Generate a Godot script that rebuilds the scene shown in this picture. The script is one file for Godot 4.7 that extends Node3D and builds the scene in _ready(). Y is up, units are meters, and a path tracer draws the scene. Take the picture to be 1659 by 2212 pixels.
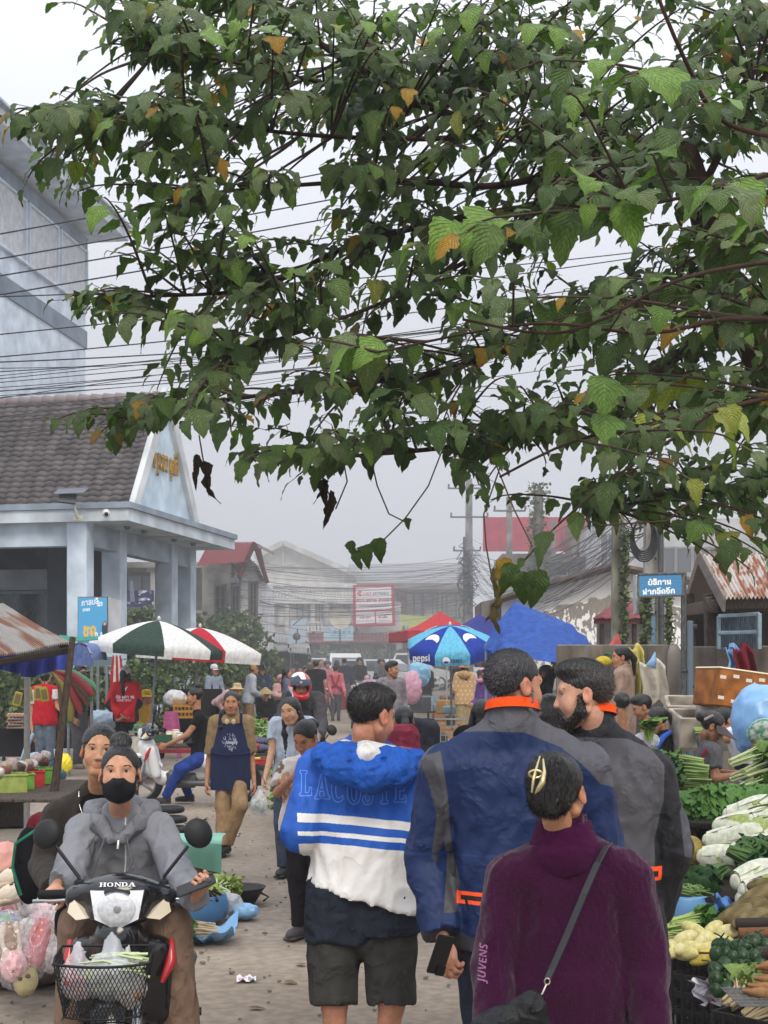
extends Node3D
func _ready()->void:
	rng.seed=20240117
	var cam:=Camera3D.new()
	cam.name="camera"
	cam.position=Vector3(0,EYE,0)
	cam.projection=Camera3D.PROJECTION_FRUSTUM
	cam.near=0.1
	cam.far=600.0
	cam.size=0.1*2212.0/F
	cam.frustum_offset=Vector2(0,(HY-1106.0)/F*0.1)
	add_child(cam)
	cam.make_current()
	var we:=WorldEnvironment.new()
	we.name="world_environment"
	var env:=Environment.new()
	var sky:=Sky.new()
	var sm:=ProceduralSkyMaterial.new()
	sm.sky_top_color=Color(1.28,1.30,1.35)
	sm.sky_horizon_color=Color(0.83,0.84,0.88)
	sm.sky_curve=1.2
	sm.ground_bottom_color=Color(0.45,0.43,0.42)
	sm.ground_horizon_color=Color(0.7,0.7,0.72)
	sm.sun_angle_max=1.0
	sm.sky_energy_multiplier=1.0
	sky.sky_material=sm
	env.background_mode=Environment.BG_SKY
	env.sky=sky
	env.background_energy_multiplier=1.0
	env.tonemap_mode=Environment.TONE_MAPPER_LINEAR
	env.tonemap_exposure=1.42
	env.fog_enabled=true
	env.fog_density=0.0016
	env.volumetric_fog_enabled=true
	env.volumetric_fog_density=0.0
	env.fog_light_color=Color(0.95,0.958,0.97)
	env.sdfgi_enabled=true
	env.ssao_enabled=true
	env.ssil_enabled=true
	we.environment=env
	add_child(we)
	var sun:=DirectionalLight3D.new()
	sun.name="sun"
	sun.light_color=Color(1.0,0.97,0.92)
	sun.light_energy=0.5
	sun.light_angular_distance=25.0
	sun.shadow_enabled=true
	add_child(sun)
	sun.look_at_from_position(Vector3(2,8.5,9),O)
	make_textures()
	var t0:=Time.get_ticks_msec()
	build_ground()
	var mist:=FogVolume.new()
	mist.name="mist"
	mist.size=Vector3(160,40,110)
	mist.position=Vector3(0,15,-87)
	var fm:=FogMaterial.new()
	fm.density=0.0085
	fm.albedo=Color(0.95,0.958,0.97)
	mist.material=fm
	add_child(mist)
	mist.set_meta("kind","stuff")
	tag(mist,"pale morning mist hanging over the far half of the street","mist")
	build_left_side()
	build_far_side()
	build_right_side()
	build_wires()
	print("setting ",Time.get_ticks_msec()-t0)
	build_people()
	print("people ",Time.get_ticks_msec()-t0)
	build_stalls()
	build_tree()
	print("all ",Time.get_ticks_msec()-t0)

# helpers
const F:=3195.0
const CX:=829.5
const HY:=1460.0
const EYE:=1.72
const O:=Vector3.ZERO
var rng:=RandomNumberGenerator.new()
var mats:={}
var tx:={}
var used:={}
var cur:Node3D
func rf(a:float,b:float)->float:
	return rng.randf_range(a,b)
func gy(d:float)->float:
	return 0.0 if d<14.0 else 0.018*(minf(d,90.0)-14.0)
func V(px:float,py:float,d:float)->Vector3:
	return Vector3((px-CX)/F*d,EYE+(HY-py)/F*d,-d)
func G(px:float,d:float,up:=0.0)->Vector3:
	return Vector3((px-CX)/F*d,gy(d)+up,-d)
func hx(s:String)->Color:
	return Color.html(s)
func numbered(n:String)->String:
	var k:int=used.get(n,0)
	used[n]=k+1
	return n if k==0 else "%s_%03d" % [n,k]
func tag(o:Node3D,label:String,cat:String,group:="")->void:
	o.set_meta("label",label)
	o.set_meta("category",cat)
	if group:
		o.set_meta("group",group)
func thing(n:String,label:String,cat:String,at:=O,turn:=0.0,group:="")->Node3D:
	var o:=Node3D.new()
	o.name=numbered(n)
	add_child(o)
	o.position=at
	o.rotation.y=turn
	tag(o,label,cat,group)
	cur=o
	return o
func Q(px:float,py:float,d:float)->Vector3:
	return V(px,py,d)-cur.position
func part(n:String,me:Mesh,m:Material,parent:Node3D,at:=O,b:=Basis())->MeshInstance3D:
	var o:=MeshInstance3D.new()
	o.name=n
	o.mesh=me
	o.material_override=m
	parent.add_child(o,true)
	o.transform=Transform3D(b,at)
	return o
func solo(n:String,me:Mesh,m:Material,label:String,cat:String,at:=O,b:=Basis(),group:="")->MeshInstance3D:
	var o:=part(numbered(n),me,m,self,at,b)
	tag(o,label,cat,group)
	return o
func ground_piece(n:String,me:Mesh,m:Material)->MeshInstance3D:
	var o:=part(numbered(n),me,m,self)
	o.set_meta("kind","structure")
	return o
func clone(o:Node3D,at:Vector3,b:Basis,label:String)->Node3D:
	var c:Node3D=o.duplicate()
	c.name=numbered(String(o.name).get_slice("_0",0))
	add_child(c)
	c.transform=Transform3D(b,at)
	c.set_meta("label",label)
	return c
func yawb(deg:float)->Basis:
	return Basis(Vector3.UP,deg_to_rad(deg))
func eul(x:float,y:float,z:float)->Basis:
	return Basis.from_euler(Vector3(deg_to_rad(x),deg_to_rad(y),deg_to_rad(z)))

# mesh building
class MB:
	var v:=PackedVector3Array()
	var uv:=PackedVector2Array()
	var c:=PackedColorArray()
	var ix:=PackedInt32Array()
	var col:=Color.WHITE
	func p(a:Vector3,t:=Vector2.ZERO)->int:
		v.append(a)
		uv.append(t)
		c.append(col)
		return v.size()-1
	func t3(a:int,b:int,d:int)->void:
		ix.append(a)
		ix.append(d)
		ix.append(b)
	func q4(a:int,b:int,d:int,e:int)->void:
		t3(a,b,d)
		t3(a,d,e)
	func tri(a:Vector3,b:Vector3,d:Vector3)->MB:
		t3(p(a),p(b),p(d))
		return self
	func quad(a:Vector3,b:Vector3,d:Vector3,e:Vector3)->MB:
		q4(p(a,Vector2(0,1)),p(b,Vector2(1,1)),p(d,Vector2(1,0)),p(e,Vector2(0,0)))
		return self
	func box(at:Vector3,s:Vector3,b:=Basis(),bev:=-1.0)->MB:
		var h:=s*0.5
		var e:=bev if bev>=0.0 else minf(0.012,minf(h.x,minf(h.y,h.z))*0.3)
		var k:=[]
		for i in 8:
			var g:=Vector3(1 if i & 1 else -1,1 if i & 2 else -1,1 if i & 4 else -1)
			var o:=v.size()
			p(at+b*(g*(h-Vector3(0,e,e))))
			p(at+b*(g*(h-Vector3(e,0,e))))
			p(at+b*(g*(h-Vector3(e,e,0))))
			k.append(o)
		q4(k[1],k[3],k[7],k[5]); q4(k[0],k[4],k[6],k[2])
		q4(k[2]+1,k[6]+1,k[7]+1,k[3]+1); q4(k[0]+1,k[1]+1,k[5]+1,k[4]+1)
		q4(k[4]+2,k[5]+2,k[7]+2,k[6]+2); q4(k[0]+2,k[2]+2,k[3]+2,k[1]+2)
		if e>0.0:
			q4(k[3],k[3]+1,k[7]+1,k[7]); q4(k[1],k[5],k[5]+1,k[1]+1)
			q4(k[2],k[6],k[6]+1,k[2]+1); q4(k[0],k[0]+1,k[4]+1,k[4])
			q4(k[5],k[7],k[7]+2,k[5]+2); q4(k[1],k[1]+2,k[3]+2,k[3])
			q4(k[4],k[4]+2,k[6]+2,k[6]); q4(k[0],k[2],k[2]+2,k[0]+2)
			q4(k[7]+1,k[6]+1,k[6]+2,k[7]+2); q4(k[3]+1,k[3]+2,k[2]+2,k[2]+1)
			q4(k[5]+1,k[5]+2,k[4]+2,k[4]+1); q4(k[1]+1,k[0]+1,k[0]+2,k[1]+2)
			for i in 8:
				var odd:bool=(i & 1 != 0) != ((i & 2 != 0) != (i & 4 != 0))
				if odd:
					t3(k[i],k[i]+1,k[i]+2)
				else:
					t3(k[i],k[i]+2,k[i]+1)
		return self
	func bar(a:Vector3,b:Vector3,w:float,d:float,up:=Vector3.UP)->MB:
		var z:=(b-a).normalized()
		var x:=up.cross(z)
		if x.length()<0.01:
			x=Vector3.RIGHT.cross(z)
		x=x.normalized()
		return box((a+b)*0.5,Vector3(w,d,a.distance_to(b)),Basis(x,z.cross(x),z))
	func tube(pts:Array,r,sides:=6,caps:=true)->MB:
		var n:=pts.size()
		var o:=v.size()
		var x:=Vector3.ZERO
		var far:=0.0
		for i in n:
			var z:Vector3=(pts[mini(i+1,n-1)]-pts[maxi(i-1,0)]).normalized()
			if i==0:
				x=z.cross(Vector3.UP if absf(z.y)<0.9 else Vector3.RIGHT)
			x=(x-z*x.dot(z)).normalized()
			var y:=z.cross(x)
			var rr:float=r[i] if r is Array else r
			if i>0:
				far+=pts[i].distance_to(pts[i-1])
			for k in sides:
				var a:=TAU*k/sides
				p(pts[i]+(x*cos(a)+y*sin(a))*rr,Vector2(float(k)/sides,far))
		for i in n-1:
			for k in sides:
				var k2:=(k+1) % sides
				q4(o+i*sides+k,o+i*sides+k2,o+(i+1)*sides+k2,o+(i+1)*sides+k)
		if caps:
			var a:=p(pts[0])
			var b:=p(pts[n-1])
			for k in sides:
				t3(a,o+(k+1) % sides,o+k)
				t3(b,o+(n-1)*sides+k,o+(n-1)*sides+(k+1) % sides)
		return self
	func lathe(prof:Array,seg:=20,at:=Vector3.ZERO,b:=Basis(),wob:=0.0)->MB:
		var o:=v.size()
		for i in prof.size():
			for k in seg:
				var a:=TAU*k/seg
				var r:float=prof[i][0]*(1.0+wob*sin(a*3+i)+wob*0.6*sin(a*7+i*2.0))
				p(at+b*Vector3(sin(a)*r,prof[i][1],cos(a)*r),Vector2(float(k)/seg,float(i)/prof.size()))
		for i in prof.size()-1:
			for k in seg:
				var k2:=(k+1) % seg
				q4(o+i*seg+k,o+i*seg+k2,o+(i+1)*seg+k2,o+(i+1)*seg+k)
		return self
	func ell(at:Vector3,r:Vector3,b:=Basis(),seg:=12,rings:=8)->MB:
		var o:=v.size()
		for i in rings+1:
			var f:=PI*i/rings-PI/2
			for k in seg:
				var a:=TAU*k/seg
				p(at+b*(Vector3(sin(a)*cos(f),sin(f),cos(a)*cos(f))*r),Vector2(float(k)/seg,float(i)/rings))
		for i in rings:
			for k in seg:
				var k2:=(k+1) % seg
				q4(o+i*seg+k,o+i*seg+k2,o+(i+1)*seg+k2,o+(i+1)*seg+k)
		return self
	func sheet(nu:int,nv:int,f:Callable)->MB:
		var o:=v.size()
		for j in nv+1:
			for i in nu+1:
				var a:=Vector2(float(i)/nu,float(j)/nv)
				p(f.call(a.x,a.y),Vector2(a.x,1.0-a.y))
		for j in nv:
			for i in nu:
				var k:=o+j*(nu+1)+i
				q4(k,k+1,k+nu+2,k+nu+1)
		return self
	func slab(nu:int,nv:int,f:Callable,th:Vector3)->MB:
		var o:=v.size()
		sheet(nu,nv,f)
		var o2:=v.size()
		sheet(nu,nv,func(u,w):return f.call(u,w)-th)
		for k in range(ix.size()-nu*nv*6,ix.size(),3):
			var s:=ix[k+1]
			ix[k+1]=ix[k+2]
			ix[k+2]=s
		var rim:=[]
		for i in nu:rim.append(i)
		for j in nv:rim.append(nu+j*(nu+1))
		for i in nu:rim.append((nu+1)*nv+nu-i)
		for j in nv:rim.append((nv-j)*(nu+1))
		for i in rim.size():
			var a:int=rim[i]
			var b:int=rim[(i+1) % rim.size()]
			q4(p(v[o2+a]),p(v[o2+b]),p(v[o+b]),p(v[o+a]))
		return self
	func prism(pts:Array,depth:Vector3)->MB:
		var flat:=PackedVector2Array()
		var n:=(-depth).normalized()
		var x:=(Vector3.UP if absf(n.y)<0.9 else Vector3.BACK).cross(n).normalized()
		var y:=n.cross(x)
		for a in pts:
			flat.append(Vector2(a.dot(x),a.dot(y)))
		var tr:=Geometry2D.triangulate_polygon(flat)
		for side in 2:
			var o:=v.size()
			for a in pts:
				p(a+depth*side)
			for i in range(0,tr.size(),3):
				var cr:=(flat[tr[i+1]]-flat[tr[i]]).cross(flat[tr[i+2]]-flat[tr[i]])>0
				if cr==(side==0):
					t3(o+tr[i],o+tr[i+1],o+tr[i+2])
				else:
					t3(o+tr[i],o+tr[i+2],o+tr[i+1])
		for i in pts.size():
			var a:Vector3=pts[i]
			var b:Vector3=pts[(i+1) % pts.size()]
			q4(p(a+depth),p(b+depth),p(b),p(a))
		return self
	func add(me:Dictionary,t:Transform3D)->MB:
		var o:=v.size()
		var mv:PackedVector3Array=me.v
		var mirror:=t.basis.determinant()<0
		for i in mv.size():
			v.append(t*mv[i])
			uv.append(Vector2.ZERO)
			c.append(me.c[i]*col if me.has("c") else col)
		var mi:PackedInt32Array=me.ix
		for i in range(0,mi.size(),3):
			ix.append(o+mi[i])
			ix.append(o+mi[i+(2 if mirror else 1)])
			ix.append(o+mi[i+(1 if mirror else 2)])
		return self
	func normals()->PackedVector3Array:
		var n:=PackedVector3Array()
		n.resize(v.size())
		for i in range(0,ix.size(),3):
			var a:=ix[i]
			var b:=ix[i+2]
			var d:=ix[i+1]
			var f:=(v[b]-v[a]).cross(v[d]-v[a])
			n[a]+=f
			n[b]+=f
			n[d]+=f
		for i in n.size():
			n[i]=n[i].normalized() if n[i].length_squared()>1e-20 else Vector3.UP
		return n
	func done(colors:=false)->ArrayMesh:
		var m:=ArrayMesh.new()
		if ix.is_empty():
			return m
		var a:=[]
		a.resize(Mesh.ARRAY_MAX)
		a[Mesh.ARRAY_VERTEX]=v
		a[Mesh.ARRAY_NORMAL]=normals()
		a[Mesh.ARRAY_TEX_UV]=uv
		if colors:
			a[Mesh.ARRAY_COLOR]=c
		a[Mesh.ARRAY_INDEX]=ix
		m.add_surface_from_arrays(Mesh.PRIMITIVE_TRIANGLES,a)
		return m
class Field:
	var o:Vector3
	var h:float
	var nx:int
	var ny:int
	var nz:int
	var d:PackedFloat32Array
	func _init(lo:Vector3,hi:Vector3,cell:float)->void:
		h=cell
		o=lo-Vector3.ONE*cell*2
		var s:=(hi-lo)/cell
		nx=int(s.x)+5
		ny=int(s.y)+5
		nz=int(s.z)+5
		d.resize(nx*ny*nz)
		d.fill(1.0)
	func cap(a:Vector3,b:Vector3,ra:float,rb:float,k:=0.02,ax:=Vector3.ZERO,fl:=1.0,flat_end:=false,sub:=false)->void:
		var m:=maxf(ra,rb)+k+2*h
		var i0:=clampi(int((minf(a.x,b.x)-m-o.x)/h),0,nx-1)
		var i1:=clampi(int((maxf(a.x,b.x)+m-o.x)/h)+1,0,nx-1)
		var j0:=clampi(int((minf(a.y,b.y)-m-o.y)/h),0,ny-1)
		var j1:=clampi(int((maxf(a.y,b.y)+m-o.y)/h)+1,0,ny-1)
		var k0:=clampi(int((minf(a.z,b.z)-m-o.z)/h),0,nz-1)
		var k1:=clampi(int((maxf(a.z,b.z)+m-o.z)/h)+1,0,nz-1)
		var ab:=b-a
		var stretch:=ax != Vector3.ZERO
		if stretch:
			ab+=ax*(ab.dot(ax)*(fl-1.0))
		var l2:=maxf(ab.length_squared(),1e-9)
		var dir:=ab/sqrt(l2)
		var len:=sqrt(l2)
		var dr:=rb-ra
		var dd:=d
		d=PackedFloat32Array()
		for kz in range(k0,k1+1):
			for jy in range(j0,j1+1):
				var at:=(kz*ny+jy)*nx+i0
				var q:=Vector3(o.x+i0*h,o.y+jy*h,o.z+kz*h)-a
				for i in range(i0,i1+1):
					var w:=q
					if stretch:
						w+=ax*(q.dot(ax)*(fl-1.0))
					var t:=clampf(w.dot(ab)/l2,0.0,1.0)
					var e:=(w-ab*t).length()-(ra+dr*t)
					if flat_end:
						e=maxf(e,w.dot(dir)-len)
					var f:=dd[at]
					if sub:
						e=-e
						var g:=maxf(k-absf(e-f),0.0)
						dd[at]=maxf(e,f)+g*g/k*0.25
					else:
						var g:=maxf(k-absf(e-f),0.0)
						dd[at]=minf(e,f)-g*g/k*0.25
					at+=1
					q.x+=h
		d=dd
	func ell(at:Vector3,r:Vector3,k:=0.01,sub:=false,b:=Basis())->void:
		var m:float=maxf(r.x,maxf(r.y,r.z))+k+2*h
		var lo:=((at-Vector3.ONE*m-o)/h).floor()
		var hi:=((at+Vector3.ONE*m-o)/h).ceil()
		var inv:=b.inverse()
		var ir:=Vector3.ONE/r
		var ir2:=ir*ir
		var dd:=d
		d=PackedFloat32Array()
		for kz in range(maxi(int(lo.z),0),mini(int(hi.z),nz-1)+1):
			for jy in range(maxi(int(lo.y),0),mini(int(hi.y),ny-1)+1):
				for i in range(maxi(int(lo.x),0),mini(int(hi.x),nx-1)+1):
					var w:=inv*(Vector3(o.x+i*h,o.y+jy*h,o.z+kz*h)-at)
					var a0:=(w*ir).length()
					var e:=a0*(a0-1.0)/maxf((w*ir2).length(),1e-6)
					var n:=(kz*ny+jy)*nx+i
					var f:=dd[n]
					if sub:
						e=-e
						var g:=maxf(k-absf(e-f),0.0)
						dd[n]=maxf(e,f)+g*g/k*0.25
					else:
						var g:=maxf(k-absf(e-f),0.0)
						dd[n]=minf(e,f)-g*g/k*0.25
		d=dd
	func keep(at:Vector3,n:Vector3)->void:
		var dd:=d
		d=PackedFloat32Array()
		var m:=0
		for kz in nz:
			for jy in ny:
				var e:=(Vector3(o.x,o.y+jy*h,o.z+kz*h)-at).dot(n)
				var st:=h*n.x
				for i in nx:
					if e>dd[m]:
						dd[m]=e
					e+=st
					m+=1
		d=dd
	func ripple(ns:FastNoiseLite,amp:float,sc:Vector3,near:=0.04,shear:=0.4)->void:
		var dd:=d
		d=PackedFloat32Array()
		var m:=0
		for kz in nz:
			for jy in ny:
				for i in nx:
					if absf(dd[m])<near:
						dd[m]+=amp*(absf(ns.get_noise_3d((o.x+i*h)*sc.x+(o.y+jy*h)*sc.y*shear,(o.y+jy*h)*sc.y-(o.x+i*h)*sc.x*shear,(o.z+kz*h)*sc.z))*2.2-0.5)
					m+=1
		d=dd
	func mesh()->Dictionary:
		var vv:=PackedVector3Array()
		var ix:=PackedInt32Array()
		var id:=PackedInt32Array()
		id.resize(d.size())
		id.fill(-1)
		var sy:=nx
		var sz:=nx*ny
		for kz in nz-1:
			for jy in ny-1:
				var m:=kz*sz+jy*sy
				for i in nx-1:
					var a:=d[m]
					var b:=d[m+1]
					var c:=d[m+sy]
					var e:=d[m+sy+1]
					var a2:=d[m+sz]
					var b2:=d[m+sz+1]
					var c2:=d[m+sz+sy]
					var e2:=d[m+sz+sy+1]
					var lo:=minf(minf(minf(a,b),minf(c,e)),minf(minf(a2,b2),minf(c2,e2)))
					if lo<0.0 and maxf(maxf(maxf(a,b),maxf(c,e)),maxf(maxf(a2,b2),maxf(c2,e2)))>=0.0:
						var s:=Vector3.ZERO
						var n:=0
						if (a<0) != (b<0):s+=Vector3(a/(a-b),0,0); n+=1
						if (c<0) != (e<0):s+=Vector3(c/(c-e),1,0); n+=1
						if (a2<0) != (b2<0):s+=Vector3(a2/(a2-b2),0,1); n+=1
						if (c2<0) != (e2<0):s+=Vector3(c2/(c2-e2),1,1); n+=1
						if (a<0) != (c<0):s+=Vector3(0,a/(a-c),0); n+=1
						if (b<0) != (e<0):s+=Vector3(1,b/(b-e),0); n+=1
						if (a2<0) != (c2<0):s+=Vector3(0,a2/(a2-c2),1); n+=1
						if (b2<0) != (e2<0):s+=Vector3(1,b2/(b2-e2),1); n+=1
						if (a<0) != (a2<0):s+=Vector3(0,0,a/(a-a2)); n+=1
						if (b<0) != (b2<0):s+=Vector3(1,0,b/(b-b2)); n+=1
						if (c<0) != (c2<0):s+=Vector3(0,1,c/(c-c2)); n+=1
						if (e<0) != (e2<0):s+=Vector3(1,1,e/(e-e2)); n+=1
						id[m]=vv.size()
						vv.append(o+(Vector3(i,jy,kz)+s/n)*h)
					m+=1
		for kz in range(1,nz-1):
			for jy in range(1,ny-1):
				var m:=kz*sz+jy*sy+1
				for i in range(1,nx-1):
					if id[m]>=0 or id[m-1-sy-sz]>=0 or id[m-1]>=0 or id[m-sy]>=0 or id[m-sz]>=0:
						var inside:=d[m]<0
						if inside != (d[m+1]<0):
							_q(ix,id[m-sy-sz],id[m-sz],id[m],id[m-sy],inside)
						if inside != (d[m+sy]<0):
							_q(ix,id[m-1-sz],id[m-1],id[m],id[m-sz],inside)
						if inside != (d[m+sz]<0):
							_q(ix,id[m-1-sy],id[m-sy],id[m],id[m-1],inside)
					m+=1
		return {"v":vv,"ix":ix}
	func _q(ix:PackedInt32Array,a:int,b:int,c:int,e:int,inside:bool)->void:
		if a<0 or b<0 or c<0 or e<0:
			return
		if inside:
			ix.append_array([a,c,b,a,e,c])
		else:
			ix.append_array([a,b,c,a,c,e])
class Pic:
	var im:Image
	var w:int
	var h:int
	func _init(ww:int,hh:int,c:Color)->void:
		w=ww
		h=hh
		im=Image.create(w,h,false,Image.FORMAT_RGBA8)
		im.fill(c)
	func poly(pts:Array,c:Color)->void:
		var y0:=1e9
		var y1:=-1e9
		for a in pts:
			y0=minf(y0,a.y)
			y1=maxf(y1,a.y)
		for y in range(maxi(int(y0),0),mini(int(y1)+1,h)):
			var xs:=[]
			var yy:=y+0.5
			for i in pts.size():
				var a:Vector2=pts[i]
				var b:Vector2=pts[(i+1) % pts.size()]
				if (a.y<=yy) != (b.y<=yy):
					xs.append(a.x+(yy-a.y)/(b.y-a.y)*(b.x-a.x))
			xs.sort()
			for i in range(0,xs.size()-1,2):
				var x0:=maxi(roundi(xs[i]),0)
				var x1:=mini(roundi(xs[i+1]),w)
				if x1>x0:
					im.fill_rect(Rect2i(x0,y,x1-x0,1),c)
	func p4(l:Array,c:Color)->void:
		var a:=[]
		for i in range(0,l.size(),2):
			a.append(Vector2(l[i]*w,l[i+1]*h))
		poly(a,c)
	func dot(at:Vector2,r:float,c:Color,ry:=-1.0)->void:
		var a:=[]
		for i in 16:
			a.append(at+Vector2(cos(TAU*i/16)*r,sin(TAU*i/16)*(r if ry<0 else ry)))
		poly(a,c)
	func line(pts:Array,r:float,c:Color)->void:
		for i in pts.size()-1:
			var a:Vector2=pts[i]
			var b:Vector2=pts[i+1]
			var n:=(b-a).orthogonal().normalized()*r
			poly([a+n,b+n,b-n,a-n],c)
		for a in pts:
			dot(a,r,c)
	func text(s:String,at:Vector2,size:float,c:Color,font:Font,sx:=1.0,slant:=0.0,grow:=0.0,turn:=0.0)->float:
		var tm:=TextMesh.new()
		tm.font=font
		tm.font_size=64
		tm.pixel_size=1.0/64.0
		tm.depth=0.0
		tm.horizontal_alignment=HORIZONTAL_ALIGNMENT_LEFT
		tm.vertical_alignment=VERTICAL_ALIGNMENT_BOTTOM
		tm.text=s
		var a:=tm.surface_get_arrays(0)
		var v:PackedVector3Array=a[Mesh.ARRAY_VERTEX]
		var ix:PackedInt32Array=a[Mesh.ARRAY_INDEX]
		var wd:=0.0
		var y0:=0.25
		var offs:=[Vector2.ZERO]
		if grow>0.0:
			offs=[]
			for k in 12:
				offs.append(Vector2.from_angle(TAU*k/12)*grow)
		for g in offs:
			for i in range(0,ix.size(),3):
				var l:=[]
				for k in 3:
					var q:=v[ix[i+k]]
					wd=maxf(wd,q.x*size*sx)
					l.append(at+g+Vector2((q.x*sx+(q.y-y0)*slant)*size,-(q.y-y0)*size).rotated(turn))
				poly(l,c)
		return wd
	func tex()->ImageTexture:
		return ImageTexture.create_from_image(im)

# materials
func noise(freq:float,seed_:=1,oct:=4,kind:=FastNoiseLite.TYPE_SIMPLEX_SMOOTH)->FastNoiseLite:
	var n:=FastNoiseLite.new()
	n.seed=seed_
	n.noise_type=kind
	n.frequency=freq
	n.fractal_octaves=oct
	return n
func grain(n:FastNoiseLite,lo:float,hi:float,size:=256,sx:=1,gam:=1.0)->ImageTexture:
	var im:=n.get_seamless_image(size,size,false,false,0.15)
	if sx>1:
		im.resize(size/sx,size,Image.INTERPOLATE_LANCZOS)
		var wide:=Image.create(size,size,false,im.get_format())
		for k in sx:
			wide.blit_rect(im,Rect2i(0,0,size/sx,size),Vector2i(k*size/sx,0))
		im=wide
	im.convert(Image.FORMAT_L8)
	var b:=im.get_data()
	for i in b.size():
		b[i]=clampi(int(255.0*(lo+(hi-lo)*pow(b[i]/255.0,gam))),0,255)
	return ImageTexture.create_from_image(Image.create_from_data(im.get_width(),im.get_height(),false,Image.FORMAT_L8,b))
func make_textures()->void:
	tx.mottle=grain(noise(0.012,3,5),0.76,1.0)
	tx.soft=grain(noise(0.02,5,3),0.82,1.0)
	tx.stain=grain(noise(0.009,8,5),0.5,1.0,256,1,0.6)
	tx.fine=grain(noise(0.16,7,3),0.0,1.0)
	tx.fold=grain(noise(0.022,9,3),0.0,1.0)
	tx.streak=grain(noise(0.03,11,4),0.45,1.0,256,8)
	tx.strand=grain(noise(0.03,13,4),0.0,1.0,256,16)
	tx.sand=grain(noise(0.05,15,5),0.8,1.0,512)
	var rn:=noise(0.011,19,3)
	rn.fractal_type=FastNoiseLite.FRACTAL_RIDGED
	rn.domain_warp_enabled=true
	rn.domain_warp_amplitude=22.0
	rn.domain_warp_frequency=0.02
	tx.crease=grain(rn,0.0,1.0,256,1,2.2)
func mat(c:Color,rough:=0.8,o:={})->StandardMaterial3D:
	var key:="%s %s %s" % [c,rough,o]
	if mats.has(key):
		return mats[key]
	var m:=StandardMaterial3D.new()
	m.albedo_color=c
	m.roughness=rough
	m.metallic=o.get("metal",0.0)
	m.metallic_specular=o.get("spec",0.4)
	if o.has("tex"):
		m.albedo_texture=tx[o.tex]
	if o.has("pic"):
		m.albedo_texture=o.pic
		m.texture_repeat=false
	if o.has("tri"):
		m.uv1_triplanar=true
		m.uv1_world_triplanar=o.get("world",false)
		var t=o.tri
		m.uv1_scale=t if t is Vector3 else Vector3.ONE*float(t)
		m.uv1_triplanar_sharpness=4.0
	if o.has("uvs"):
		m.uv1_scale=o.uvs
	if o.has("bump"):
		m.heightmap_enabled=true
		m.heightmap_texture=tx[o.bump]
		m.heightmap_scale=o.get("bs",0.3)
	if o.has("vc"):
		m.vertex_color_use_as_albedo=true
	if o.has("back"):
		m.backlight_enabled=true
		m.backlight=o.back
	if o.has("coat"):
		m.clearcoat_enabled=true
		m.clearcoat=o.coat
		m.clearcoat_roughness=0.1
	if o.has("rim"):
		m.rim_enabled=true
		m.rim=o.rim
		m.rim_tint=0.5
	if o.has("alpha"):
		m.transparency=BaseMaterial3D.TRANSPARENCY_ALPHA
		m.albedo_color.a=o.alpha
	if o.has("sss"):
		m.subsurf_scatter_enabled=true
		m.subsurf_scatter_strength=o.sss
	mats[key]=m
	return m
func cloth(c:Color,o:={})->StandardMaterial3D:
	var d:={"tex":"soft","tri":Vector3(2.6,1.5,2.6),"bump":"crease","bs":1.0,"spec":0.25}
	d.merge(o,true)
	return mat(c,d.get("rough",0.9),d)
func plastic(c:Color,rough:=0.4)->StandardMaterial3D:
	return mat(c,rough,{"tex":"soft","tri":2.0})
func plaster(c:Color,o:={})->StandardMaterial3D:
	var d:={"tex":"mottle","tri":0.25,"world":true,"bump":"fine","bs":0.3,"spec":0.2}
	d.merge(o,true)
	return mat(c,0.9,d)
func wood(c:Color)->StandardMaterial3D:
	return mat(c,0.85,{"tex":"streak","tri":1.3,"bump":"strand","bs":0.3,"spec":0.2})
func metal(c:Color,rough:=0.45)->StandardMaterial3D:
	return mat(c,rough,{"metal":0.8,"tex":"soft","tri":2.0})
func bag(c:Color,a:=0.45,r:=0.3)->StandardMaterial3D:
	return mat(c,r,{"alpha":a,"spec":0.6})
func font(n:String,bold:=false)->Font:
	var f:=SystemFont.new()
	f.font_names=PackedStringArray([n])
	if bold:
		f.font_weight=700
	return f

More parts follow.
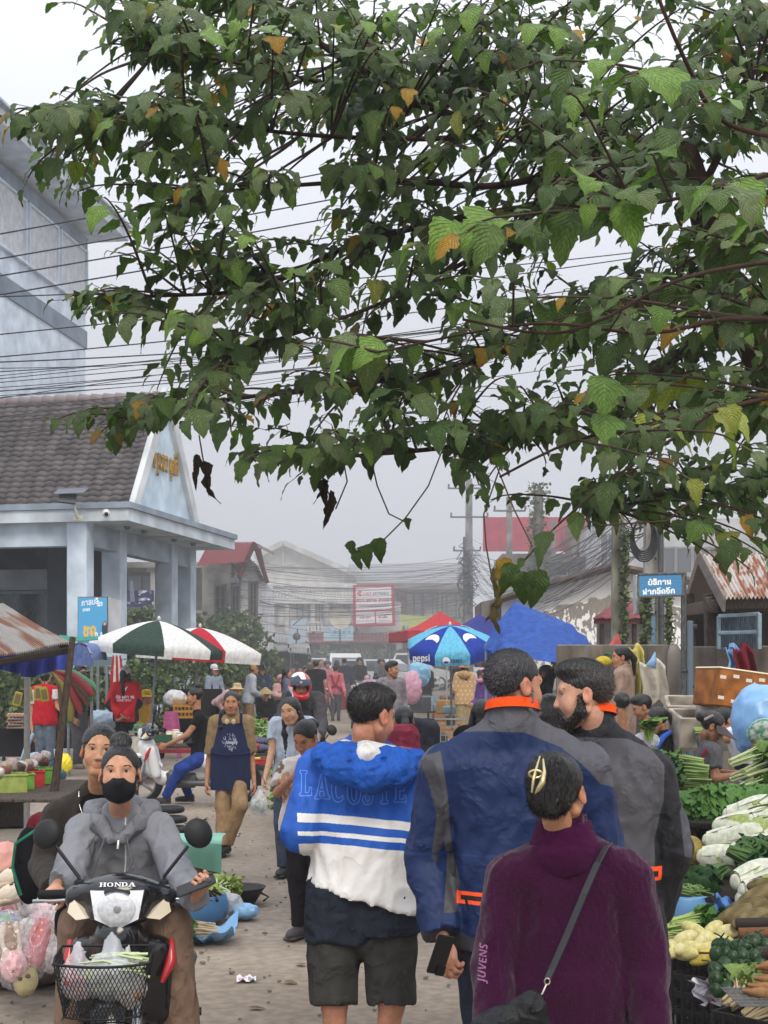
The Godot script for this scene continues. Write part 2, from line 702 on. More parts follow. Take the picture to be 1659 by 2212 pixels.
# the setting
const LAO:={
	"bo":[[.3,.8,.18,.92,.1,.8,.2,.7,.3,.8],[.1,.8,.1,.12,.3,0,.7,0,.88,.12,.88,1]],
	"lo":[[.1,.75,.3,.97,.6,1,.85,.8,.85,.1,.7,0,.4,0,.15,.12,.15,.3,.4,.45,.85,.5]],
	"ko":[[.05,.05,.22,.05,.18,.55,.35,.62,.12,.75,.35,.98,.65,1,.88,.8,.88,0]],
	"aa":[[.15,.72,.3,.95,.6,1,.85,.8,.85,0]],
	"no":[[.3,.85,.18,.97,.08,.85,.2,.75,.28,.8,.28,0,.6,.25,.9,0,.98,.12,.85,.22],[.85,.1,.85,1]],
	"fo":[[.28,.85,.15,.97,.06,.85,.15,.75,.2,.8,.2,0,.5,.5,.82,0,.82,1.35]],
	"jo":[[.2,.4,.12,.55,.25,.6,.3,.5,.2,.4],[.12,.5,.15,.85,.45,1,.8,.85,.85,.4,.7,.05,.4,0,.25,.12]],
	"do":[[.35,.25,.2,.35,.3,.45,.4,.35,.3,0,.12,.2,.12,.75,.4,1,.7,.95,.86,.75,.86,0]],
	"so":[[.3,.75,.15,.88,.28,1,.38,.85,.3,.7,.12,.35,.25,0,.65,0,.8,.3,.65,.7,.8,.9,.98,.85]],
	"ya":[[.2,.9,.5,1,.6,.7,.6,-.3,.4,-.4,.2,-.25]],
	"ngo":[[.3,.85,.2,.97,.12,.85,.3,.8,.7,.95,.85,.5,.6,0,.3,.05,.1,.35]],
	"kho":[[.3,.75,.15,.88,.28,1,.38,.85,.3,.7,.15,.3,.3,0,.7,0,.85,.3,.85,1]],
	"wo":[[.3,.8,.15,.9,.12,.75,.25,.7,.5,1,.85,.8,.85,.2,.5,0,.2,.15]],
	"mo":[[.3,.85,.18,.97,.08,.85,.2,.75,.25,.8,.25,.1,.1,0,.35,.05,.9,.1,.9,1]],
	"o^":[[.35,1.3,.5,1.2,.65,1.3,.5,1.42,.35,1.3]],
	"i^":[[.15,1.18,.25,1.4,.75,1.4,.85,1.18,.15,1.18]],
	"a^":[[.15,1.4,.25,1.2,.5,1.25,.6,1.4,.95,1.5]],
	"u_":[[.5,-.12,.5,-.4,.7,-.4]],
}
func lao_strokes(word:String)->Array:
	var out:=[]
	var x:=0.0
	for s in word.split(" "):
		var mark:=s.ends_with("^") or s.ends_with("_")
		if s=="-":
			x+=0.6
			continue
		for l in LAO[s]:
			var pts:=[]
			for i in range(0,l.size(),2):
				pts.append(Vector2((x-0.95 if mark else x)+l[i]*0.8,l[i+1]))
			out.append(pts)
		if not mark:
			x+=0.95
	out.append(x)
	return out
func lao_print(pc:Pic,word:String,at:Vector2,size:float,r:float,c:Color,slope:=0.0)->void:
	var st:=lao_strokes(word)
	for i in st.size()-1:
		var l:=[]
		for q in st[i]:
			l.append(at+Vector2(q.x*size,-q.y*size+q.x*size*slope))
		pc.line(l,r,c)
func build_ground()->void:
	var xs:=[]
	var zs:=[]
	for i in 61:
		var t:=(i-30)/30.0
		xs.append(t*5.0+signf(t)*pow(absf(t),5.0)*395.0)
	for i in 90:
		var t:=i/89.0
		zs.append(-12.0+40.0*t+560.0*pow(t,5.0))
	var nz:=noise(0.35,21,3)
	var mb:=MB.new()
	mb.sheet(60,89,func(u:float,w:float):
		var x:float=xs[roundi(u*60)]
		var d:float=zs[roundi(w*89)]
		var y:=gy(maxf(d,0.0))+nz.get_noise_2d(x*0.6,d*0.6)*0.012*clampf(1.0-d/60.0,0.0,1.0)-0.01
		return Vector3(x,y,-d))
	var m:=mat(hx("b4a697"),0.95,{"tex":"sand","tri":0.37,"world":true,"bump":"sand","bs":0.35,"spec":0.15})
	m.detail_enabled=true
	m.detail_blend_mode=BaseMaterial3D.BLEND_MODE_MUL
	m.detail_albedo=tx.mottle
	m.detail_uv_layer=BaseMaterial3D.DETAIL_UV_2
	m.uv2_triplanar=true
	m.uv2_world_triplanar=true
	m.uv2_scale=Vector3.ONE*0.083
	ground_piece("ground",mb.done(),m)
	var st:=MB.new()
	for k in 900:
		var d:=5.5+pow(rf(0,1),1.6)*26.0
		var x:=rf(-2.6,1.4)
		if d>16:x*=1.5
		var r:=rf(0.004,0.016)
		st.ell(Vector3(x,gy(d)+r*0.3,-d),Vector3(r*rf(0.8,1.6),r*0.7,r),yawb(rf(0,360)),5,3)
	solo("pebbles",st.done(),mat(hx("7d746a"),0.95),"small pebbles and dirt crumbs scattered over the street","gravel").set_meta("kind","stuff")
func fascia_slab(a:Vector3,u:Vector3,d:Vector3,y0:float,y1:float)->MB:
	var mb:=MB.new()
	var n:=[a,a+u,a+u+d,a+d]
	var lo:=[]
	for q in n:
		lo.append(Vector3(q.x,y0,q.z))
	var cr:=((lo[1]-lo[0]) as Vector3).cross(lo[2]-lo[0]).y
	if cr<0:
		lo.reverse()
	mb.prism([lo[0]+Vector3(0,y1-y0,0),lo[1]+Vector3(0,y1-y0,0),lo[2]+Vector3(0,y1-y0,0),lo[3]+Vector3(0,y1-y0,0)],Vector3(0,y0-y1,0))
	return mb
func window_part(parent:Node3D,c:Vector3,b:Basis,w:float,h:float,frame:Material,pane:Material,cols:=2,bars:=0)->void:
	var f:=MB.new()
	f.box(c+b*Vector3(-w/2,0,0),Vector3(0.07,h+0.1,0.1),b).box(c+b*Vector3(w/2,0,0),Vector3(0.07,h+0.1,0.1),b)
	f.box(c+b*Vector3(0,h/2,0),Vector3(w-0.08,0.08,0.098),b).box(c+b*Vector3(0,-h/2,0),Vector3(w+0.16,0.08,0.16),b)
	for i in range(1,cols):
		f.box(c+b*Vector3(w*(float(i)/cols-0.5),0,0),Vector3(0.05,h-0.09,0.08),b)
	for i in bars:
		f.box(c+b*Vector3(0,h*((i+1.0)/(bars+1)-0.5),0.01),Vector3(w-0.08,0.03,0.03),b)
	var wn:=part("window",f.done(),frame,parent)
	part("pane",MB.new().box(c+b*Vector3(0,0,-0.03),Vector3(w-0.02,h-0.02,0.02),b).done(),pane,wn)
func build_left_side()->void:
	var blue:=plaster(hx("e2f0fd"),{"tex":"soft"})
	var grey_blue:=plaster(hx("93a2b2"))
	var glass:=mat(hx("8d97a4"),0.15,{"spec":0.7})
	var o:=thing("blue_building","tall pale blue building with a deep eave behind the tiled roof at the left","building",V(185,1460,46))
	var d:=Vector3(0.14,0,-1).normalized()
	var out:=Vector3(1,0,0.14).normalized()
	var bb:=Basis(-d,Vector3.UP,out)
	var Y:=func(py:float)->float:return (HY-py)/F*46.0
	part("wall",MB.new().box(Vector3(0,(Y.call(520)-2)/2,0)-d*9-out*4,Vector3(18,Y.call(520)+2,8),bb,0.02).done(),blue,o)
	var eave:=part("roof",MB.new().box(Vector3(0,Y.call(492),0)-d*8.55-out*3.4,Vector3(18.9,0.42,9),bb,0.02).box(Vector3(0,Y.call(492)+0.26,0)-d*8.5-out*3.4,Vector3(19.1,0.1,9.2),bb).done(),plaster(hx("dbe6f0"),{"tex":"soft"}),o)
	part("fascia_strip",MB.new().box(Vector3(0,Y.call(483)+0.05,0)-d*8.5+out*1.22,Vector3(19.2,0.06,0.06),bb).done(),metal(hx("9aa7b4")),eave)
	part("band",MB.new().box(Vector3(0,Y.call(735),0)-d*9+out*0.004,Vector3(18,0.52,0.1),bb,0.0).done(),grey_blue,o)
	part("upper_band",MB.new().box(Vector3(0,Y.call(528),0)-d*9+out*0.004,Vector3(18,0.36,0.12),bb,0.0).done(),grey_blue,o)
	var curtain:=mat(hx("d8dce2"),0.6,{"tex":"soft","tri":0.6})
	for k in 4:
		var c:=Vector3(0,Y.call(606),0)-d*(1.15+k*2.5)+out*0.04
		window_part(o,c,Basis(-d,Vector3.UP,out),2.25,1.75,blue,curtain,1)
	var C:=V(277,1460,31.0)
	C.y=0
	d=Vector3(0.207,0,-1).normalized()
	var u:=Vector3(-1,0,-0.207).normalized()
	var fr:=Vector3(0.207,0,1)
	bb=Basis(-u,Vector3.UP,u.cross(Vector3.UP)*-1.0)
	bb=Basis(-u,Vector3.UP,(-u).cross(Vector3.UP))
	o=thing("portico_building","pale blue portico with square columns under a grey tiled gable roof","building",C)
	part("roof_slab",fascia_slab(O,u*8,d*7.4,4.98,5.24).done(),plaster(hx("d6e2ea"),{"tex":"mottle"}),o)
	part("roof_edge",fascia_slab(-u*0.06-d*0.06,u*8.1,d*7.52,5.243,5.37).done(),plaster(hx("98a5b2"),{"tex":"soft"}),o)
	var k0:=[[0.3,1.2],[2.2,1.2],[5.6,1.2],[7.0,1.2],[0.4,5.2]]
	for q in k0:
		part("column",MB.new().box(d*q[0]+u*q[1]+Vector3(0,2.45,0),Vector3(0.46,5.1,0.42),bb,0.03).done(),plaster(hx("d3e2f0"),{"tex":"soft"}),o)
	part("beam",MB.new().box(d*0.45+u*4.3+Vector3(0,4.74,0),Vector3(6.1,0.5,0.3),bb).done(),plaster(hx("cddbe8"),{"tex":"soft"}),o)
	part("beam",MB.new().box(d*3.65+u*1.2+Vector3(0,4.74,0),Vector3(0.3,0.49,6.5),bb).done(),plaster(hx("bccad6")),o)
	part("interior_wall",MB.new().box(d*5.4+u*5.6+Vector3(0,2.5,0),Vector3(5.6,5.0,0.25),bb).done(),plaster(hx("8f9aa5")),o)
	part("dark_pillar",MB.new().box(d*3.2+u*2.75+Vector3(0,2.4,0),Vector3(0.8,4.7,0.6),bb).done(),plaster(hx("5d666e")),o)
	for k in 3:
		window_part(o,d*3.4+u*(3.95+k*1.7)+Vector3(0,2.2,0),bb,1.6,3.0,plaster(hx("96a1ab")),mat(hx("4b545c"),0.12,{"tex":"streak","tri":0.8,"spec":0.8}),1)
	part("lintel",MB.new().box(d*3.5+u*5.5+Vector3(0,4.0,0),Vector3(5.4,0.5,0.2),bb).done(),plaster(hx("b5bdc4")),o)
	for q in [[1.2,0.5],[2.1,0.45],[4.2,0.5],[5.3,0.4]]:
		part("soffit_lamp",MB.new().lathe([[0.0,-0.08],[0.05,-0.07],[0.07,-0.02],[0.08,0.0]],10,d*q[0]+u*q[1]+Vector3(0,4.98,0)).done(),mat(hx("6b6f72")),o)
	var tl:=MB.new()
	var y0:=5.38
	var y1:=8.1
	var rows:=21
	for side in 2:
		var e0:=d*(0.85 if side==0 else 4.8)
		var e1:=d*2.85
		for r in rows:
			var a0:=e0.lerp(e1,float(r)/rows)+Vector3(0,lerpf(y0,y1,float(r)/rows),0)
			var a1:=e0.lerp(e1,float(r+1)/rows+0.004)+Vector3(0,lerpf(y0,y1,float(r+1)/rows)-0.02,0)
			var nn:=Vector3(0,0.035,0)-d*(0.035 if side==0 else -0.035)
			if side==0:
				tl.sheet(168,2,func(s,t):return a0.lerp(a1,maxf(0.0,t*2-1))+u*(8.0-7.72*s)+nn*(absf(sin(s*28*PI))*0.9+0.9*(2-2*t) if t>0.1 else -0.6))
			else:
				tl.sheet(28,1,func(s,t):return a0.lerp(a1,t)+u*(0.28+7.72*s)+nn*(0.9-t*0.9))
	var roof:=part("roof_tiles",tl.done(),mat(hx("6d686a"),0.8,{"tex":"stain","tri":0.7,"world":true,"bump":"fine","bs":0.2}),o)
	roof.set_meta("kind","stuff")
	var rid:=MB.new()
	for k in 26:
		var c:=d*2.85+u*(0.2+k*0.3)+Vector3(0,8.12,0)
		rid.tube([c,c+u*0.31+Vector3(0,0.015,0)],[0.09,0.115],8)
	part("roof_ridge",rid.done(),mat(hx("857a7a"),0.8),o)
	var gab:=part("gable",MB.new().prism([d*0.95+Vector3(0,5.37,0)+u*0.25,d*4.7+Vector3(0,5.37,0)+u*0.25,d*2.85+Vector3(0,8.0,0)+u*0.25],u*0.12).done(),plaster(hx("cfe2f0"),{"tex":"soft"}),o)
	var bg:=MB.new()
	for s in [0.78,4.92]:
		bg.bar(d*s+Vector3(0,5.3,0)+u*0.2,d*2.85+Vector3(0,8.22,0)+u*0.2,0.3,0.14,u)
	part("bargeboard",bg.done(),plaster(hx("dfe4e6"),{"tex":"mottle"}),o)
	var gold:=mat(hx("c79a3e"),0.4,{"metal":0.5,"tex":"stain","tri":3.0})
	var word:=lao_strokes("so ya ngo kho wo - so u_ bo ko i^")
	var sc:=0.25
	for i in word.size()-1:
		var lt:=MB.new()
		var pl:=[]
		for q in word[i]:
			pl.append(d*(2.85+(q.x-word[-1]/2)*sc*0.78)+Vector3(0,6.38+q.y*sc*1.45,0)+u*0.2)
		lt.tube(pl,0.024,5)
		part("letter",lt.done(),gold,gab)
	var lm:=thing("solar_lamp","solar street lamp with tilted panel fixed to the portico fascia","lamp",V(168,1118,30.7))
	part("bracket",MB.new().tube([O,Vector3(-0.06,0.25,0.12),Vector3(-0.1,0.36,0.1)],0.03,6).box(Vector3(0,0,-0.03),Vector3(0.2,0.1,0.03)).done(),mat(hx("b9b6a6"),0.6),lm)
	part("lamp_head",MB.new().box(Vector3(-0.18,0.38,0.15),Vector3(0.36,0.28,0.06),eul(-40,10,-8)).done(),mat(hx("55585c"),0.4),lm)
	part("solar_panel",MB.new().box(Vector3(-0.12,0.54,0.1),Vector3(0.62,0.03,0.45),eul(18,0,2)).done(),mat(hx("8e96a3"),0.2,{"metal":0.3}),lm)
	lm=thing("security_camera","small round security camera under the edge of the portico roof","camera",V(229,1109,30.9))
	part("housing",MB.new().ell(O,Vector3.ONE*0.09,Basis(),12,8).done(),plastic(hx("e4e2dc")),lm)
	part("lens",MB.new().ell(Vector3(0.02,-0.02,0.07),Vector3.ONE*0.045,Basis(),10,6).done(),plastic(hx("1c1c20"),0.15),lm)
	var pc:=Pic.new(256,320,hx("4f9fd0"))
	lao_print(pc,"ko aa lo bo lo i^",Vector2(30,60),32,3.2,hx("e9edf0"),-0.12)
	lao_print(pc,"no o^ wo",Vector2(170,62),26,3.4,hx("eef0ee"),-0.1)
	lao_print(pc,"kho wo no ngo",Vector2(40,100),18,2.4,hx("e9edf0"),-0.1)
	lao_print(pc,"so do",Vector2(46,275),64,9,hx("d9b455"))
	lao_print(pc,"wo - lo ko aa",Vector2(150,285),30,4,hx("f2f2f0"))
	pc.dot(Vector2(236,230),26,hx("2d3c52"),60)
	pc.dot(Vector2(236,190),13,hx("c99b82"))
	var sgn:=solo("poster_board",MB.new().quad(V(169,1386,30),V(231,1386,30),V(231,1291,30),V(169,1291,30)).done(),mat(Color.WHITE,0.6,{"pic":pc.tex()}),"blue poster board with white and gold lettering before the portico","sign")
	part("frame",MB.new().prism([V(167.5,1388,30),V(232.5,1388,30),V(232.5,1289,30),V(167.5,1289,30)],Vector3(0,0,-0.05)).done(),metal(hx("8b7f74")),sgn,Vector3(0,0,-0.01))
	part("leg",MB.new().tube([G(174,30),V(174,1386,30)+Vector3(0,0,-0.04)],0.03,6).tube([G(226,30),V(226,1386,30)+Vector3(0,0,-0.04)],0.03,6).done(),metal(hx("8c949a")),sgn)
	sgn=solo("notice_board",MB.new().prism([V(233,1388,30.2),V(262,1386,30.6),V(262,1297,30.6),V(233,1290,30.2)],Vector3(0,0,-0.06)).done(),plaster(hx("d4d8dc"),{"tex":"stain"}),"blank white side panel beside the blue poster board","sign")
	o=thing("balcony_house","weathered two storey house with balustraded balcony behind the portico columns","house",G(330,56))
	var wallm:=plaster(hx("c9c3bb"),{"tex":"stain"})
	part("wall",MB.new().prism([Q(195,1430,58),Q(455,1430,58),Q(455,1225,58),Q(195,1225,58)],Vector3(0,0,-3)).done(),wallm,o)
	part("roof_slab",MB.new().prism([Q(195,1226,55.5),Q(460,1226,55.5),Q(460,1214,55.5),Q(195,1214,55.5)],Vector3(0,0,-5)).done(),plaster(hx("a8a49c"),{"tex":"stain"}),o)
	part("balcony_slab",MB.new().prism([Q(195,1352,55.7),Q(458,1352,55.7),Q(458,1341,55.7),Q(195,1341,55.7)],Vector3(0,0,-2.2)).done(),plaster(hx("bdb7ae"),{"tex":"stain"}),o)
	for px in [208,332,448]:
		part("pillar",MB.new().box(Q(px,1285,55.9),Vector3(0.22,2.1,0.22)).box(Q(px,1232,55.9),Vector3(0.5,0.16,0.3)).done(),plaster(hx("cbc7c0")),o)
	part("handrail",MB.new().bar(Q(200,1322,55.8),Q(456,1322,55.8),0.12,0.1).done(),plaster(hx("cfcac2")),o)
	var bal:=MB.new().lathe([[0.03,0],[0.05,0.02],[0.025,0.06],[0.055,0.14],[0.03,0.24],[0.045,0.3]],6).done()
	for k in 40:
		part("baluster",bal,plaster(hx("cfcac2")),o,Q(202+k*6.5,1340.5,55.8))
	window_part(o,Q(215,1288,57.9),Basis(),1.1,1.3,plaster(hx("857c74")),glass,2,3)
	window_part(o,Q(307,1285,57.9),Basis(),1.2,1.6,plaster(hx("857c74")),glass,2)
	part("door",MB.new().box(Q(394,1295,57.95),Vector3(0.5,2.0,0.1)).done(),wood(hx("7c4338")),o)
	var pc2:=Pic.new(64,64,hx("252a5a"))
	for k in 30:
		pc2.dot(Vector2(rf(0,64),rf(0,64)),rf(2,5),[hx("e6e6ee"),hx("a9a2c8"),hx("5d6ab0")][k % 3])
	solo("hanging_cloth",MB.new().slab(8,5,func(s,t):return V(273+60*s,1310+3*s-34*t-4*s*t,55.4)+Vector3(0,0,0.06*sin(s*14)),Vector3(0,0,0.01)).done(),mat(Color.WHITE,0.9,{"pic":pc2.tex()}),"navy patterned cloth hung on the balcony to dry","laundry")
	solo("hanging_shirt",MB.new().slab(4,6,func(s,t):return V(281+9*s*(1.2-t*0.5),1300-45*t,55.3)+Vector3(0,0,0.05*sin(s*9)),Vector3(0,0,0.01)).done(),cloth(hx("9aa7b8")),"pale grey garment hung from the balcony roof","laundry")
	o=thing("white_house","white two storey house with steep red roofs and tall narrow windows","house",G(510,52))
	part("wall",MB.new().prism([Q(500,1440,51),Q(560,1440,51),Q(560,1250,51),Q(538,1205,51),Q(500,1250,51)],Vector3(0,0,-7)).done(),plaster(hx("f0f1f3"),{"tex":"soft"}),o)
	part("side_wall",MB.new().prism([Q(437,1440,52),Q(500,1440,51.6),Q(500,1215,51.6),Q(437,1215,52)],Vector3(0,0,-5)).done(),plaster(hx("e2dccd"),{"tex":"stain"}),o)
	for w in [[476,1305,0.36,1.3],[509,1300,0.26,1.25],[547,1297,0.26,1.25]]:
		window_part(o,Q(w[0],w[1],50.95 if w[0]>500 else 51.55),Basis(),w[2],w[3],plaster(hx("8b8580")),mat(hx("3d3a3a"),0.3),2,2)
	var red:=mat(hx("8e2f38"),0.7,{"tex":"mottle","tri":0.6,"world":true})
	var cor:=func(a:Vector3,b:Vector3,c2:Vector3,e:Vector3,n:int,amp:float)->ArrayMesh:
		var nn:=(b-a).cross(e-a).normalized()
		return MB.new().slab(n*4,1,func(s,t):return a.lerp(b,s).lerp(e.lerp(c2,s),t)+nn*amp*sin(s*n*TAU),nn*0.012).done()
	part("roof",cor.call(Q(425,1222,49.5),Q(534,1213,49.5),Q(551,1171,53),Q(452,1171,53),22,0.03),red,o)
	var gr:=part("gable_roof",cor.call(Q(518,1246,49.5),Q(500,1216,54),Q(526,1176,56),Q(549,1176,50.2),14,0.03),red,o)
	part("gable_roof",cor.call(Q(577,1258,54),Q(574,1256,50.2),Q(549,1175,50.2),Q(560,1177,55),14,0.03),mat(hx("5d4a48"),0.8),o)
	part("roof_trim",MB.new().bar(Q(516,1248,49.4),Q(550,1173,50.1),0.1,0.16).bar(Q(578,1260,50.1),Q(549,1173,50.1),0.1,0.14).done(),wood(hx("6e3b3a")),o)
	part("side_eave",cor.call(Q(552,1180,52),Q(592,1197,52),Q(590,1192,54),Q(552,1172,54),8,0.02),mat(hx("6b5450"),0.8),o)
	part("gutter_pipe",MB.new().tube([Q(519,1250,49.5),Q(518,1262,50),Q(501,1268,50.9),Q(500,1400,50.9)],0.05,6).done(),metal(hx("8d9196")),o)
	part("lower_wall",MB.new().prism([Q(440,1445,50.5),Q(505,1445,50.5),Q(505,1390,50.5),Q(440,1390,50.5)],Vector3(0,0,-0.3)).done(),plaster(hx("c9c6c0")),o)
func build_far_side()->void:
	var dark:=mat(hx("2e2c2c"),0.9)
	var glass:=mat(hx("3a3d42"),0.2,{"spec":0.7})
	var white:=plaster(hx("e6e6e5"),{"tex":"stain"})
	var o:=thing("gabled_house","large pale cream house end with a broad gable fading in the mist","house",G(640,112))
	part("wall",MB.new().prism([Q(556,1440,112),Q(770,1440,112),Q(770,1246,112),Q(612,1180,112),Q(556,1208,112)],Vector3(0,0,-12)).done(),plaster(hx("f0eee4"),{"tex":"soft"}),o)
	part("roof",MB.new().bar(Q(550,1204,111.5),Q(613,1173,111.5),1.0,0.4).bar(Q(612,1173,111.5),Q(785,1248,111.5),1.0,0.4).done(),plaster(hx("e4e2dc")),o)
	part("gable_trim",MB.new().bar(Q(612,1182,111.8),Q(612,1222,111.8),0.5,0.2).bar(Q(575,1222,111.8),Q(735,1222,111.8),0.3,0.2).done(),plaster(hx("cfcdc4")),o)
	o=thing("shop_house","white shop house with roof balustrade and a red awning at the street end","shop",G(660,80))
	var D:=80.0
	part("wall",MB.new().prism([Q(560,1450,D),Q(866,1450,D),Q(866,1300,D),Q(560,1300,D)],Vector3(0,0,-8)).done(),white,o)
	part("parapet",MB.new().bar(Q(558,1262,D-0.2),Q(770,1266,D-0.2),0.3,0.25).bar(Q(558,1298,D-0.2),Q(770,1299,D-0.2),0.4,0.3).done(),plaster(hx("eeeeec"),{"tex":"soft"}),o)
	var bal:=MB.new().lathe([[0.1,0],[0.12,0.1],[0.06,0.25],[0.1,0.45],[0.06,0.62],[0.11,0.72]],6).done()
	for k in 29:
		part("baluster",bal,plaster(hx("eeeeec"),{"tex":"soft"}),o,Q(563+k*7.1,1297,D-0.2))
	for w in [[588,1320,1.6,1.6],[660,1330,0.9,1.5],[690,1328,0.9,1.6],[730,1328,2.0,1.6]]:
		window_part(o,Q(w[0],w[1],D+0.02),Basis(),w[2],w[3],plaster(hx("8c8a88")),glass,3,1)
	for px in [620,676,706,762]:
		part("pilaster",MB.new().box(Q(px,1332,D-0.15),Vector3(0.24,1.7,0.3)).done(),plaster(hx("d9d8d4")),o)
	part("balcony_rail",MB.new().bar(Q(640,1345,D-1.2),Q(700,1345,D-1.2),0.15,0.12).done(),plaster(hx("d9d8d4")),o)
	for k in 8:
		part("baluster",bal,plaster(hx("eeeeec"),{"tex":"soft"}),o,Q(643+k*7.5,1365,D-1.2),Basis().scaled(Vector3(0.8,0.65,0.8)))
	var aw:=func(x0:float,y0:float,x1:float,y1:float,top:float,dd:float,n:int)->ArrayMesh:
		var a:Vector3=Q(x0,y0,dd-1.4)
		var b:Vector3=Q(x1,y1,dd-1.4)
		var e:Vector3=Q(x0+4,top,dd+0.1)
		var c:Vector3=Q(x1-4,top,dd+0.1)
		return MB.new().slab(n*4,1,func(s,t):return a.lerp(b,s).lerp(e.lerp(c,s),t)+Vector3(0,0.035,0)*sin(s*n*TAU),Vector3(0,0.03,0.02)).done()
	part("awning",aw.call(568,1388,866,1386,1366,D,40),mat(hx("a5535b"),0.7,{"tex":"stain","tri":0.4}),o)
	for w in [[600,44],[660,60],[745,70],[820,70]]:
		part("shop_shade_panel",MB.new().prism([Q(w[0]-w[1]/2,1450,D-0.05),Q(w[0]+w[1]/2,1450,D-0.05),Q(w[0]+w[1]/2,1392,D-0.05),Q(w[0]-w[1]/2,1392,D-0.05)],Vector3(0,0,-0.04)).done(),dark,o)  # near-black panel on the wall stands for shade inside the open shop
	part("yellow_panel",MB.new().prism([Q(757,1415,D-0.6),Q(808,1415,D-0.6),Q(808,1388,D-0.6),Q(757,1388,D-0.6)],Vector3(0,0,-0.05)).done(),plaster(hx("8f8a3c")),o)
	var ds:=font("Droid Sans",true)
	var pc:=Pic.new(400,420,hx("c2263c"))
	pc.p4([.06,.05,.94,.05,.94,.61,.06,.61],hx("efe9ee"))
	pc.p4([.06,.66,.52,.66,.52,.95,.06,.95],hx("efe9ee"))
	pc.p4([.55,.66,.94,.66,.94,.95,.55,.95],hx("efe9ee"))
	pc.text("LAO SKYWAY",Vector2(92,105),46,hx("43527e"),ds,0.92,0.25)
	pc.text("LAO",Vector2(92,105),46,hx("b3203a"),ds,0.92,0.25)
	pc.p4([.08,.2,.17,.12,.2,.15,.13,.2,.2,.25,.17,.28],hx("c2263c"))
	pc.p4([.15,.2,.2,.16,.22,.17,.18,.2,.22,.24,.2,.25],hx("c2263c"))
	lao_print(pc,"do wo aa - lo ko aa no - so wo ngo jo aa",Vector2(30,172),28,4,hx("b3203a"))
	pc.text("Xieng Khouang Branch Office",Vector2(60,218),24,hx("b3203a"),ds,0.85)
	lao_print(pc,"jo aa do - wo lo aa",Vector2(60,345),17,2.6,hx("b3203a"))
	lao_print(pc,"ko no - bo lo i^ ko",Vector2(240,345),17,2.6,hx("b3203a"))
	pc.text("Ticket Sale and Reservation",Vector2(34,378),17,hx("55506a"),ds,0.75)
	pc.text("Cargo Service",Vector2(238,378),17,hx("55506a"),ds)
	var s:=solo("airline_sign",MB.new().quad(V(764,1352,78),V(853,1350,78),V(850,1263,78),V(763,1265,78)).done(),mat(Color.WHITE,0.5,{"pic":pc.tex()}),"large red framed airline office signboard high on the white shop house","sign")
	part("backing",MB.new().prism([V(763,1353,78),V(854,1351,78),V(851,1262,78),V(762,1264,78)],Vector3(0,0,-0.4)).done(),mat(hx("a3263a")),s,Vector3(0,0,-0.03))
	pc=Pic.new(256,128,hx("b5d3e3"))
	pc.dot(Vector2(36,32),24,hx("3f6f9a"))
	pc.dot(Vector2(36,32),18,hx("dbe7ee"))
	pc.line([Vector2(30,24),Vector2(30,40)],3,hx("3f6f9a"))
	pc.line([Vector2(42,24),Vector2(42,40)],3,hx("3f6f9a"))
	pc.text("Thong Muang Som",Vector2(96,24),16,hx("3a6e86"),font("Droid Serif",true))
	lao_print(pc,"bo lo i^ ko aa no - fo ko - wo jo",Vector2(74,58),17,2.2,hx("345f90"))
	lao_print(pc,"no so do ko aa lo kho wo ngo bo lo",Vector2(60,86),13,1.5,hx("5d86a8"))
	lao_print(pc,"so do ko lo aa kho wo bo no",Vector2(76,108),10,1.2,hx("5d86a8"))
	solo("shop_sign",MB.new().prism([V(699,1385,77),V(763,1384,77),V(763,1353,77),V(699,1354,77)],Vector3(0,0,-0.12)).quad(V(699.5,1384.5,76.98),V(762.5,1383.5,76.98),V(762.5,1353.5,76.98),V(699.5,1354.5,76.98)).done(),mat(Color.WHITE,0.5,{"pic":pc.tex()}),"pale blue shop sign with round badge over the red awning","sign")
	o=thing("brown_shop_house","shop house with long grey tiled roof beside the airline signboard","shop",G(900,86))
	D=84.0
	part("wall",MB.new().prism([Q(845,1450,D),Q(1016,1450,D),Q(1016,1262,D),Q(845,1262,D)],Vector3(0,0,-8)).done(),plaster(hx("beb8b2"),{"tex":"stain"}),o)
	var t2:=MB.new()
	for r in 12:
		var a:Vector3=(Q(742,1263,D-1.2) as Vector3).lerp(Q(752,1221,D+3),r/12.0)
		var b:Vector3=(Q(1024,1264,D-1.2) as Vector3).lerp(Q(1012,1217,D+3),r/12.0)
		var a2:Vector3=(Q(742,1263,D-1.2) as Vector3).lerp(Q(752,1221,D+3),(r+1)/12.0)
		var b2:Vector3=(Q(1024,1264,D-1.2) as Vector3).lerp(Q(1012,1217,D+3),(r+1)/12.0)
		t2.sheet(120,1,func(x,t):return a.lerp(b,x).lerp(a2.lerp(b2,x),t)+Vector3(0,0.05,0.05)*(absf(sin(x*40*PI))+1.0-t))
	var rt:=part("roof_tiles",t2.done(),mat(hx("726a6b"),0.85,{"tex":"stain","tri":0.4,"world":true}),o)
	rt.set_meta("kind","stuff")
	part("roof_edge",MB.new().bar(Q(745,1266,D-1.2),Q(1022,1267,D-1.2),0.2,0.35).done(),plaster(hx("9c948e")),o)
	for w in [[885,1308,1.4,1.4],[925,1308,1.6,1.4],[975,1308,1.6,1.4]]:
		window_part(o,Q(w[0],w[1],D+0.02),Basis(),w[2],w[3],wood(hx("6d5a4e")),glass,3)
	part("brick_panel",MB.new().box(Q(870,1310,D-0.05),Vector3(0.5,1.8,0.2)).done(),plaster(hx("9c6a58")),o)
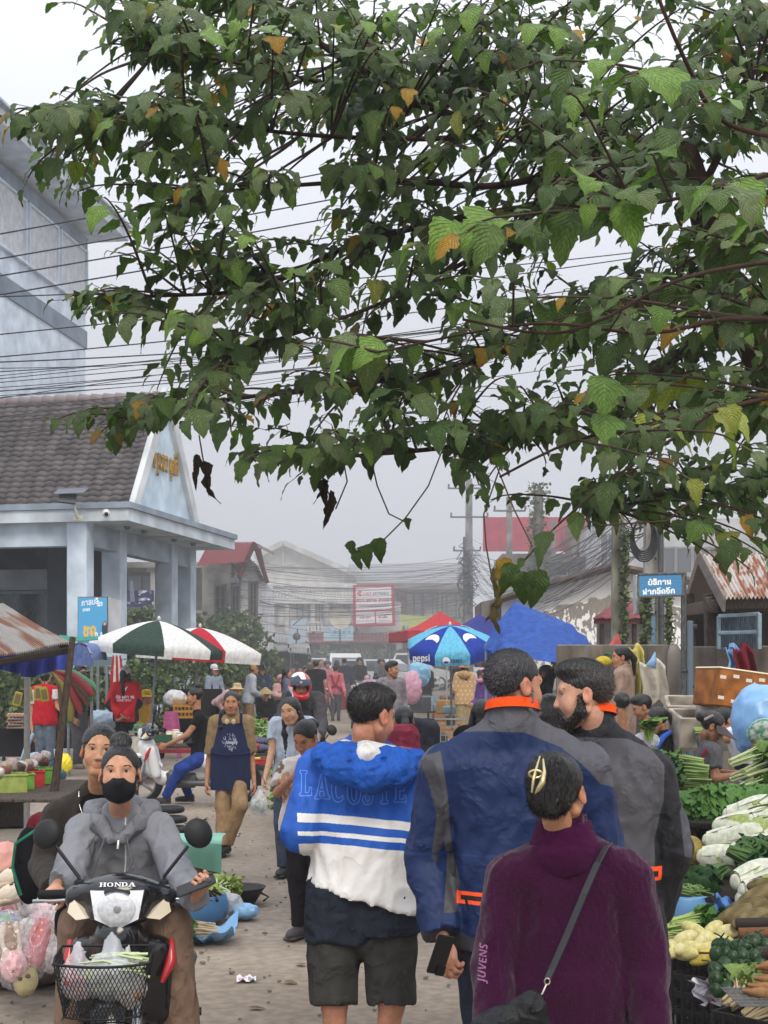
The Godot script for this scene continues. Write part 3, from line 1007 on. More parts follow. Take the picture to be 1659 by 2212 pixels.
	for w in [[900,60],[975,60]]:
		part("shop_shade_panel",MB.new().prism([Q(w[0]-w[1]/2,1450,D-0.05),Q(w[0]+w[1]/2,1450,D-0.05),Q(w[0]+w[1]/2,1385,D-0.05),Q(w[0]-w[1]/2,1385,D-0.05)],Vector3(0,0,-0.04)).done(),dark,o)  # shop opening is a dark panel, its inner shade put into the colour
	pc=Pic.new(256,96,hx("c9cf7a"))
	pc.p4([0,0,1,0,1,.4,0,.4],hx("bcc46c"))
	for k in 3:
		pc.p4([.02+k*.33,.45,.2+k*.33,.45,.2+k*.33,.98,.02+k*.33,.98],hx("b3c39a"))
		pc.dot(Vector2(20+k*84,70),9,hx("4b5f58"),22)
		pc.dot(Vector2(44+k*84,72),7,hx("58715f"),20)
	solo("shop_banner",MB.new().slab(10,4,func(a,b):return V(865+92*a,1373-46*b+4*sin(a*PI),76)+Vector3(0,0,0.08*sin(a*21)),Vector3(0,0,0.02)).done(),mat(Color.WHITE,0.8,{"pic":pc.tex()}),"yellow green printed banner stretched beside the airline signboard","banner")
	for k in 3:
		var r:Array=[[553,1389,668,1386,1364,62.0],[570,1408,640,1404,1392,58.0],[622,1408,672,1412,1390,57.0]][k]
		var st:=thing("stall_roof",["upper grey corrugated stall roof before the hedge","lower grey corrugated stall roof with dark stall below","small torn white awning at the end of the grey stall roofs"][k],"stall roof",G(r[0],r[5]))
		part("roof_sheet",aw.call(r[0],r[1],r[2],r[3],r[4],r[5],16),mat([hx("a9abad"),hx("b7b9b9"),hx("cfd1d0")][k],0.5,{"tex":"stain","tri":0.5}),st)
		for px in [r[0]+6,r[2]-6]:
			part("post",MB.new().tube([Q(px,1400,r[5]-1.2),Vector3((Q(px,1400,r[5]-1.2) as Vector3).x,0,1.2)],0.04,6).done(),metal(hx("777777")),st)
		part("interior_shade_sheet",MB.new().slab(10,4,func(a,b):return Q(r[0]+(r[2]-r[0])*a,1470-78*b,r[5])+Vector3(0,0,0.1*sin(a*30)),Vector3(0,0,0.02)).done(),cloth(hx("2d2b2e")),st)  # dark sheet added for the shaded stall interior, no real cloth
	pc=Pic.new(64,96,hx("b9cbd8"))
	pc.p4([.1,.1,.9,.1,.9,.3,.1,.3],hx("8fb3cc"))
	pc.p4([.15,.45,.85,.4,.85,.55,.15,.6],hx("4b5a66"))
	pc.p4([.15,.7,.7,.66,.7,.78,.15,.82],hx("4b5a66"))
	solo("roof_banner",MB.new().prism([V(695-0,1391,60),V(733,1388,60),V(738,1337,60),V(703,1340,60)].map(func(v):return v+Vector3(-0.0,0,0)),Vector3(0,0,-0.1)).done(),mat(Color.WHITE,0.6,{"pic":pc.tex()}),"tilted pale blue banner standing on the grey stall roofs","banner").position.x=-1.4
	var dish:=thing("satellite_dish","cream satellite dish beside the tilted pale banner","dish",V(734,1338,70))
	part("bowl",MB.new().lathe([[0.02,-0.02],[0.3,0.04],[0.5,0.16],[0.51,0.18],[0.3,0.07],[0.0,0.0]],18,O,eul(80,10,0)).done(),plaster(hx("cfc9b8"),{"tex":"soft"}),dish)
	part("mast",MB.new().tube([Vector3(0,-0.1,-0.1),Vector3(0,-1.3,-0.2)],0.04).done(),metal(hx("7c7c7c")),dish)
	var lamp:=thing("street_lamp","small solar street lamp on a bent arm over the stall roofs","lamp",V(640,1370,58))
	part("arm",MB.new().tube([Vector3(0,-1.6,0),Vector3(0,-0.3,0),Vector3(0.05,0.2,0)],0.03).done(),metal(hx("6c7074")),lamp)
	part("panel",MB.new().box(Vector3(0.1,0.55,0),Vector3(0.6,0.03,0.35),eul(0,0,42)).done(),mat(hx("6c747e"),0.3),lamp)
	part("lamp_head",MB.new().lathe([[0.0,-0.25],[0.14,-0.2],[0.16,-0.05],[0.08,0.05]],10,Vector3(0.02,0.0,0.1)).done(),mat(hx("54585c"),0.3),lamp)
func build_right_side()->void:
	var glass:=mat(hx("41464d"),0.2,{"spec":0.7})
	var o:=thing("red_panel_building","building with a big red panelled front above wooden walls behind the poles","building",G(1160,66))
	part("wall",MB.new().prism([Q(1085,1440,67),Q(1300,1440,67),Q(1300,1196,67),Q(1085,1196,67)],Vector3(0,0,-5)).done(),plaster(hx("8f8884"),{"tex":"stain"}),o)
	for k in 4:
		part("red_panel",MB.new().prism([Q(1044+k*57,1190,65.5),Q(1100+k*57,1190,65.5),Q(1100+k*57,1117,65.5),Q(1044+k*57,1117,65.5)],Vector3(0,0,-0.3)).done(),mat(hx("c42a48"),0.55,{"tex":"soft","tri":0.3}),o)
	for k in 16:
		part("plank",MB.new().box(Q(1263,1137+k*4.4,65),Vector3(1.75,0.085,0.06)).done(),wood([hx("9c5b45"),hx("8b4f3c"),hx("a2644c")][k % 3]),o)
	part("porch_roof",MB.new().prism([Q(1160,1214,62),Q(1305,1214,62),Q(1305,1203,62),Q(1160,1203,62)],Vector3(0,0,-4)).done(),mat(hx("5b5650"),0.9),o)
	for px in [1195,1240,1290]:
		part("pillar",MB.new().box(Q(px,1165,63),Vector3(0.18,1.6,0.18)).box(Q(px,1300,63),Vector3(0.3,3.6,0.3)).done(),plaster(hx("8d8a86")),o)
	for w in [[1178,1200,0.9,0.7],[1225,1230,1.2,0.6],[1262,1232,1.0,0.6]]:
		window_part(o,Q(w[0],w[1],66.9 if w[0]<1190 else 66.7),Basis(),w[2],w[3],plaster(hx("d7d7d6")),glass,2)
	o=thing("grey_building","grey white building with dark window bands behind the rusty shed","building",G(1420,58))
	part("wall",MB.new().prism([Q(1296,1440,58),Q(1800,1440,58),Q(1800,1120,58),Q(1296,1120,58)],Vector3(0,0,-6)).done(),plaster(hx("d2d3d5"),{"tex":"mottle"}),o)
	for w in [[1313,1172,0.6,0.7],[1313,1215,0.6,0.7]]:
		window_part(o,Q(w[0],w[1],57.95),Basis(),w[2],w[3],plaster(hx("b7b7b8")),glass,2)
	for k in 4:
		window_part(o,Q(1441+k*36,1211,57.95),Basis(),0.6,1.0,plaster(hx("9d9a98")),glass,1)
	part("canopy",MB.new().prism([Q(1418,1247,57),Q(1800,1247,57),Q(1800,1238,57),Q(1418,1238,57)],Vector3(0,0,-1.5)).done(),plaster(hx("b5b0ab")),o)
	var n1:=noise(0.02,31,5)
	var n2:=noise(0.06,33,4)
	var pc:=Pic.new(384,224,hx("e3e2df"))
	for y in 224:
		for x in 384:
			var a:=n1.get_noise_2d(x,y*1.6)
			var b:=n2.get_noise_2d(x*2.0,y*0.7)
			var c:=hx("f2f2f0")
			var v:=float(y)/224
			if v>0.3+0.08*a and v<0.52+a*0.25+b*0.3:
				c=hx("9a948a").lerp(hx("86817a"),clampf(b+0.5,0,1))
			elif v>0.5 and b>0.25:
				c=hx("a39d93")
			elif v<0.3:
				c=hx("c8c6c4").lerp(hx("d5d4d2"),clampf(a+0.5,0,1))
			pc.im.set_pixel(x,y,c)
	o=thing("peeling_warehouse","white warehouse gable with peeling stained plaster behind the tents","building",G(1290,38))
	var mm:=mat(Color.WHITE,0.9,{"pic":pc.tex(),"spec":0.2})
	var wl:=MB.new()
	var prof:=func(s:float)->float:return lerpf(1284,1222,s/0.58) if s<0.58 else lerpf(1222,1250,(s-0.58)/0.42)
	wl.slab(24,8,func(s,t):return Q(1085+400*s,lerpf(1450,prof.call(s),t),38),Vector3(0,0,0.3))
	part("wall",wl.done(),mm,o)
	part("roof",MB.new().prism([Q(1075,1288,37.3),Q(1325,1214,37.3),Q(1490,1246,37.3),Q(1490,1252,37.3),Q(1325,1221,37.3),Q(1075,1295,37.3)].map(func(v):return v),Vector3(0,0,-9)).done(),mat(hx("85705f"),0.8,{"tex":"stain","tri":0.8}),o)
	part("rafter",MB.new().bar(Q(1080,1297,37.6),Q(1325,1226,37.6),0.08,0.14).bar(Q(1325,1226,37.6),Q(1488,1258,37.6),0.08,0.14).done(),wood(hx("6b5a4e")),o)
	part("side_wing",MB.new().prism([Q(1040,1440,40),Q(1110,1440,40),Q(1110,1285,40),Q(1040,1300,40)],Vector3(0,0,-3)).done(),plaster(hx("8b7f76"),{"tex":"stain"}),o)
	o=thing("red_roof_shelter","low shelter with a faded red hip roof against the peeling wall","shelter",G(1340,30))
	var red:=mat(hx("8d3440"),0.7,{"tex":"stain","tri":0.8})
	part("roof",MB.new().slab(20,1,func(s,t):return (Q(1281,1335,28.8) as Vector3).lerp(Q(1420,1335,28.8),s).lerp((Q(1318,1308,31) as Vector3).lerp(Q(1420,1290,31),s),t)+Vector3(0,0.012*sin(s*90),0),Vector3(0,0.02,0.01)).done(),red,o)
	part("fascia",MB.new().bar(Q(1283,1341,28.9),Q(1420,1341,28.9),0.05,0.12).done(),wood(hx("8a5a56")),o)
	for px in [1300,1370,1415]:
		part("post",MB.new().tube([Q(px,1340,29),Vector3((Q(px,1340,29) as Vector3).x,0,1.0)],0.05).done(),wood(hx("5c4d43")),o)
	part("back_wall",MB.new().prism([Q(1290,1440,30.6),Q(1420,1440,30.6),Q(1420,1342,30.6),Q(1290,1342,30.6)],Vector3(0,0,-0.1)).done(),plaster(hx("a7a3a0"),{"tex":"stain"}),o)
	o=thing("market_shed","old wooden shed with a rusty corrugated roof beside the concrete wall","shed",G(1580,17))
	var rust:=Pic.new(256,128,hx("a8a29c"))
	for y in 128:
		for x in 256:
			var a:=n1.get_noise_2d(x*1.5,y*0.8)+0.4*n2.get_noise_2d(x*2.0,y)
			rust.im.set_pixel(x,y,hx("b0aaa4").lerp(hx("8a5a44"),smoothstep(-0.1,0.25,a)))
	var rm:=mat(Color.WHITE,0.75,{"pic":rust.tex(),"spec":0.3})
	var e0:Vector3=Q(1563,1291,14.6)
	var e1:Vector3=Q(1760,1286,15.6)
	var r0:Vector3=Q(1510,1199,17.0)
	var r1:Vector3=Q(1720,1192,18.2)
	part("roof_sheet",MB.new().slab(200,1,func(s,t):return e0.lerp(e1,s).lerp(r0.lerp(r1,s),t)+Vector3(0,0.014,0.008)*sin(s*46*TAU/2),Vector3(0,0.01,0.004)).done(),rm,o)
	var b0:Vector3=Q(1478,1304,18.6)
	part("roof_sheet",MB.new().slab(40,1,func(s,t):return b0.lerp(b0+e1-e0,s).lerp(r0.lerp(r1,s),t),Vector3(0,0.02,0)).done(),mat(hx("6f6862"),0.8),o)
	part("bargeboard",MB.new().bar(e0+Vector3(0,-0.06,0.02),r0+Vector3(0,-0.02,0.02),0.03,0.17).bar(b0+Vector3(0,-0.04,0.02),r0+Vector3(0,-0.02,0.02),0.03,0.13).done(),wood(hx("a49a92")),o)
	for p2 in [[1537,15.6,0.15],[1488,18.0,0.12],[1700,16.5,0.15]]:
		var top:Vector3=Q(p2[0],1283,p2[1])
		part("post",MB.new().bar(Vector3(top.x+0.05,0,top.z),top,p2[2],p2[2]).done(),wood(hx("6f655d")),o)
	part("beam",MB.new().bar(Q(1528,1306,15.3),Q(1760,1302,16.3),0.1,0.16).bar(Q(1563,1302,14.9),Q(1760,1296,15.9),0.05,0.14).bar(Q(1545,1310,15.2),Q(1488,1318,18),0.08,0.14).done(),wood(hx("7b6f66")),o)
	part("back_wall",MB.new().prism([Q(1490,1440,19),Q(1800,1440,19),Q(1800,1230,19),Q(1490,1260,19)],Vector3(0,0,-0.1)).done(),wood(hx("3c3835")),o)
	part("plank",MB.new().bar(Q(1525,1338,15.9),Q(1580,1322,15.2),0.02,0.12).done(),wood(hx("86807a")),o)
	o=thing("metal_gate","blue grey corrugated metal gate leaning inside the shed opening","gate",G(1600,15.0))
	part("gate_sheet",MB.new().slab(96,1,func(s,t):return Q(1556+88*s,1402-(72+4*s)*t,15.2-0.4*s)+Vector3(0,0,0.012*sin(s*20*TAU)),Vector3(0,0,0.006)).done(),mat(hx("8ba0ac"),0.5,{"tex":"streak","tri":1.0}),o)
	part("gate_frame",MB.new().bar(Q(1553,1403,15.12),Q(1553,1330,15.12),0.05,0.04).bar(Q(1640,1403,14.7),Q(1640,1325,14.7),0.06,0.04).bar(Q(1553,1367,15.1),Q(1640,1365,14.72),0.03,0.04).bar(Q(1553,1331,15.1),Q(1640,1326,14.72),0.03,0.04).done(),metal(hx("9db0ba"),0.6),o)
	var conc:=mat(hx("8a8178"),0.95,{"tex":"stain","tri":Vector3(1.2,0.5,1.2),"bump":"fine","bs":0.4,"spec":0.1})
	for k in 3:
		var r:Array=[[1232,1420,17.4,17.0,1404],[1519,1585,15.6,15.3,1402],[1586,1900,15.3,14.6,1400]][k]
		var a:=G(r[0],r[2])
		var b:=G(r[1],r[3])
		var h:=V(r[0],r[4],r[2]).y
		var dir:=(b-a).normalized()
		var w:=solo("concrete_wall",MB.new().box((a+b)/2+Vector3(0,h/2,0),Vector3(a.distance_to(b)+0.3,h,0.2),Basis(dir,Vector3.UP,dir.cross(Vector3.UP)),0.02).done(),conc,["long stained concrete wall behind the sellers left of the gateway","short stained concrete wall end right of the gateway","dark stained concrete wall under the metal gate at the right edge"][k],"wall")
		if k==0:
			for px in [1455]:
				var pt:=G(px,16.9)
				part("wall_post",MB.new().tube([pt,pt+Vector3(0,1.9,0),pt+Vector3(0,1.98,0),pt+Vector3(0,2.03,0)],[0.09,0.09,0.075,0.03],12).done(),plaster(hx("9b958d"),{"tex":"stain"}),w)
	o=thing("gate_post","blue grey square steel post standing in the gateway","post",G(1491,15.0))
	part("shaft",MB.new().box(Vector3(0,V(0,1345,15).y/2,0),Vector3(0.055,V(0,1345,15).y,0.055)).done(),mat(hx("5f6d79"),0.5),o)
	part("hinge",MB.new().box(Vector3(0.04,1.6,0),Vector3(0.06,0.05,0.05)).box(Vector3(0.04,2.2,0),Vector3(0.06,0.05,0.05)).box(Vector3(-0.05,1.75,0),Vector3(0.09,0.03,0.03)).done(),metal(hx("47525c")),o)
	o=thing("red_low_fence","low red corrugated fence seen through the gateway","fence",G(1500,24))
	for k in 7:
		part("slat",MB.new().box(Q(1505,1482+k*6,24),Vector3(0.75,0.038,0.04)).done(),mat(hx("8e3346"),0.7),o)
	pc=Pic.new(400,240,hx("4a88b8"))
	for k in 5:
		pc.p4([0,0.2*k,1,0.2*k,1,0.2*k+0.012,0,0.2*k+0.012],hx("3f76a2"))
	lao_print(pc,"bo o^ lo i^ ko aa no",Vector2(86,112),46,6.5,hx("f2f5f2"))
	lao_print(pc,"fo aa ko lo a^ do jo a^ ko",Vector2(34,220),46,6.5,hx("f2f5f2"))
	var b:=G(1476,15.4)
	o=thing("parking_sign","blue wooden sign with white lettering on a grey post","sign",b)
	part("board",MB.new().quad(V(1381,1288,15.3)-b,V(1473,1284,15.3)-b,V(1472,1240,15.3)-b,V(1381,1243,15.3)-b).done(),mat(Color.WHITE,0.7,{"pic":pc.tex()}),o)
	part("frame",MB.new().bar(V(1378,1290,15.31)-b,V(1476,1286,15.31)-b,0.04,0.02).bar(V(1378,1241,15.31)-b,V(1475,1238,15.31)-b,0.04,0.02).bar(V(1379.5,1287,15.31)-b,V(1379.5,1243,15.31)-b,0.035,0.018,Vector3.BACK).bar(V(1474.5,1284,15.31)-b,V(1474.5,1240,15.31)-b,0.035,0.018,Vector3.BACK).done(),wood(hx("8f8a80")),o)
	part("backing",MB.new().prism([V(1380,1288.5,15.3)-b,V(1474,1285,15.3)-b,V(1473,1239.5,15.3)-b,V(1380,1242.5,15.3)-b],Vector3(0,0,-0.03)).done(),wood(hx("6f6a62")),o,Vector3(0,0,-0.006))
	part("post",MB.new().bar(O,V(1477,1236,15.4)-b,0.07,0.05).done(),wood(hx("7d7f80")),o)

# poles, wires, creepers
func sag(a:Vector3,b:Vector3,s:float,n:=14)->Array:
	var l:=[]
	for i in n+1:
		var t:=float(i)/n
		l.append(a.lerp(b,t)-Vector3(0,s*4*t*(1-t),0))
	return l
func cable(a:Vector3,b:Vector3,s:float,r:float,label:String,grp:String,m:Material)->void:
	solo("overhead_cable",MB.new().tube(sag(a,b,s),r,5,false).done(),m,label,"cable",O,Basis(),grp)
func pole(label:String,px:float,top:float,d:float,w0:float,w1:float,arms:Array,round_:=false,c:=hx("a9a79f"))->Node3D:
	var b:=G(px,d)
	var o:=thing("utility_pole",label,"pole",b)
	var h:=V(px,top,d).y-b.y
	var m:=mat(c,0.9,{"tex":"stain","tri":Vector3(1.5,0.5,1.5),"bump":"fine","bs":0.3})
	if round_:
		part("shaft",MB.new().tube([O,Vector3(0.02,h*0.5,0),Vector3(0,h,0)],[w0,(w0+w1)/2,w1],12).done(),m,o)
	else:
		var mb:=MB.new()
		mb.sheet(4,1,func(s:float,t:float):
			var w:=lerpf(w0,w1,t)
			return [Vector3(-w,h*t,w),Vector3(w,h*t,w),Vector3(w,h*t,-w),Vector3(-w,h*t,-w),Vector3(-w,h*t,w)][roundi(s*4)])
		mb.box(Vector3(0,h,0),Vector3(w1*2.1,0.04,w1*2.1))
		part("shaft",mb.done(),m,o)
		var holes:=MB.new()
		for k in 10:
			holes.box(Vector3(0,h*(0.35+0.06*k),lerpf(w0,w1,0.35+0.06*k)),Vector3(0.03,0.03,0.02))
		part("bolt_holes",holes.done(),mat(hx("4e4c48")),o)
	for a in arms:
		var am:=MB.new().bar(Vector3(-a[1],h-a[0],0.12),Vector3(a[1],h-a[0],0.12),0.07,0.07)
		var arm:=part("cross_arm",am.done(),metal(hx("6e7276")),o)
		for k in 3:
			part("insulator",MB.new().lathe([[0.03,0],[0.05,0.05],[0.03,0.08],[0.05,0.12],[0.02,0.16]],8,Vector3(-a[1]+a[1]*k*0.95+0.05,h-a[0]+0.03,0.12)).done(),mat(hx("6a5850"),0.3),arm)
	return o
func build_wires()->void:
	var wire:=mat(hx("2b2c30"),0.6)
	var thin:=mat(hx("66686e"),0.6)
	pole("tall concrete pole with steel arms left of the red panelled front",1013,1035,62,0.19,0.13,[[0.4,0.9],[1.6,0.8]],false,hx("9a9894"))
	pole("dark round pole wrapped in cables close behind the tall concrete pole",1008,1160,64,0.2,0.16,[[0.6,0.6]],true,hx("6d6a66"))
	pole("slim concrete pole before the red panelled front",1100,1075,55,0.13,0.1,[[0.5,0.6]],false,hx("a29f98"))
	pole("lichen stained slim pole with creeper before the peeling wall",1335,1100,24,0.11,0.09,[],false,hx("9c9c86"))
	var o:=pole("thick pale concrete pole with meter box behind the parking sign",1412,1060,21,0.15,0.12,[],false,hx("b9b6ac"))
	var b:=o.position
	part("meter_box",MB.new().box(V(1391,1285,20.8)-b,Vector3(0.27,0.55,0.2)).done(),plastic(hx("b3b5b3"),0.6),o)
	part("conduit",MB.new().tube([V(1428,1420,20.7)-b,V(1426,1250,20.7)-b,V(1424,1100,20.7)-b],0.035).tube([V(1432,1420,20.8)-b,V(1429,1100,20.8)-b],0.025).done(),plastic(hx("54585c")),o)
	part("blue_strip",MB.new().box(V(1411,1370,20.75)-b,Vector3(0.06,0.5,0.02)).done(),plastic(hx("7fa9d0")),o)
	var coil:=MB.new()
	for k in 6:
		var l:=[]
		for i in 21:
			var a:=TAU*i/20+k
			l.append(V(1388,1155+k*3,20.7)-b+Vector3(cos(a)*(0.13+0.012*k),sin(a)*(0.24+0.01*k),0.04+0.015*k))
		coil.tube(l,0.012,5,false)
	part("cable_coil",coil.done(),wire,o)
	o=pole("creeper covered pole before the red panelled front",1163,1060,48,0.2,0.15,[],true,hx("7c7a70"))
	var lm:=leaf_small()
	for c in [[1163,1045,1330,48.0,26.0,900,"grey green creeper smothering the tall round pole"],[1350,1150,1400,23.8,9.0,330,"thin creeper climbing the lichen stained pole"],[1395,1270,1420,20.6,13.0,260,"creeper beside the meter box of the thick pole"],[1444,1270,1410,19.5,7.0,170,"creeper strand hanging beside the parking sign"]]:
		var t:=[]
		var stems:=MB.new()
		for k in 5:
			var l:=[]
			for i in 9:
				l.append(V(c[0]+rf(-c[4],c[4])*0.5,lerpf(c[1],c[2],i/8.0),c[3]+rf(-0.1,0.1)))
			stems.tube(l,0.008,4,false)
		for k in c[5]:
			var s:=rf(0.06,0.12)*(1.5 if c[3]>40 else 1.0)
			t.append(Transform3D(eul(rf(-90,20),rf(0,360),0).scaled(Vector3.ONE*s),V(c[0]+rf(-1,1)*c[4]*(0.4+0.6*rf(0,1)),rf(c[1],c[2]),c[3]+rf(-0.15,0.2))))
		var cr:=thing("creeper",c[6],"climbing plant",O)
		part("stems",stems.done(),mat(hx("4a4034"),0.9),cr)
		scatter("leaves",lm,t,[hx("5c6a45"),hx("6f7d52"),hx("49562f")],cr)
	var g1:="cables fanning from the street poles to the left"
	var l1:="black overhead cable crossing the sky towards the left edge"
	var heavy:=[[505,395],[558,462],[595,505],[636,545]]
	var nm:=["topmost","second","third","lowest"]
	for k in 4:
		cable(V(-30,heavy[k][0]+6,20),V(1420,heavy[k][1]-170,26),0.05,0.011,"thick cable, %s of the four crossing before the tall blue building" % nm[k],"four thick power cables",wire)
	for k in 20:
		var y0:float=[642,724,774,782,796,805,816,822,830,838,845,850,856,862,866,882,905,914,938,946][k]+rf(-2,2)
		cable(V(-30,y0,20+rf(0,2)),V(1420,y0-190+rf(-30,40)-(k-12)*4,27),rf(0.0,0.25),rf(0.0045,0.008) if k>3 else 0.01,l1,g1,wire)
	var l2:="thin cable of the tangle spanning the street between poles and white house"
	for k in 36:
		cable(V(445+rf(0,110),1215+k*3.6+rf(-6,6),50.3),V(1010+rf(-3,3),1205+k*3.4+rf(-12,12),61.5),rf(0.1,0.9),rf(0.005,0.010),l2,"cable tangle across the street end",thin)
	var l3:="slack cable of the bundle drooping between the poles at the right"
	for k in 34:
		cable(V(1012+rf(-4,4),1195+rf(-40,90),61.5),V(1335+rf(-6,90),1105+rf(-55,70),24.5),rf(0.5,1.9),rf(0.005,0.009),l3,"drooping cable bundle at the right",thin)
	for k in 6:
		cable(V(1340,1110+k*8,24),V(1420,1100+k*6,21),rf(0.1,0.4),0.01,"short slack cable linking the two near concrete poles","short cables between the near poles",wire)
	var tan:=MB.new()
	for k in 26:
		var l:=[]
		var c:=V(1010+rf(-14,14),1240+rf(-40,70),61.6)
		for i in 7:
			l.append(c+Vector3(rf(-0.35,0.35),(i-3)*0.2+rf(-0.2,0.2),rf(-0.1,0.2)))
		tan.tube(l,0.02,4,false)
	solo("cable_tangle",tan.done(),wire,"dark knot of coiled cables wrapped round the far poles","cables").set_meta("kind","stuff")
func leaf_small()->ArrayMesh:
	var mb:=MB.new()
	mb.sheet(2,3,func(u:float,v:float):
		var w:float=[0.16,0.42,0.36,0.02][roundi(v*3)]
		return Vector3((u-0.5)*2*w,v-0.05-0.15*v*v,0.12*absf(u-0.5)*2-0.25*v*v))
	return mb.done()
func scatter(n:String,me:Mesh,xf:Array,cols:Array,parent:Node3D,m:Material=null)->MultiMeshInstance3D:
	var mm:=MultiMesh.new()
	mm.transform_format=MultiMesh.TRANSFORM_3D
	mm.use_colors=true
	mm.mesh=me
	mm.instance_count=xf.size()
	for i in xf.size():
		mm.set_instance_transform(i,xf[i])
		var c:Color=cols[rng.randi() % cols.size()]
		c=c.lightened(rf(0,0.12)) if i % 2 else c.darkened(rf(0,0.2))
		mm.set_instance_color(i,c.srgb_to_linear())
	var o:=MultiMeshInstance3D.new()
	o.name=n
	o.multimesh=mm
	o.material_override=m if m else mat(Color.WHITE,0.6,{"vc":true,"back":Color(0.35,0.42,0.2),"spec":0.4})
	parent.add_child(o,true)
	o.set_meta("kind","stuff")
	return o

# people
var protos:={}
func head_proto(male:bool)->Dictionary:
	var key:="head%s" % male
	if protos.has(key):
		return protos[key]
	var f:=Field.new(Vector3(-0.1,-0.15,-0.125),Vector3(0.1,0.13,0.135),0.0045)
	var w:=1.06 if male else 1.0
	var fem:=0.0 if male else 0.003
	f.ell(Vector3(0,0.034,-0.018),Vector3(0.074,0.086,0.096))
	f.ell(Vector3(0,-0.022,0.03),Vector3(0.063*w,0.084,0.058),0.03)
	f.ell(Vector3(0,-0.088,0.052),Vector3(0.032*w,0.026,0.03),0.03)
	for s in [-1,1]:
		f.cap(Vector3(s*0.058*w,-0.055,-0.005),Vector3(s*0.022,-0.095,0.055),0.017,0.016,0.03)
		f.ell(Vector3(s*0.036,-0.034,0.06),Vector3(0.028,0.026,0.022),0.03)
		f.ell(Vector3(s*0.032,0.012,0.092),Vector3(0.018,0.0105,0.0175),0.014,true)
		f.ell(Vector3(s*0.011,-0.032,0.094),Vector3(0.009-fem*0.5,0.0075,0.01),0.008)
		f.ell(Vector3(s*0.08,-0.004,-0.012),Vector3(0.009,0.033,0.02),0.006,false,eul(-12,s*22,s*8))
		f.ell(Vector3(s*0.089,-0.001,-0.006),Vector3(0.006,0.019,0.011),0.004,true,eul(-12,s*22,s*8))
	f.cap(Vector3(-0.034,0.03,0.074-fem),Vector3(0.034,0.03,0.074-fem),0.011-fem,0.011-fem,0.02)
	f.cap(Vector3(0,0.012,0.084),Vector3(0,-0.028,0.101 if male else 0.095),0.0075-fem*0.4,0.0105-fem*0.6,0.012)
	f.cap(Vector3(-0.019,-0.06,0.083),Vector3(0.019,-0.06,0.083),0.006,0.006,0.008)
	f.cap(Vector3(-0.015,-0.0695,0.083),Vector3(0.015,-0.0695,0.083),0.0068,0.0068,0.006)
	f.ell(Vector3(0,-0.0645,0.096),Vector3(0.024,0.0016,0.008),0.003,true)
	var me:=f.mesh()
	var c:=PackedColorArray()
	for p in me.v:
		var k:=Color.WHITE
		var lip:=clampf(1.6-Vector2(p.x/0.024,(p.y+0.065)/0.012).length(),0,1) if p.z>0.075 else 0.0
		k=k.lerp(Color(0.8,0.48,0.46),lip*0.8)
		var blush:=clampf(1.0-Vector2((absf(p.x)-0.045)/0.03,(p.y+0.03)/0.03).length(),0,1) if p.z>0.02 else 0.0
		k=k.lerp(Color(1.05,0.86,0.83),blush*0.6)
		if absf(p.x)>0.077:
			k=k.lerp(Color(1.08,0.8,0.76),0.6)
		if male and p.y<-0.045 and p.z>-0.01:
			k=k.lerp(Color(0.72,0.72,0.74),0.45*clampf((-0.045-p.y)/0.02,0,1)*(1.0-lip))
		c.append(k)
	me.c=c
	protos[key]=me
	return me
func hand_proto(curl:float)->Dictionary:
	var key:="hand%s" % curl
	if protos.has(key):
		return protos[key]
	var f:=Field.new(Vector3(-0.05,-0.1,-0.03),Vector3(0.085,0.03,0.19),0.004)
	f.cap(Vector3(0,0,-0.03),Vector3(0,0,0.02),0.023,0.024,0.02,Vector3.UP,1.25)
	f.ell(Vector3(0,-0.003,0.052),Vector3(0.04,0.016,0.048),0.015)
	var xs:=[0.029,0.01,-0.009,-0.027]
	var ls:=[0.072,0.08,0.074,0.058]
	for i in 4:
		var p:=Vector3(xs[i],0.002,0.084-absf(i-1.2)*0.006)
		var a:=curl*(0.8+0.1*i)
		f.cap(Vector3(xs[i]*0.6,0.002,0.04),p,0.009,0.0095,0.008)
		for s in 3:
			var l:float=ls[i]*[0.45,0.31,0.24][s]
			var q:=p+Vector3(xs[i]*0.12,-sin(a),cos(a))*l
			f.cap(p,q,0.0092-0.0009*s,0.0084-0.0009*s,0.003)
			p=q
			a+=curl*[1.15,0.8,0.5][s]
	var t0:=Vector3(0.024,-0.006,0.022)
	var t1:=Vector3(0.05,-0.016,0.05)
	var t2:=Vector3(0.056-curl*0.012,-0.022-0.02*curl,0.082)
	f.cap(t0,t1,0.014,0.0115,0.012)
	f.cap(t1,t2,0.0108,0.009,0.005)
	f.cap(t2,t2+Vector3(-0.006-curl*0.008,-0.008,0.02),0.009,0.0075,0.004)
	var me:=f.mesh()
	protos[key]=me
	return me
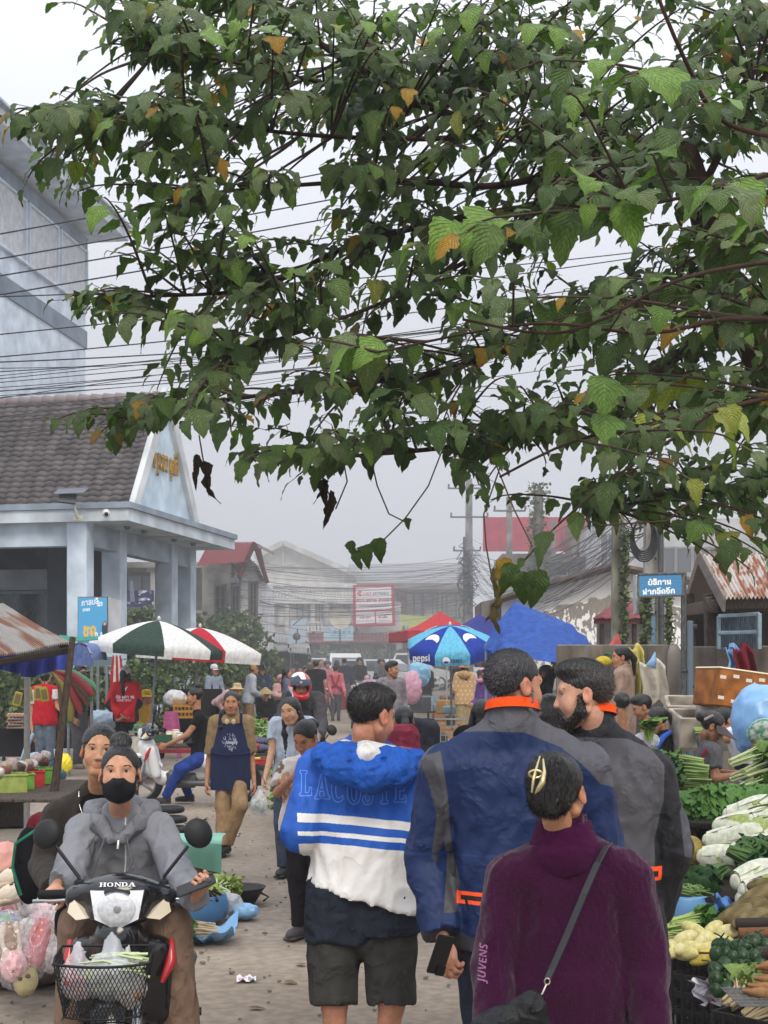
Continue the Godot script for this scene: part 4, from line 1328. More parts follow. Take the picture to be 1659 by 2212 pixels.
func hair_proto(style:String)->Dictionary:
	if protos.has(style):
		return protos[style]
	var lo:=Vector3(-0.12,-0.13,-0.15)
	var hi:=Vector3(0.12,0.16,0.12)
	if style in ["long","tail","side_tail"]:
		lo=Vector3(-0.17,-0.5,-0.2)
	if style in ["bun","updo"]:
		lo.z=-0.2
	if style=="knot":
		hi.y=0.22
	var f:=Field.new(lo,hi,0.0055 if style in ["updo","short","quiff","grey"] else 0.0065)
	var men:=style in ["short","quiff","grey","bald"]
	if men:
		f.ell(Vector3(0,0.038,-0.02),Vector3(0.0785,0.091,0.1))
		if style=="quiff":
			f.ell(Vector3(0,0.1,0.02),Vector3(0.062,0.04,0.075),0.03)
		if style=="short":
			f.ell(Vector3(0,0.095,0.03),Vector3(0.062,0.03,0.06),0.03)
		f.ell(Vector3(0,-0.06,0.096),Vector3(0.086,0.132,0.076),0.01,true)
		f.keep(Vector3(0,0.002,0),Vector3(0,-1,0.72).normalized())
		for s in [-1,1]:
			f.ell(Vector3(s*0.085,-0.012,-0.005),Vector3(0.02,0.036,0.028),0.008,true)
	else:
		f.ell(Vector3(0,0.036,-0.02),Vector3(0.081,0.09,0.1))
		f.ell(Vector3(0,-0.055,0.094),Vector3(0.088,0.142,0.076),0.01,true)
		f.keep(Vector3(0,-0.045,0),Vector3(0,-1,0.75).normalized())
		if style != "long":
			for s in [-1,1]:
				f.ell(Vector3(s*0.085,-0.015,-0.005),Vector3(0.018,0.034,0.026),0.008,true)
	match style:
		"bun":
			f.ell(Vector3(0,0.03,-0.125),Vector3(0.05,0.045,0.04),0.015)
		"knot":
			f.ell(Vector3(0,0.14,-0.05),Vector3(0.048,0.042,0.045),0.02)
		"updo":
			f.ell(Vector3(0,0.045,-0.075),Vector3(0.082,0.082,0.075),0.03)
			f.ell(Vector3(0.0,-0.02,-0.095),Vector3(0.07,0.06,0.05),0.03)
			f.cap(Vector3(-0.03,0.1,-0.13),Vector3(-0.02,-0.05,-0.14),0.02,0.016,0.03)
		"tail":
			f.cap(Vector3(0,0.035,-0.11),Vector3(0,-0.03,-0.14),0.026,0.034,0.02)
			f.cap(Vector3(0,-0.03,-0.14),Vector3(0,-0.2,-0.125),0.034,0.016,0.02)
		"side_tail":
			f.cap(Vector3(0,-0.02,-0.1),Vector3(-0.09,-0.11,-0.04),0.03,0.034,0.03)
			f.cap(Vector3(-0.09,-0.11,-0.04),Vector3(-0.1,-0.24,0.07),0.032,0.022,0.03)
			f.cap(Vector3(-0.1,-0.24,0.07),Vector3(-0.09,-0.33,0.09),0.022,0.008,0.02)
		"long":
			for s in [-1,1]:
				f.cap(Vector3(s*0.07,0.02,-0.02),Vector3(s*0.1,-0.2,-0.01),0.022,0.04,0.03)
				f.cap(Vector3(s*0.1,-0.2,-0.01),Vector3(s*0.1,-0.42,0.04),0.04,0.03,0.03)
			f.cap(Vector3(0,0,-0.09),Vector3(0,-0.25,-0.1),0.05,0.07,0.04,Vector3.BACK,1.6)
			f.cap(Vector3(0,-0.25,-0.1),Vector3(0,-0.42,-0.1),0.07,0.06,0.04,Vector3.BACK,1.6)
	var n:=noise(1.0,5,2)
	f.ripple(n,0.0026,Vector3(75,22,40),0.03,0.1)
	var me:=f.mesh()
	protos[style]=me
	return me
func field_mesh(me:Dictionary,rect:=Rect2())->ArrayMesh:
	var mb:=MB.new()
	mb.v=me.v
	mb.ix=me.ix
	mb.uv.resize(me.v.size())
	if rect.has_area():
		for i in me.v.size():
			mb.uv[i]=Vector2((me.v[i].x-rect.position.x)/rect.size.x,1.0-(me.v[i].y-rect.position.y)/rect.size.y)
	return mb.done()
func strands(me:Dictionary,count:int,len:float,lift:float,flow:Vector3)->ArrayMesh:
	var mb:=MB.new()
	mb.v=me.v
	mb.ix=me.ix
	var nn:=mb.normals()
	var out:=MB.new()
	for k in count:
		var i:=rng.randi() % nn.size()
		var p:Vector3=me.v[i]
		var n:=nn[i]
		var d:=(n*lift+flow*(1.0-lift)+Vector3(rf(-1,1),rf(-1,1),rf(-1,1))*0.35).normalized()
		var l:=len*rf(0.5,1.2)
		var w:=n.cross(d).normalized()*0.0011
		out.tri(p-w-n*0.002,p+w-n*0.002,p+d*l)
	return out.done()
func hair_mat(c:Color)->StandardMaterial3D:
	return mat(c.lightened(0.05),0.36,{"tex":"strand","tri":3.0,"bump":"strand","bs":0.7,"spec":0.5})
func skin_mat()->StandardMaterial3D:
	return mat(Color.WHITE,0.55,{"vc":true,"spec":0.35,"tex":"soft","tri":4.0,"sss":0.12})
func skeleton(H:float,yaw:float,w:float,arms:String)->Dictionary:
	var s:=H/1.7
	var J:={
		"hd":Vector3(0,1.582,0.025),"nk":Vector3(0,1.42,-0.015),"sl":Vector3(0.165*w,1.385,-0.01),"sr":Vector3(-0.165*w,1.385,-0.01),
		"el":Vector3(0.215*w,1.1,-0.03),"er":Vector3(-0.215*w,1.1,-0.03),"wl":Vector3(0.225*w,0.85,0.05),"wr":Vector3(-0.225*w,0.85,0.05),
		"hl":Vector3(0.085,0.9,0),"hr":Vector3(-0.085,0.9,0),"kl":Vector3(0.09,0.49,0.02),"kr":Vector3(-0.09,0.49,0.02),
		"al":Vector3(0.09,0.085,-0.02),"ar":Vector3(-0.09,0.085,-0.02),
	}
	match arms:
		"front":
			J.wl=Vector3(0.06,1.02,0.26); J.wr=Vector3(-0.06,1.02,0.26)
			J.el=Vector3(0.22*w,1.08,0.03); J.er=Vector3(-0.22*w,1.08,0.03)
		"behind":
			J.wl=Vector3(0.04,0.93,-0.19); J.wr=Vector3(-0.03,0.9,-0.2)
			J.el=Vector3(0.25*w,1.1,-0.14); J.er=Vector3(-0.25*w,1.1,-0.14)
		"reach":
			J.wl=Vector3(0.14,0.95,0.42); J.wr=Vector3(-0.14,0.95,0.42)
			J.el=Vector3(0.2*w,1.12,0.18); J.er=Vector3(-0.2*w,1.12,0.18)
	var b:=yawb(yaw)
	for k in J:
		J[k]=b*(J[k]*s)
	return J
func sit(J:Dictionary,H:float,yaw:float,seat:float,lean:float,knee:=0.42,kneeh:=0.0)->void:
	var s:=H/1.7
	var b:=yawb(yaw)
	var pel:=Vector3(0,seat+0.09,-0.1)
	var up:=Basis(Vector3.RIGHT,deg_to_rad(lean))
	for k in ["hd","nk","sl","sr","el","er","wl","wr"]:
		var p:Vector3=b.inverse()*J[k]-Vector3(0,0.9*s,0)
		J[k]=b*(pel+up*p)
	for sd in [1,-1]:
		var n:="l" if sd>0 else "r"
		J["h"+n]=b*(pel+Vector3(0.09*sd,0,0))
		J["k"+n]=b*(pel+Vector3(0.15*sd,0.0 if kneeh==0.0 else kneeh-pel.y,knee*s))
		J["a"+n]=b*Vector3(0.14*sd,0.085,0.26*s)
func person(label:String,at:Vector3,H:float,yaw:float,o:Dictionary)->Node3D:
	var P:=thing("person",label,"person",at,0.0,o.get("group",""))
	var s:=H/1.7
	var w:float=o.get("w",1.0)
	var D:=-at.z
	var cell:float=o.get("cell",clampf(D*0.001,0.011,0.045))
	var J:=skeleton(H,yaw,w,o.get("arms",""))
	if o.has("sit"):
		sit(J,H,yaw,o.sit[0],o.sit[1],o.sit[2] if o.sit.size()>2 else 0.42,o.sit[3] if o.sit.size()>3 else 0.0)
	if o.has("lean"):
		var lb:=yawb(yaw)*Basis(Vector3.RIGHT,deg_to_rad(o.lean))*yawb(-yaw)
		var pv:Vector3=(J.hl+J.hr)/2
		for k in ["hd","nk","sl","sr","el","er","wl","wr"]:
			J[k]=pv+lb*(J[k]-pv)
	if o.has("j"):
		for k in o.j:
			var q=o.j[k]
			J[k]=(V(q[0],q[1],q[2])-at) if q is Array else q
	var hh:Array=o.get("head",[0,0,0])
	var hs:float=lerpf(1.0,s,0.6)*o.get("hs",1.0)
	var hx_:=Transform3D((yawb(yaw+hh[0])*eul(hh[1],0,hh[2])).scaled(Vector3.ONE*hs),J.hd)
	var male:bool=o.get("male",false)
	var skin:Color=o.get("skin",hx("c08d6c"))
	var lx:Vector3=(J.sl-J.sr).normalized()
	var c:Vector3=(J.sl+J.sr)/2
	var pel:Vector3=(J.hl+J.hr)/2
	var up:Vector3=(c-pel).normalized()
	var fw:=lx.cross(up).normalized()
	var near:=D<9.0
	var lo:=Vector3.ONE*99
	var hi:=-lo
	for k in J:
		lo=lo.min(J[k])
		hi=hi.max(J[k])
	lo-=Vector3(0.24,0.12,0.24)*maxf(s,0.9)
	hi+=Vector3(0.24,0.1,0.24)*maxf(s,0.9)
	if o.has("crop"):
		lo.y=maxf(lo.y,o.crop)
	var f:=Field.new(lo,hi,maxf(cell,0.014))
	f.cap(J.nk-up*0.05,J.hd+hx_.basis*Vector3(0,-0.07,-0.02),0.055*s*(1.08 if male else 0.95),0.05*s,0.03)
	f.cap(c-lx*0.1*s*w,c+lx*0.1*s*w,0.06*s,0.06*s,0.05)
	f.cap(c-up*0.1,pel,0.1*s*w,0.1*s*w,0.05,fw,1.3)
	for n in ["l","r"]:
		f.cap(J["s"+n],J["e"+n],0.043*s*w,0.036*s,0.02)
		f.cap(J["e"+n],J["w"+n],0.037*s,0.025*s,0.015)
		f.cap(J["h"+n],J["k"+n],0.07*s,0.05*s,0.03)
		f.cap(J["k"+n],J["a"+n],0.052*s,0.034*s,0.02)
	var bm:=MB.new()
	bm.col=skin.srgb_to_linear()
	bm.add(f.mesh(),Transform3D())
	bm.add(head_proto(male),hx_)
	for n in ["l","r"]:
		if o.get("no_hand","")==n:
			continue
		var z:Vector3=o.get("hz"+n,(J["w"+n]-J["e"+n])).normalized()
		var y:Vector3=o.get("hy"+n,lx*(1.0 if n=="l" else -1.0))
		y=(y-z*y.dot(z)).normalized()
		var hb:=Basis(y.cross(z),y,z)
		if n=="l":
			hb.x=-hb.x
		bm.add(hand_proto(o.get("curl"+n,0.45)),Transform3D(hb.scaled_local(Vector3.ONE*s*1.02),J["w"+n]+z*0.02))
	part("body",bm.done(true),skin_mat(),P)
	if o.has("bottom"):
		var b:Dictionary=o.bottom
		var t:float=b.get("t",0.012)
		f=Field.new(lo,Vector3(hi.x,minf(hi.y,maxf(pel.y,maxf(J.kl.y,J.kr.y))+0.25),hi.z),cell)
		f.cap(J.hl.lerp(J.hr,0.25),J.hr.lerp(J.hl,0.25),0.108*s+t,0.108*s+t,0.04,fw,1.15)
		f.cap(pel,pel+up*0.12*s,0.11*s*w+t*0.6,0.1*s*w,0.04,fw,1.3)
		f.keep(pel+up*0.09*s,up)
		var kind:String=b.get("kind","trousers")
		if kind in ["skirt","long_skirt"]:
			var m1:Vector3=pel.lerp((J.al+J.ar)/2,0.55 if kind=="skirt" else 0.82)
			f.cap(pel+lx*0.05,m1+lx*0.07,0.13*s+t,0.15*s+t,0.06,fw,1.2,true)
			f.cap(pel-lx*0.05,m1-lx*0.07,0.13*s+t,0.15*s+t,0.06,fw,1.2,true)
		else:
			for n in ["l","r"]:
				var wd:float=b.get("wide",0.0)
				f.cap(J["h"+n],J["k"+n],0.088*s+t,0.066*s+t+wd*0.7,0.03,O,1.0,kind=="shorts")
				if kind != "shorts":
					f.cap(J["k"+n],J["a"+n],0.064*s+t+wd*0.7,0.046*s+t+wd,0.02,O,1.0,true)
		f.ripple(noise(1.0,17+int(D*10),2),b.get("fold",0.006),Vector3(8,3,8))
		part(b.get("name","trousers"),field_mesh(f.mesh(),b.get("uv",Rect2())),b.m,P)
	if o.has("top"):
		var b:Dictionary=o.top
		var t:float=b.get("t",0.012)
		f=Field.new(Vector3(lo.x,maxf(lo.y,minf(pel.y-b.get("hem",0.0)-0.2,minf(J.wl.y,J.wr.y)-0.1)),lo.z),Vector3(hi.x,J.nk.y+0.2,hi.z),cell)
		var waist:float=b.get("waist",1.0)
		var flat:float=b.get("flat",1.3)
		f.cap(J.sr.lerp(J.sl,0.1),J.sl.lerp(J.sr,0.1),0.05*s+t,0.05*s+t,0.03)
		for n in ["l","r"]:
			f.cap(J.nk-up*0.005,J["s"+n]-up*0.005,0.05*s+t*0.7,0.048*s+t,0.02)
		f.cap(J.nk,c-up*0.04,0.054*s+t*0.5,0.08*s,0.03)
		var mid:=c.lerp(pel,0.55)
		var bot:Vector3=pel-up*float(b.get("hem",0.0))
		for sd in [1.0,-1.0]:
			f.cap(c+lx*sd*0.075*s*w-up*0.07*s,mid+lx*sd*0.05*s*w,0.1*s*w+t,0.098*s*w*waist+t,0.04,fw,flat)
			f.cap(mid+lx*sd*0.05*s*w,pel+lx*sd*0.055*s,0.1*s*w*waist+t,(0.125+b.get("hip",0.0))*s*w+t,0.05,fw,flat)
			if b.get("hem",0.0)>0.03:
				f.cap(pel+lx*sd*0.05*s,bot+lx*sd*(0.055+b.get("flare",0.0))*s,0.125*s*w+t,0.13*s*w+t,0.05,fw,flat)
		var sl:float=b.get("sleeve",1.0)
		var st:float=b.get("st",1.0)
		if b.get("collar",0.0)>0:
			f.cap(J.nk,J.nk+(up*0.085+fw*0.01)*s,0.062*s+b.collar,0.06*s+b.collar,0.02,O,1.0,true)
			f.cap(J.nk,J.nk+(up*0.1+fw*0.02)*s,0.058*s,0.062*s,0.004,O,1.0,false,true)
		f.keep(bot,(-up+b.get("hemn",O)).normalized())
		if sl>0:
			for n in ["l","r"]:
				var e:Vector3=J["s"+n].lerp(J["e"+n],minf(sl*2,1.0))
				f.cap(J["s"+n],e,(0.051*s+t)*st,(lerpf(0.053,0.045,minf(sl*2,1))*s+t)*st,0.02,O,1.0,sl<=0.5)
				if sl>0.5:
					f.cap(J["e"+n],J["e"+n].lerp(J["w"+n],(sl-0.5)*2.0),(0.045*s+t)*st,(0.034*s+t)*st,0.008,O,1.0,true)
		f.ripple(noise(1.0,27+int(D*10),2),b.get("fold",0.008),b.get("fs",Vector3(8,4,8)))
		if b.has("front_open"):
			f.cap(c+up*0.03+fw*0.12,pel-up*0.3+fw*0.15,b.front_open,b.front_open*1.2,0.01,O,1.0,false,true)
		part(b.get("name","shirt"),field_mesh(f.mesh(),b.get("uv",Rect2())),b.m,P)
	var hc:Color=o.get("haircol",hx("191514"))
	var hair:String=o.get("hair","short")
	if hair != "":
		var hp:=hair_proto(hair)
		var hn:=part("hair",field_mesh(hp),hair_mat(hc),P,J.hd,hx_.basis)
		if near or o.has("strands"):
			part("hair_strands",strands(hp,5200,0.015 if hair in ["short","grey","quiff"] else 0.02,0.22 if hair in ["short","grey","quiff"] else 0.08,Vector3(0,-0.6,-0.8)),mat(o.get("strandcol",hc.lightened(0.1)),0.5,{"spec":0.5}),hn)
	if o.get("face",true):
		for sd in [-1,1]:
			var e:=part("eye",MB.new().ell(Vector3(sd*0.032,0.011,0.0665),Vector3(0.0135,0.0054,0.011),eul(0,sd*14,0),12,8).done(),mat(hx("c4b9b0"),0.25),P,J.hd,hx_.basis)
			part("iris",MB.new().ell(Vector3(sd*0.032,0.0115,0.0755),Vector3(0.0062,0.0056,0.0036),Basis(),10,6).done(),mat(hx("1d120d"),0.15),e)
			part("eyelid",MB.new().tube([Vector3(sd*0.017,0.0115,0.0735),Vector3(sd*0.025,0.0165,0.0778),Vector3(sd*0.036,0.0175,0.0755),Vector3(sd*0.047,0.0135,0.0665)],[0.001,0.0022,0.0024,0.0012],5).done(),mat(hx("2a1a14"),0.6),e)
			part("eyebrow",MB.new().tube([Vector3(sd*0.014,0.029,0.0835),Vector3(sd*0.028,0.0345,0.083),Vector3(sd*0.042,0.0345,0.076),Vector3(sd*0.053,0.028,0.066)],[0.002,0.0032,0.0028,0.0012],5).done(),mat(hc,0.7),P,J.hd,hx_.basis)
	if o.has("shoe"):
		for n in ["l","r"]:
			var dirf:Vector3=o.get("toe"+n,yawb(yaw).z)
			var sb:=Basis(Vector3.UP.cross(dirf).normalized(),Vector3.UP,dirf)
			var an:Vector3=J["a"+n]-Vector3(0,0.085*s,0)
			part("shoe",MB.new().ell(Vector3(0,0.035,0.055),Vector3(0.048,0.04,0.13),Basis(),12,8).ell(Vector3(0,0.06,-0.02),Vector3(0.042,0.055,0.055),Basis(),10,8).box(Vector3(0,0.012,0.05),Vector3(0.088,0.024,0.25),Basis(),0.01).done(),mat(o.shoe,0.6),P,an,sb)
	if o.has("hat"):
		hat(P,o.hat[0],o.hat[1],Transform3D(hx_.basis,J.hd),o.hat[2] if o.hat.size()>2 else null)
	P.set_meta("J",J)
	P.set_meta("hx",Transform3D(hx_.basis,J.hd))
	return P
func collar_band(P:Node3D,c:Vector3,r:float,h:float,m:Material)->void:
	part("collar_trim",MB.new().slab(28,3,func(s:float,t:float):
		var a:=-TAU*s
		var y:=c.y+0.06+0.02*cos(a)+h*t
		return Vector3(c.x+sin(a)*(r-0.008*t),y,c.z+cos(a)*(r-0.008*t)),Vector3(0,0.0,0.001)).done(),m,P)
func hat(P:Node3D,kind:String,m:Material,x:Transform3D,m2=null)->void:
	var mb:=MB.new()
	match kind:
		"cap":
			mb.lathe([[0.089,0.03],[0.092,0.06],[0.085,0.1],[0.06,0.135],[0.02,0.148],[0.0,0.148]],20,Vector3(0,-0.005,-0.016))
			var v:=MB.new().slab(8,4,func(s:float,t:float):
				var a:=(s-0.5)*1.9
				return Vector3(sin(a)*(0.086+0.012*t),0.034-0.018*t-0.02*a*a,-0.01+cos(a)*0.09+t*0.075*cos(a*0.9)),Vector3(0,0.004,0))
			var c:=part("cap",mb.done(),m,P,x.origin,x.basis)
			part("visor",v.done(),m2 if m2 else m,c)
		"visor":
			var v:=MB.new().slab(14,5,func(s:float,t:float):
				var a:=(s-0.5)*2.6
				return Vector3(sin(a)*(0.09+0.035*t),0.045-0.05*t-0.012*a*a,-0.012+cos(a)*(0.1+t*0.13)),Vector3(0,0.004,0))
			part("sun_visor",v.done(),m,P,x.origin,x.basis)
		"cone":
			part("conical_hat",mb.lathe([[0.235,0.02],[0.24,0.024],[0.12,0.115],[0.03,0.185],[0.0,0.2]],24).done(),m,P,x.origin,x.basis)
		"bucket","sun":
			var big:=0.165 if kind=="bucket" else 0.175
			mb.lathe([[big,0.012],[big+0.002,0.018],[0.13,0.034],[0.098,0.045],[0.093,0.06],[0.088,0.12],[0.075,0.142],[0.03,0.152],[0.0,0.152]],26,Vector3(0,-0.004,-0.016),Basis(),0.03)
			var c:=part("hat",mb.done(),m,P,x.origin,x.basis)
			part("hat_band",MB.new().lathe([[0.0985,0.046],[0.0985,0.052],[0.096,0.072],[0.0945,0.073]],26,Vector3(0,-0.004,-0.016),Basis(),0.03).done(),m2 if m2 else m,c)
		"beanie":
			part("knit_cap",mb.lathe([[0.09,0.01],[0.092,0.03],[0.09,0.08],[0.07,0.125],[0.03,0.145],[0.0,0.147]],20,Vector3(0,-0.004,-0.016)).done(),m,P,x.origin,x.basis)
		"helmet":
			var f:=Field.new(Vector3(-0.17,-0.19,-0.19),Vector3(0.17,0.19,0.19),0.009)
			f.ell(Vector3(0,0.02,-0.015),Vector3(0.132,0.145,0.152))
			f.ell(Vector3(0,-0.085,0.075),Vector3(0.098,0.06,0.085),0.03)
			f.ell(Vector3(0,0.0,-0.01),Vector3(0.105,0.125,0.125),0.005,true)
			f.ell(Vector3(0,0.0,0.13),Vector3(0.098,0.058,0.1),0.012,true)
			f.keep(Vector3(0,-0.135,0),Vector3(0,-1,0))
			var c:=part("helmet",field_mesh(f.mesh(),Rect2(-0.17,-0.19,0.34,0.38)),m,P,x.origin,x.basis)
			part("visor",MB.new().slab(12,5,func(s:float,t:float):
				var a:=(s-0.5)*2.5
				var b:=0.3+t*0.75
				return Vector3(sin(a)*cos(b)*0.142,0.005+sin(b)*0.15,-0.012+cos(a)*cos(b)*0.165),Vector3(0,0,0.003)).done(),m2 if m2 else m,c)
		"open_helmet":
			var f:=Field.new(Vector3(-0.16,-0.12,-0.18),Vector3(0.16,0.18,0.17),0.01)
			f.ell(Vector3(0,0.03,-0.015),Vector3(0.122,0.13,0.142))
			f.ell(Vector3(0,0.0,-0.01),Vector3(0.1,0.12,0.12),0.005,true)
			f.ell(Vector3(0,-0.04,0.14),Vector3(0.11,0.1,0.12),0.01,true)
			f.keep(Vector3(0,-0.06,0),Vector3(0,-1,0))
			part("helmet",field_mesh(f.mesh()),m,P,x.origin,x.basis)
func tube_part(n:String,pts:Array,r,m:Material,P:Node3D,sides:=6)->MeshInstance3D:
	return part(n,MB.new().tube(pts,r,sides).done(),m,P)
func px_rect(x0:float,y0:float,x1:float,y1:float,d:float,at:Vector3)->Rect2:
	var a:=V(x0,y1,d)-at
	var b:=V(x1,y0,d)-at
	return Rect2(a.x,a.y,b.x-a.x,b.y-a.y)
class ClothPrint extends Pic:
	var r:Rect2
	func _init(x0:float,y0:float,x1:float,y1:float,c:Color,k:=1.5)->void:
		super(int((x1-x0)*k),int((y1-y0)*k),c)
		r=Rect2(x0,y0,x1-x0,y1-y0)
	func at(x:float,y:float)->Vector2:
		return Vector2((x-r.position.x)/r.size.x*w,(y-r.position.y)/r.size.y*h)
	func shape(l:Array,c:Color)->void:
		var a:=[]
		for i in range(0,l.size(),2):
			a.append(at(l[i],l[i+1]))
		poly(a,c)
func printed(pc:Pic,rough:=0.85,bs:=0.5)->StandardMaterial3D:
	return mat(Color.WHITE,rough,{"pic":pc.tex(),"bump":"crease","bs":bs,"spec":0.35})
func build_people()->void:
	foreground_men()
	riders()
	middle_people()
	crowd()
	sellers()
func foreground_men()->void:
	var jeans:=cloth(hx("2a2f3c"))
	var at:=G(775,6.0)
	var pc:=ClothPrint.new(560,1560,960,2020,hx("2459b4"))
	pc.shape([560,1746,646,1749,760,1757,877,1770,960,1776,960,1795,877,1789,760,1775,646,1768,560,1765],hx("e2e1df"))
	pc.shape([560,1784,649,1787,760,1793,872,1805,960,1811,960,1822,872,1815,760,1803,649,1796,560,1794],hx("e2e1df"))
	pc.shape([560,1812,657,1814,760,1818,872,1832,960,1838,960,2020,560,2020],hx("dddcd9"))
	pc.shape([560,1560,650,1560,640,1640,652,1860,560,1860],hx("2455ac"))
	pc.shape([893,1560,960,1560,960,1860,884,1860],hx("2455ac"))
	var serif:=font("Droid Serif",true)
	var word:="LACOSTE"
	for i in 7:
		var px:=650.0+i*33.5
		var py:=1713.0+9.0*sin(i/6.0*PI)+i*2.4
		pc.text(word[i],pc.at(px,py),105,hx("5a87e0"),serif,0.56,0.0,3.4)
		pc.text(word[i],pc.at(px,py),105,hx("2459b4"),serif,0.56)
	var P:=person("man from behind in a blue and white hooded pullover and dark grey shorts",at,1.72,180,{
		"male":true,"w":1.04,"hair":"short","haircol":hx("1f1a18"),"skin":hx("c98f74"),"head":[-42,14,4],
		"j":{"hd":[803,1545,5.92],"nk":[789,1618,6.0],"sl":[686,1660,6.0],"sr":[878,1668,6.0],"el":[648,1800,5.92],"wl":[708,1830,6.28],"er":[902,1815,5.95],"wr":[850,1830,6.28],"hl":[722,1990,6.0],"hr":[842,1990,6.0],"kl":[722,2170,5.95],"kr":[846,2170,5.95]},
		"top":{"m":printed(pc,0.6),"t":0.03,"hem":-0.1,"hemn":Vector3(-0.3,0,0),"hip":0.04,"flat":1.1,"fold":0.012,"uv":px_rect(560,1560,960,2020,6.0,at),"name":"pullover","waist":1.06},
		"bottom":{"m":cloth(hx("41403d"),{"tri":2.0}),"kind":"shorts","t":0.03,"name":"shorts","fold":0.01},"shoe":hx("333333")})
	var f:=Field.new(V(640,1730,6.05)-at,V(930,1560,5.6)-at,0.011)
	var hp:=[[700,1632,5.88],[735,1662,5.8],[800,1680,5.77],[860,1668,5.8],[893,1645,5.9]]
	for i in 4:
		var a:Array=hp[i]
		var b:Array=hp[i+1]
		f.cap(V(a[0],a[1],a[2])-at,V(b[0],b[1],b[2])-at,0.052,0.055,0.05)
	f.cap(V(745,1630,5.84)-at,V(850,1640,5.84)-at,0.05,0.05,0.05)
	f.ripple(noise(1.0,3,2),0.012,Vector3(10,14,10),0.04,0.8)
	part("hood",field_mesh(f.mesh()),cloth(hx("2459b4"),{"rough":0.6}),P)
	f=Field.new(V(680,1680,6.1)-at,V(930,1560,5.6)-at,0.01)
	f.cap(V(745,1612,5.93)-at,V(790,1634,5.8)-at,0.03,0.035,0.03)
	f.cap(V(790,1634,5.8)-at,V(872,1642,5.88)-at,0.035,0.03,0.03)
	f.cap(V(790,1618,5.84)-at,V(850,1630,5.86)-at,0.036,0.036,0.03)
	part("hood_lining",field_mesh(f.mesh()),cloth(hx("dcdbd8"),{"rough":0.6}),P)
	f=Field.new(V(650,2050,6.2)-at,V(915,1880,5.8)-at,0.012)
	f.cap(V(735,1925,6.0)-at,V(735,2030,6.0)-at,0.140,0.150,0.05,Vector3.BACK,1.0,true)
	f.cap(V(830,1940,6.0)-at,V(830,2014,6.0)-at,0.140,0.150,0.05,Vector3.BACK,1.0,true)
	f.ripple(noise(1.0,4,2),0.007,Vector3(5,16,5))
	part("undershirt",field_mesh(f.mesh()),cloth(hx("2b303b")),P)
	at=G(1110,5.3)
	pc=ClothPrint.new(840,1540,1400,2120,hx("15274f"),1.2)
	pc.shape([840,1540,1400,1540,1400,1720,1290,1690,1256,1653,1206,1612,1127,1580,1030,1578,968,1586,925,1622,905,1660,840,1700],hx("4e4e55"))
	pc.shape([918,1631,950,1620,966,1720,972,1800,992,1900,985,1960,955,1960,966,1850,945,1760],hx("4a4a4e"))
	pc.shape([905,1640,936,1640,955,1700,962,1790,945,1860,930,1850,942,1760,925,1690],hx("3d3d42"))
	pc.shape([840,1838,1400,1838,1400,1843,840,1843],hx("1c3160"))
	pc.shape([985,1918,1062,1918,1062,1945,985,1945],hx("ff5a2c"))
	pc.shape([993,1927,1056,1927,1056,1937,993,1937],hx("2a2024"))
	pc.shape([1000,1930,1006,1930,1012,1960,1006,1960],hx("1a1a22"))
	pc.shape([840,2000,980,2000,1060,2030,1400,2030,1400,2120,840,2120],hx("38383e"))
	pc.shape([1290,1690,1400,1720,1400,1900,1330,1900],hx("15274f"))
	P=person("grey haired man in a navy and grey work jacket with orange collar holding a phone",at,1.82,180,{
		"male":true,"w":1.12,"hair":"grey","haircol":hx("353334"),"strandcol":hx("56545a"),"skin":hx("c08a70"),"head":[-58,8,0],
		"j":{"hd":[1112,1482,5.3],"nk":[1106,1572,5.3],"sl":[962,1662,5.3],"sr":[1262,1658,5.3],"el":[922,1860,5.35],"wl":[955,2020,5.2],"er":[1300,1840,5.35],"wr":[1275,2010,5.1],"hl":[1050,2040,5.3],"hr":[1190,2040,5.3]},
		"top":{"m":printed(pc,0.55,1.3),"t":0.036,"hem":0.0,"flat":1.3,"fold":0.011,"uv":px_rect(840,1540,1400,2120,5.3,at),"name":"jacket","collar":0.022},
		"bottom":{"m":jeans,"t":0.02},"curll":0.75,"hyl":Vector3(-0.5,0,0.8),"shoe":hx("222222")})
	var J:Dictionary=P.get_meta("J")
	collar_band(P,J.nk,0.1,0.034,cloth(hx("ff5a22")))
	beard(P,hx("8d8783"),0.5)
	var ph:=thing("phone","black phone in the left hand of the navy jacketed man","phone",V(952,2062,5.1))
	var pb:=eul(12,28,-14)
	part("case",MB.new().box(O,Vector3(0.07,0.142,0.011),pb,0.005).done(),plastic(hx("17171a"),0.3),ph)
	part("screen",MB.new().box(pb.z*-0.006,Vector3(0.063,0.132,0.002),pb).done(),mat(hx("0b0c10"),0.08),ph)
	part("lens_block",MB.new().box(pb.z*0.008+pb*Vector3(0.015,-0.055,0),Vector3(0.035,0.035,0.005),pb).done(),mat(hx("0a0a0c"),0.15),ph)
	at=G(1300,5.75)
	pc=ClothPrint.new(1050,1560,1560,2100,hx("4d4c52"),1.2)
	pc.shape([1050,1560,1560,1560,1560,2100,1440,2100,1402,1960,1407,1809,1424,1725,1427,1650,1400,1615,1350,1594,1253,1590,1180,1600,1050,1700],hx("1d1d21"))
	pc.shape([1461,1751,1478,1700,1492,1760,1490,1850,1470,1845],hx("4a4a50"))
	pc.shape([1340,1866,1424,1866,1424,1897,1340,1897],hx("ff5a2c"))
	pc.shape([1340,1876,1415,1876,1415,1888,1340,1888],hx("241a1c"))
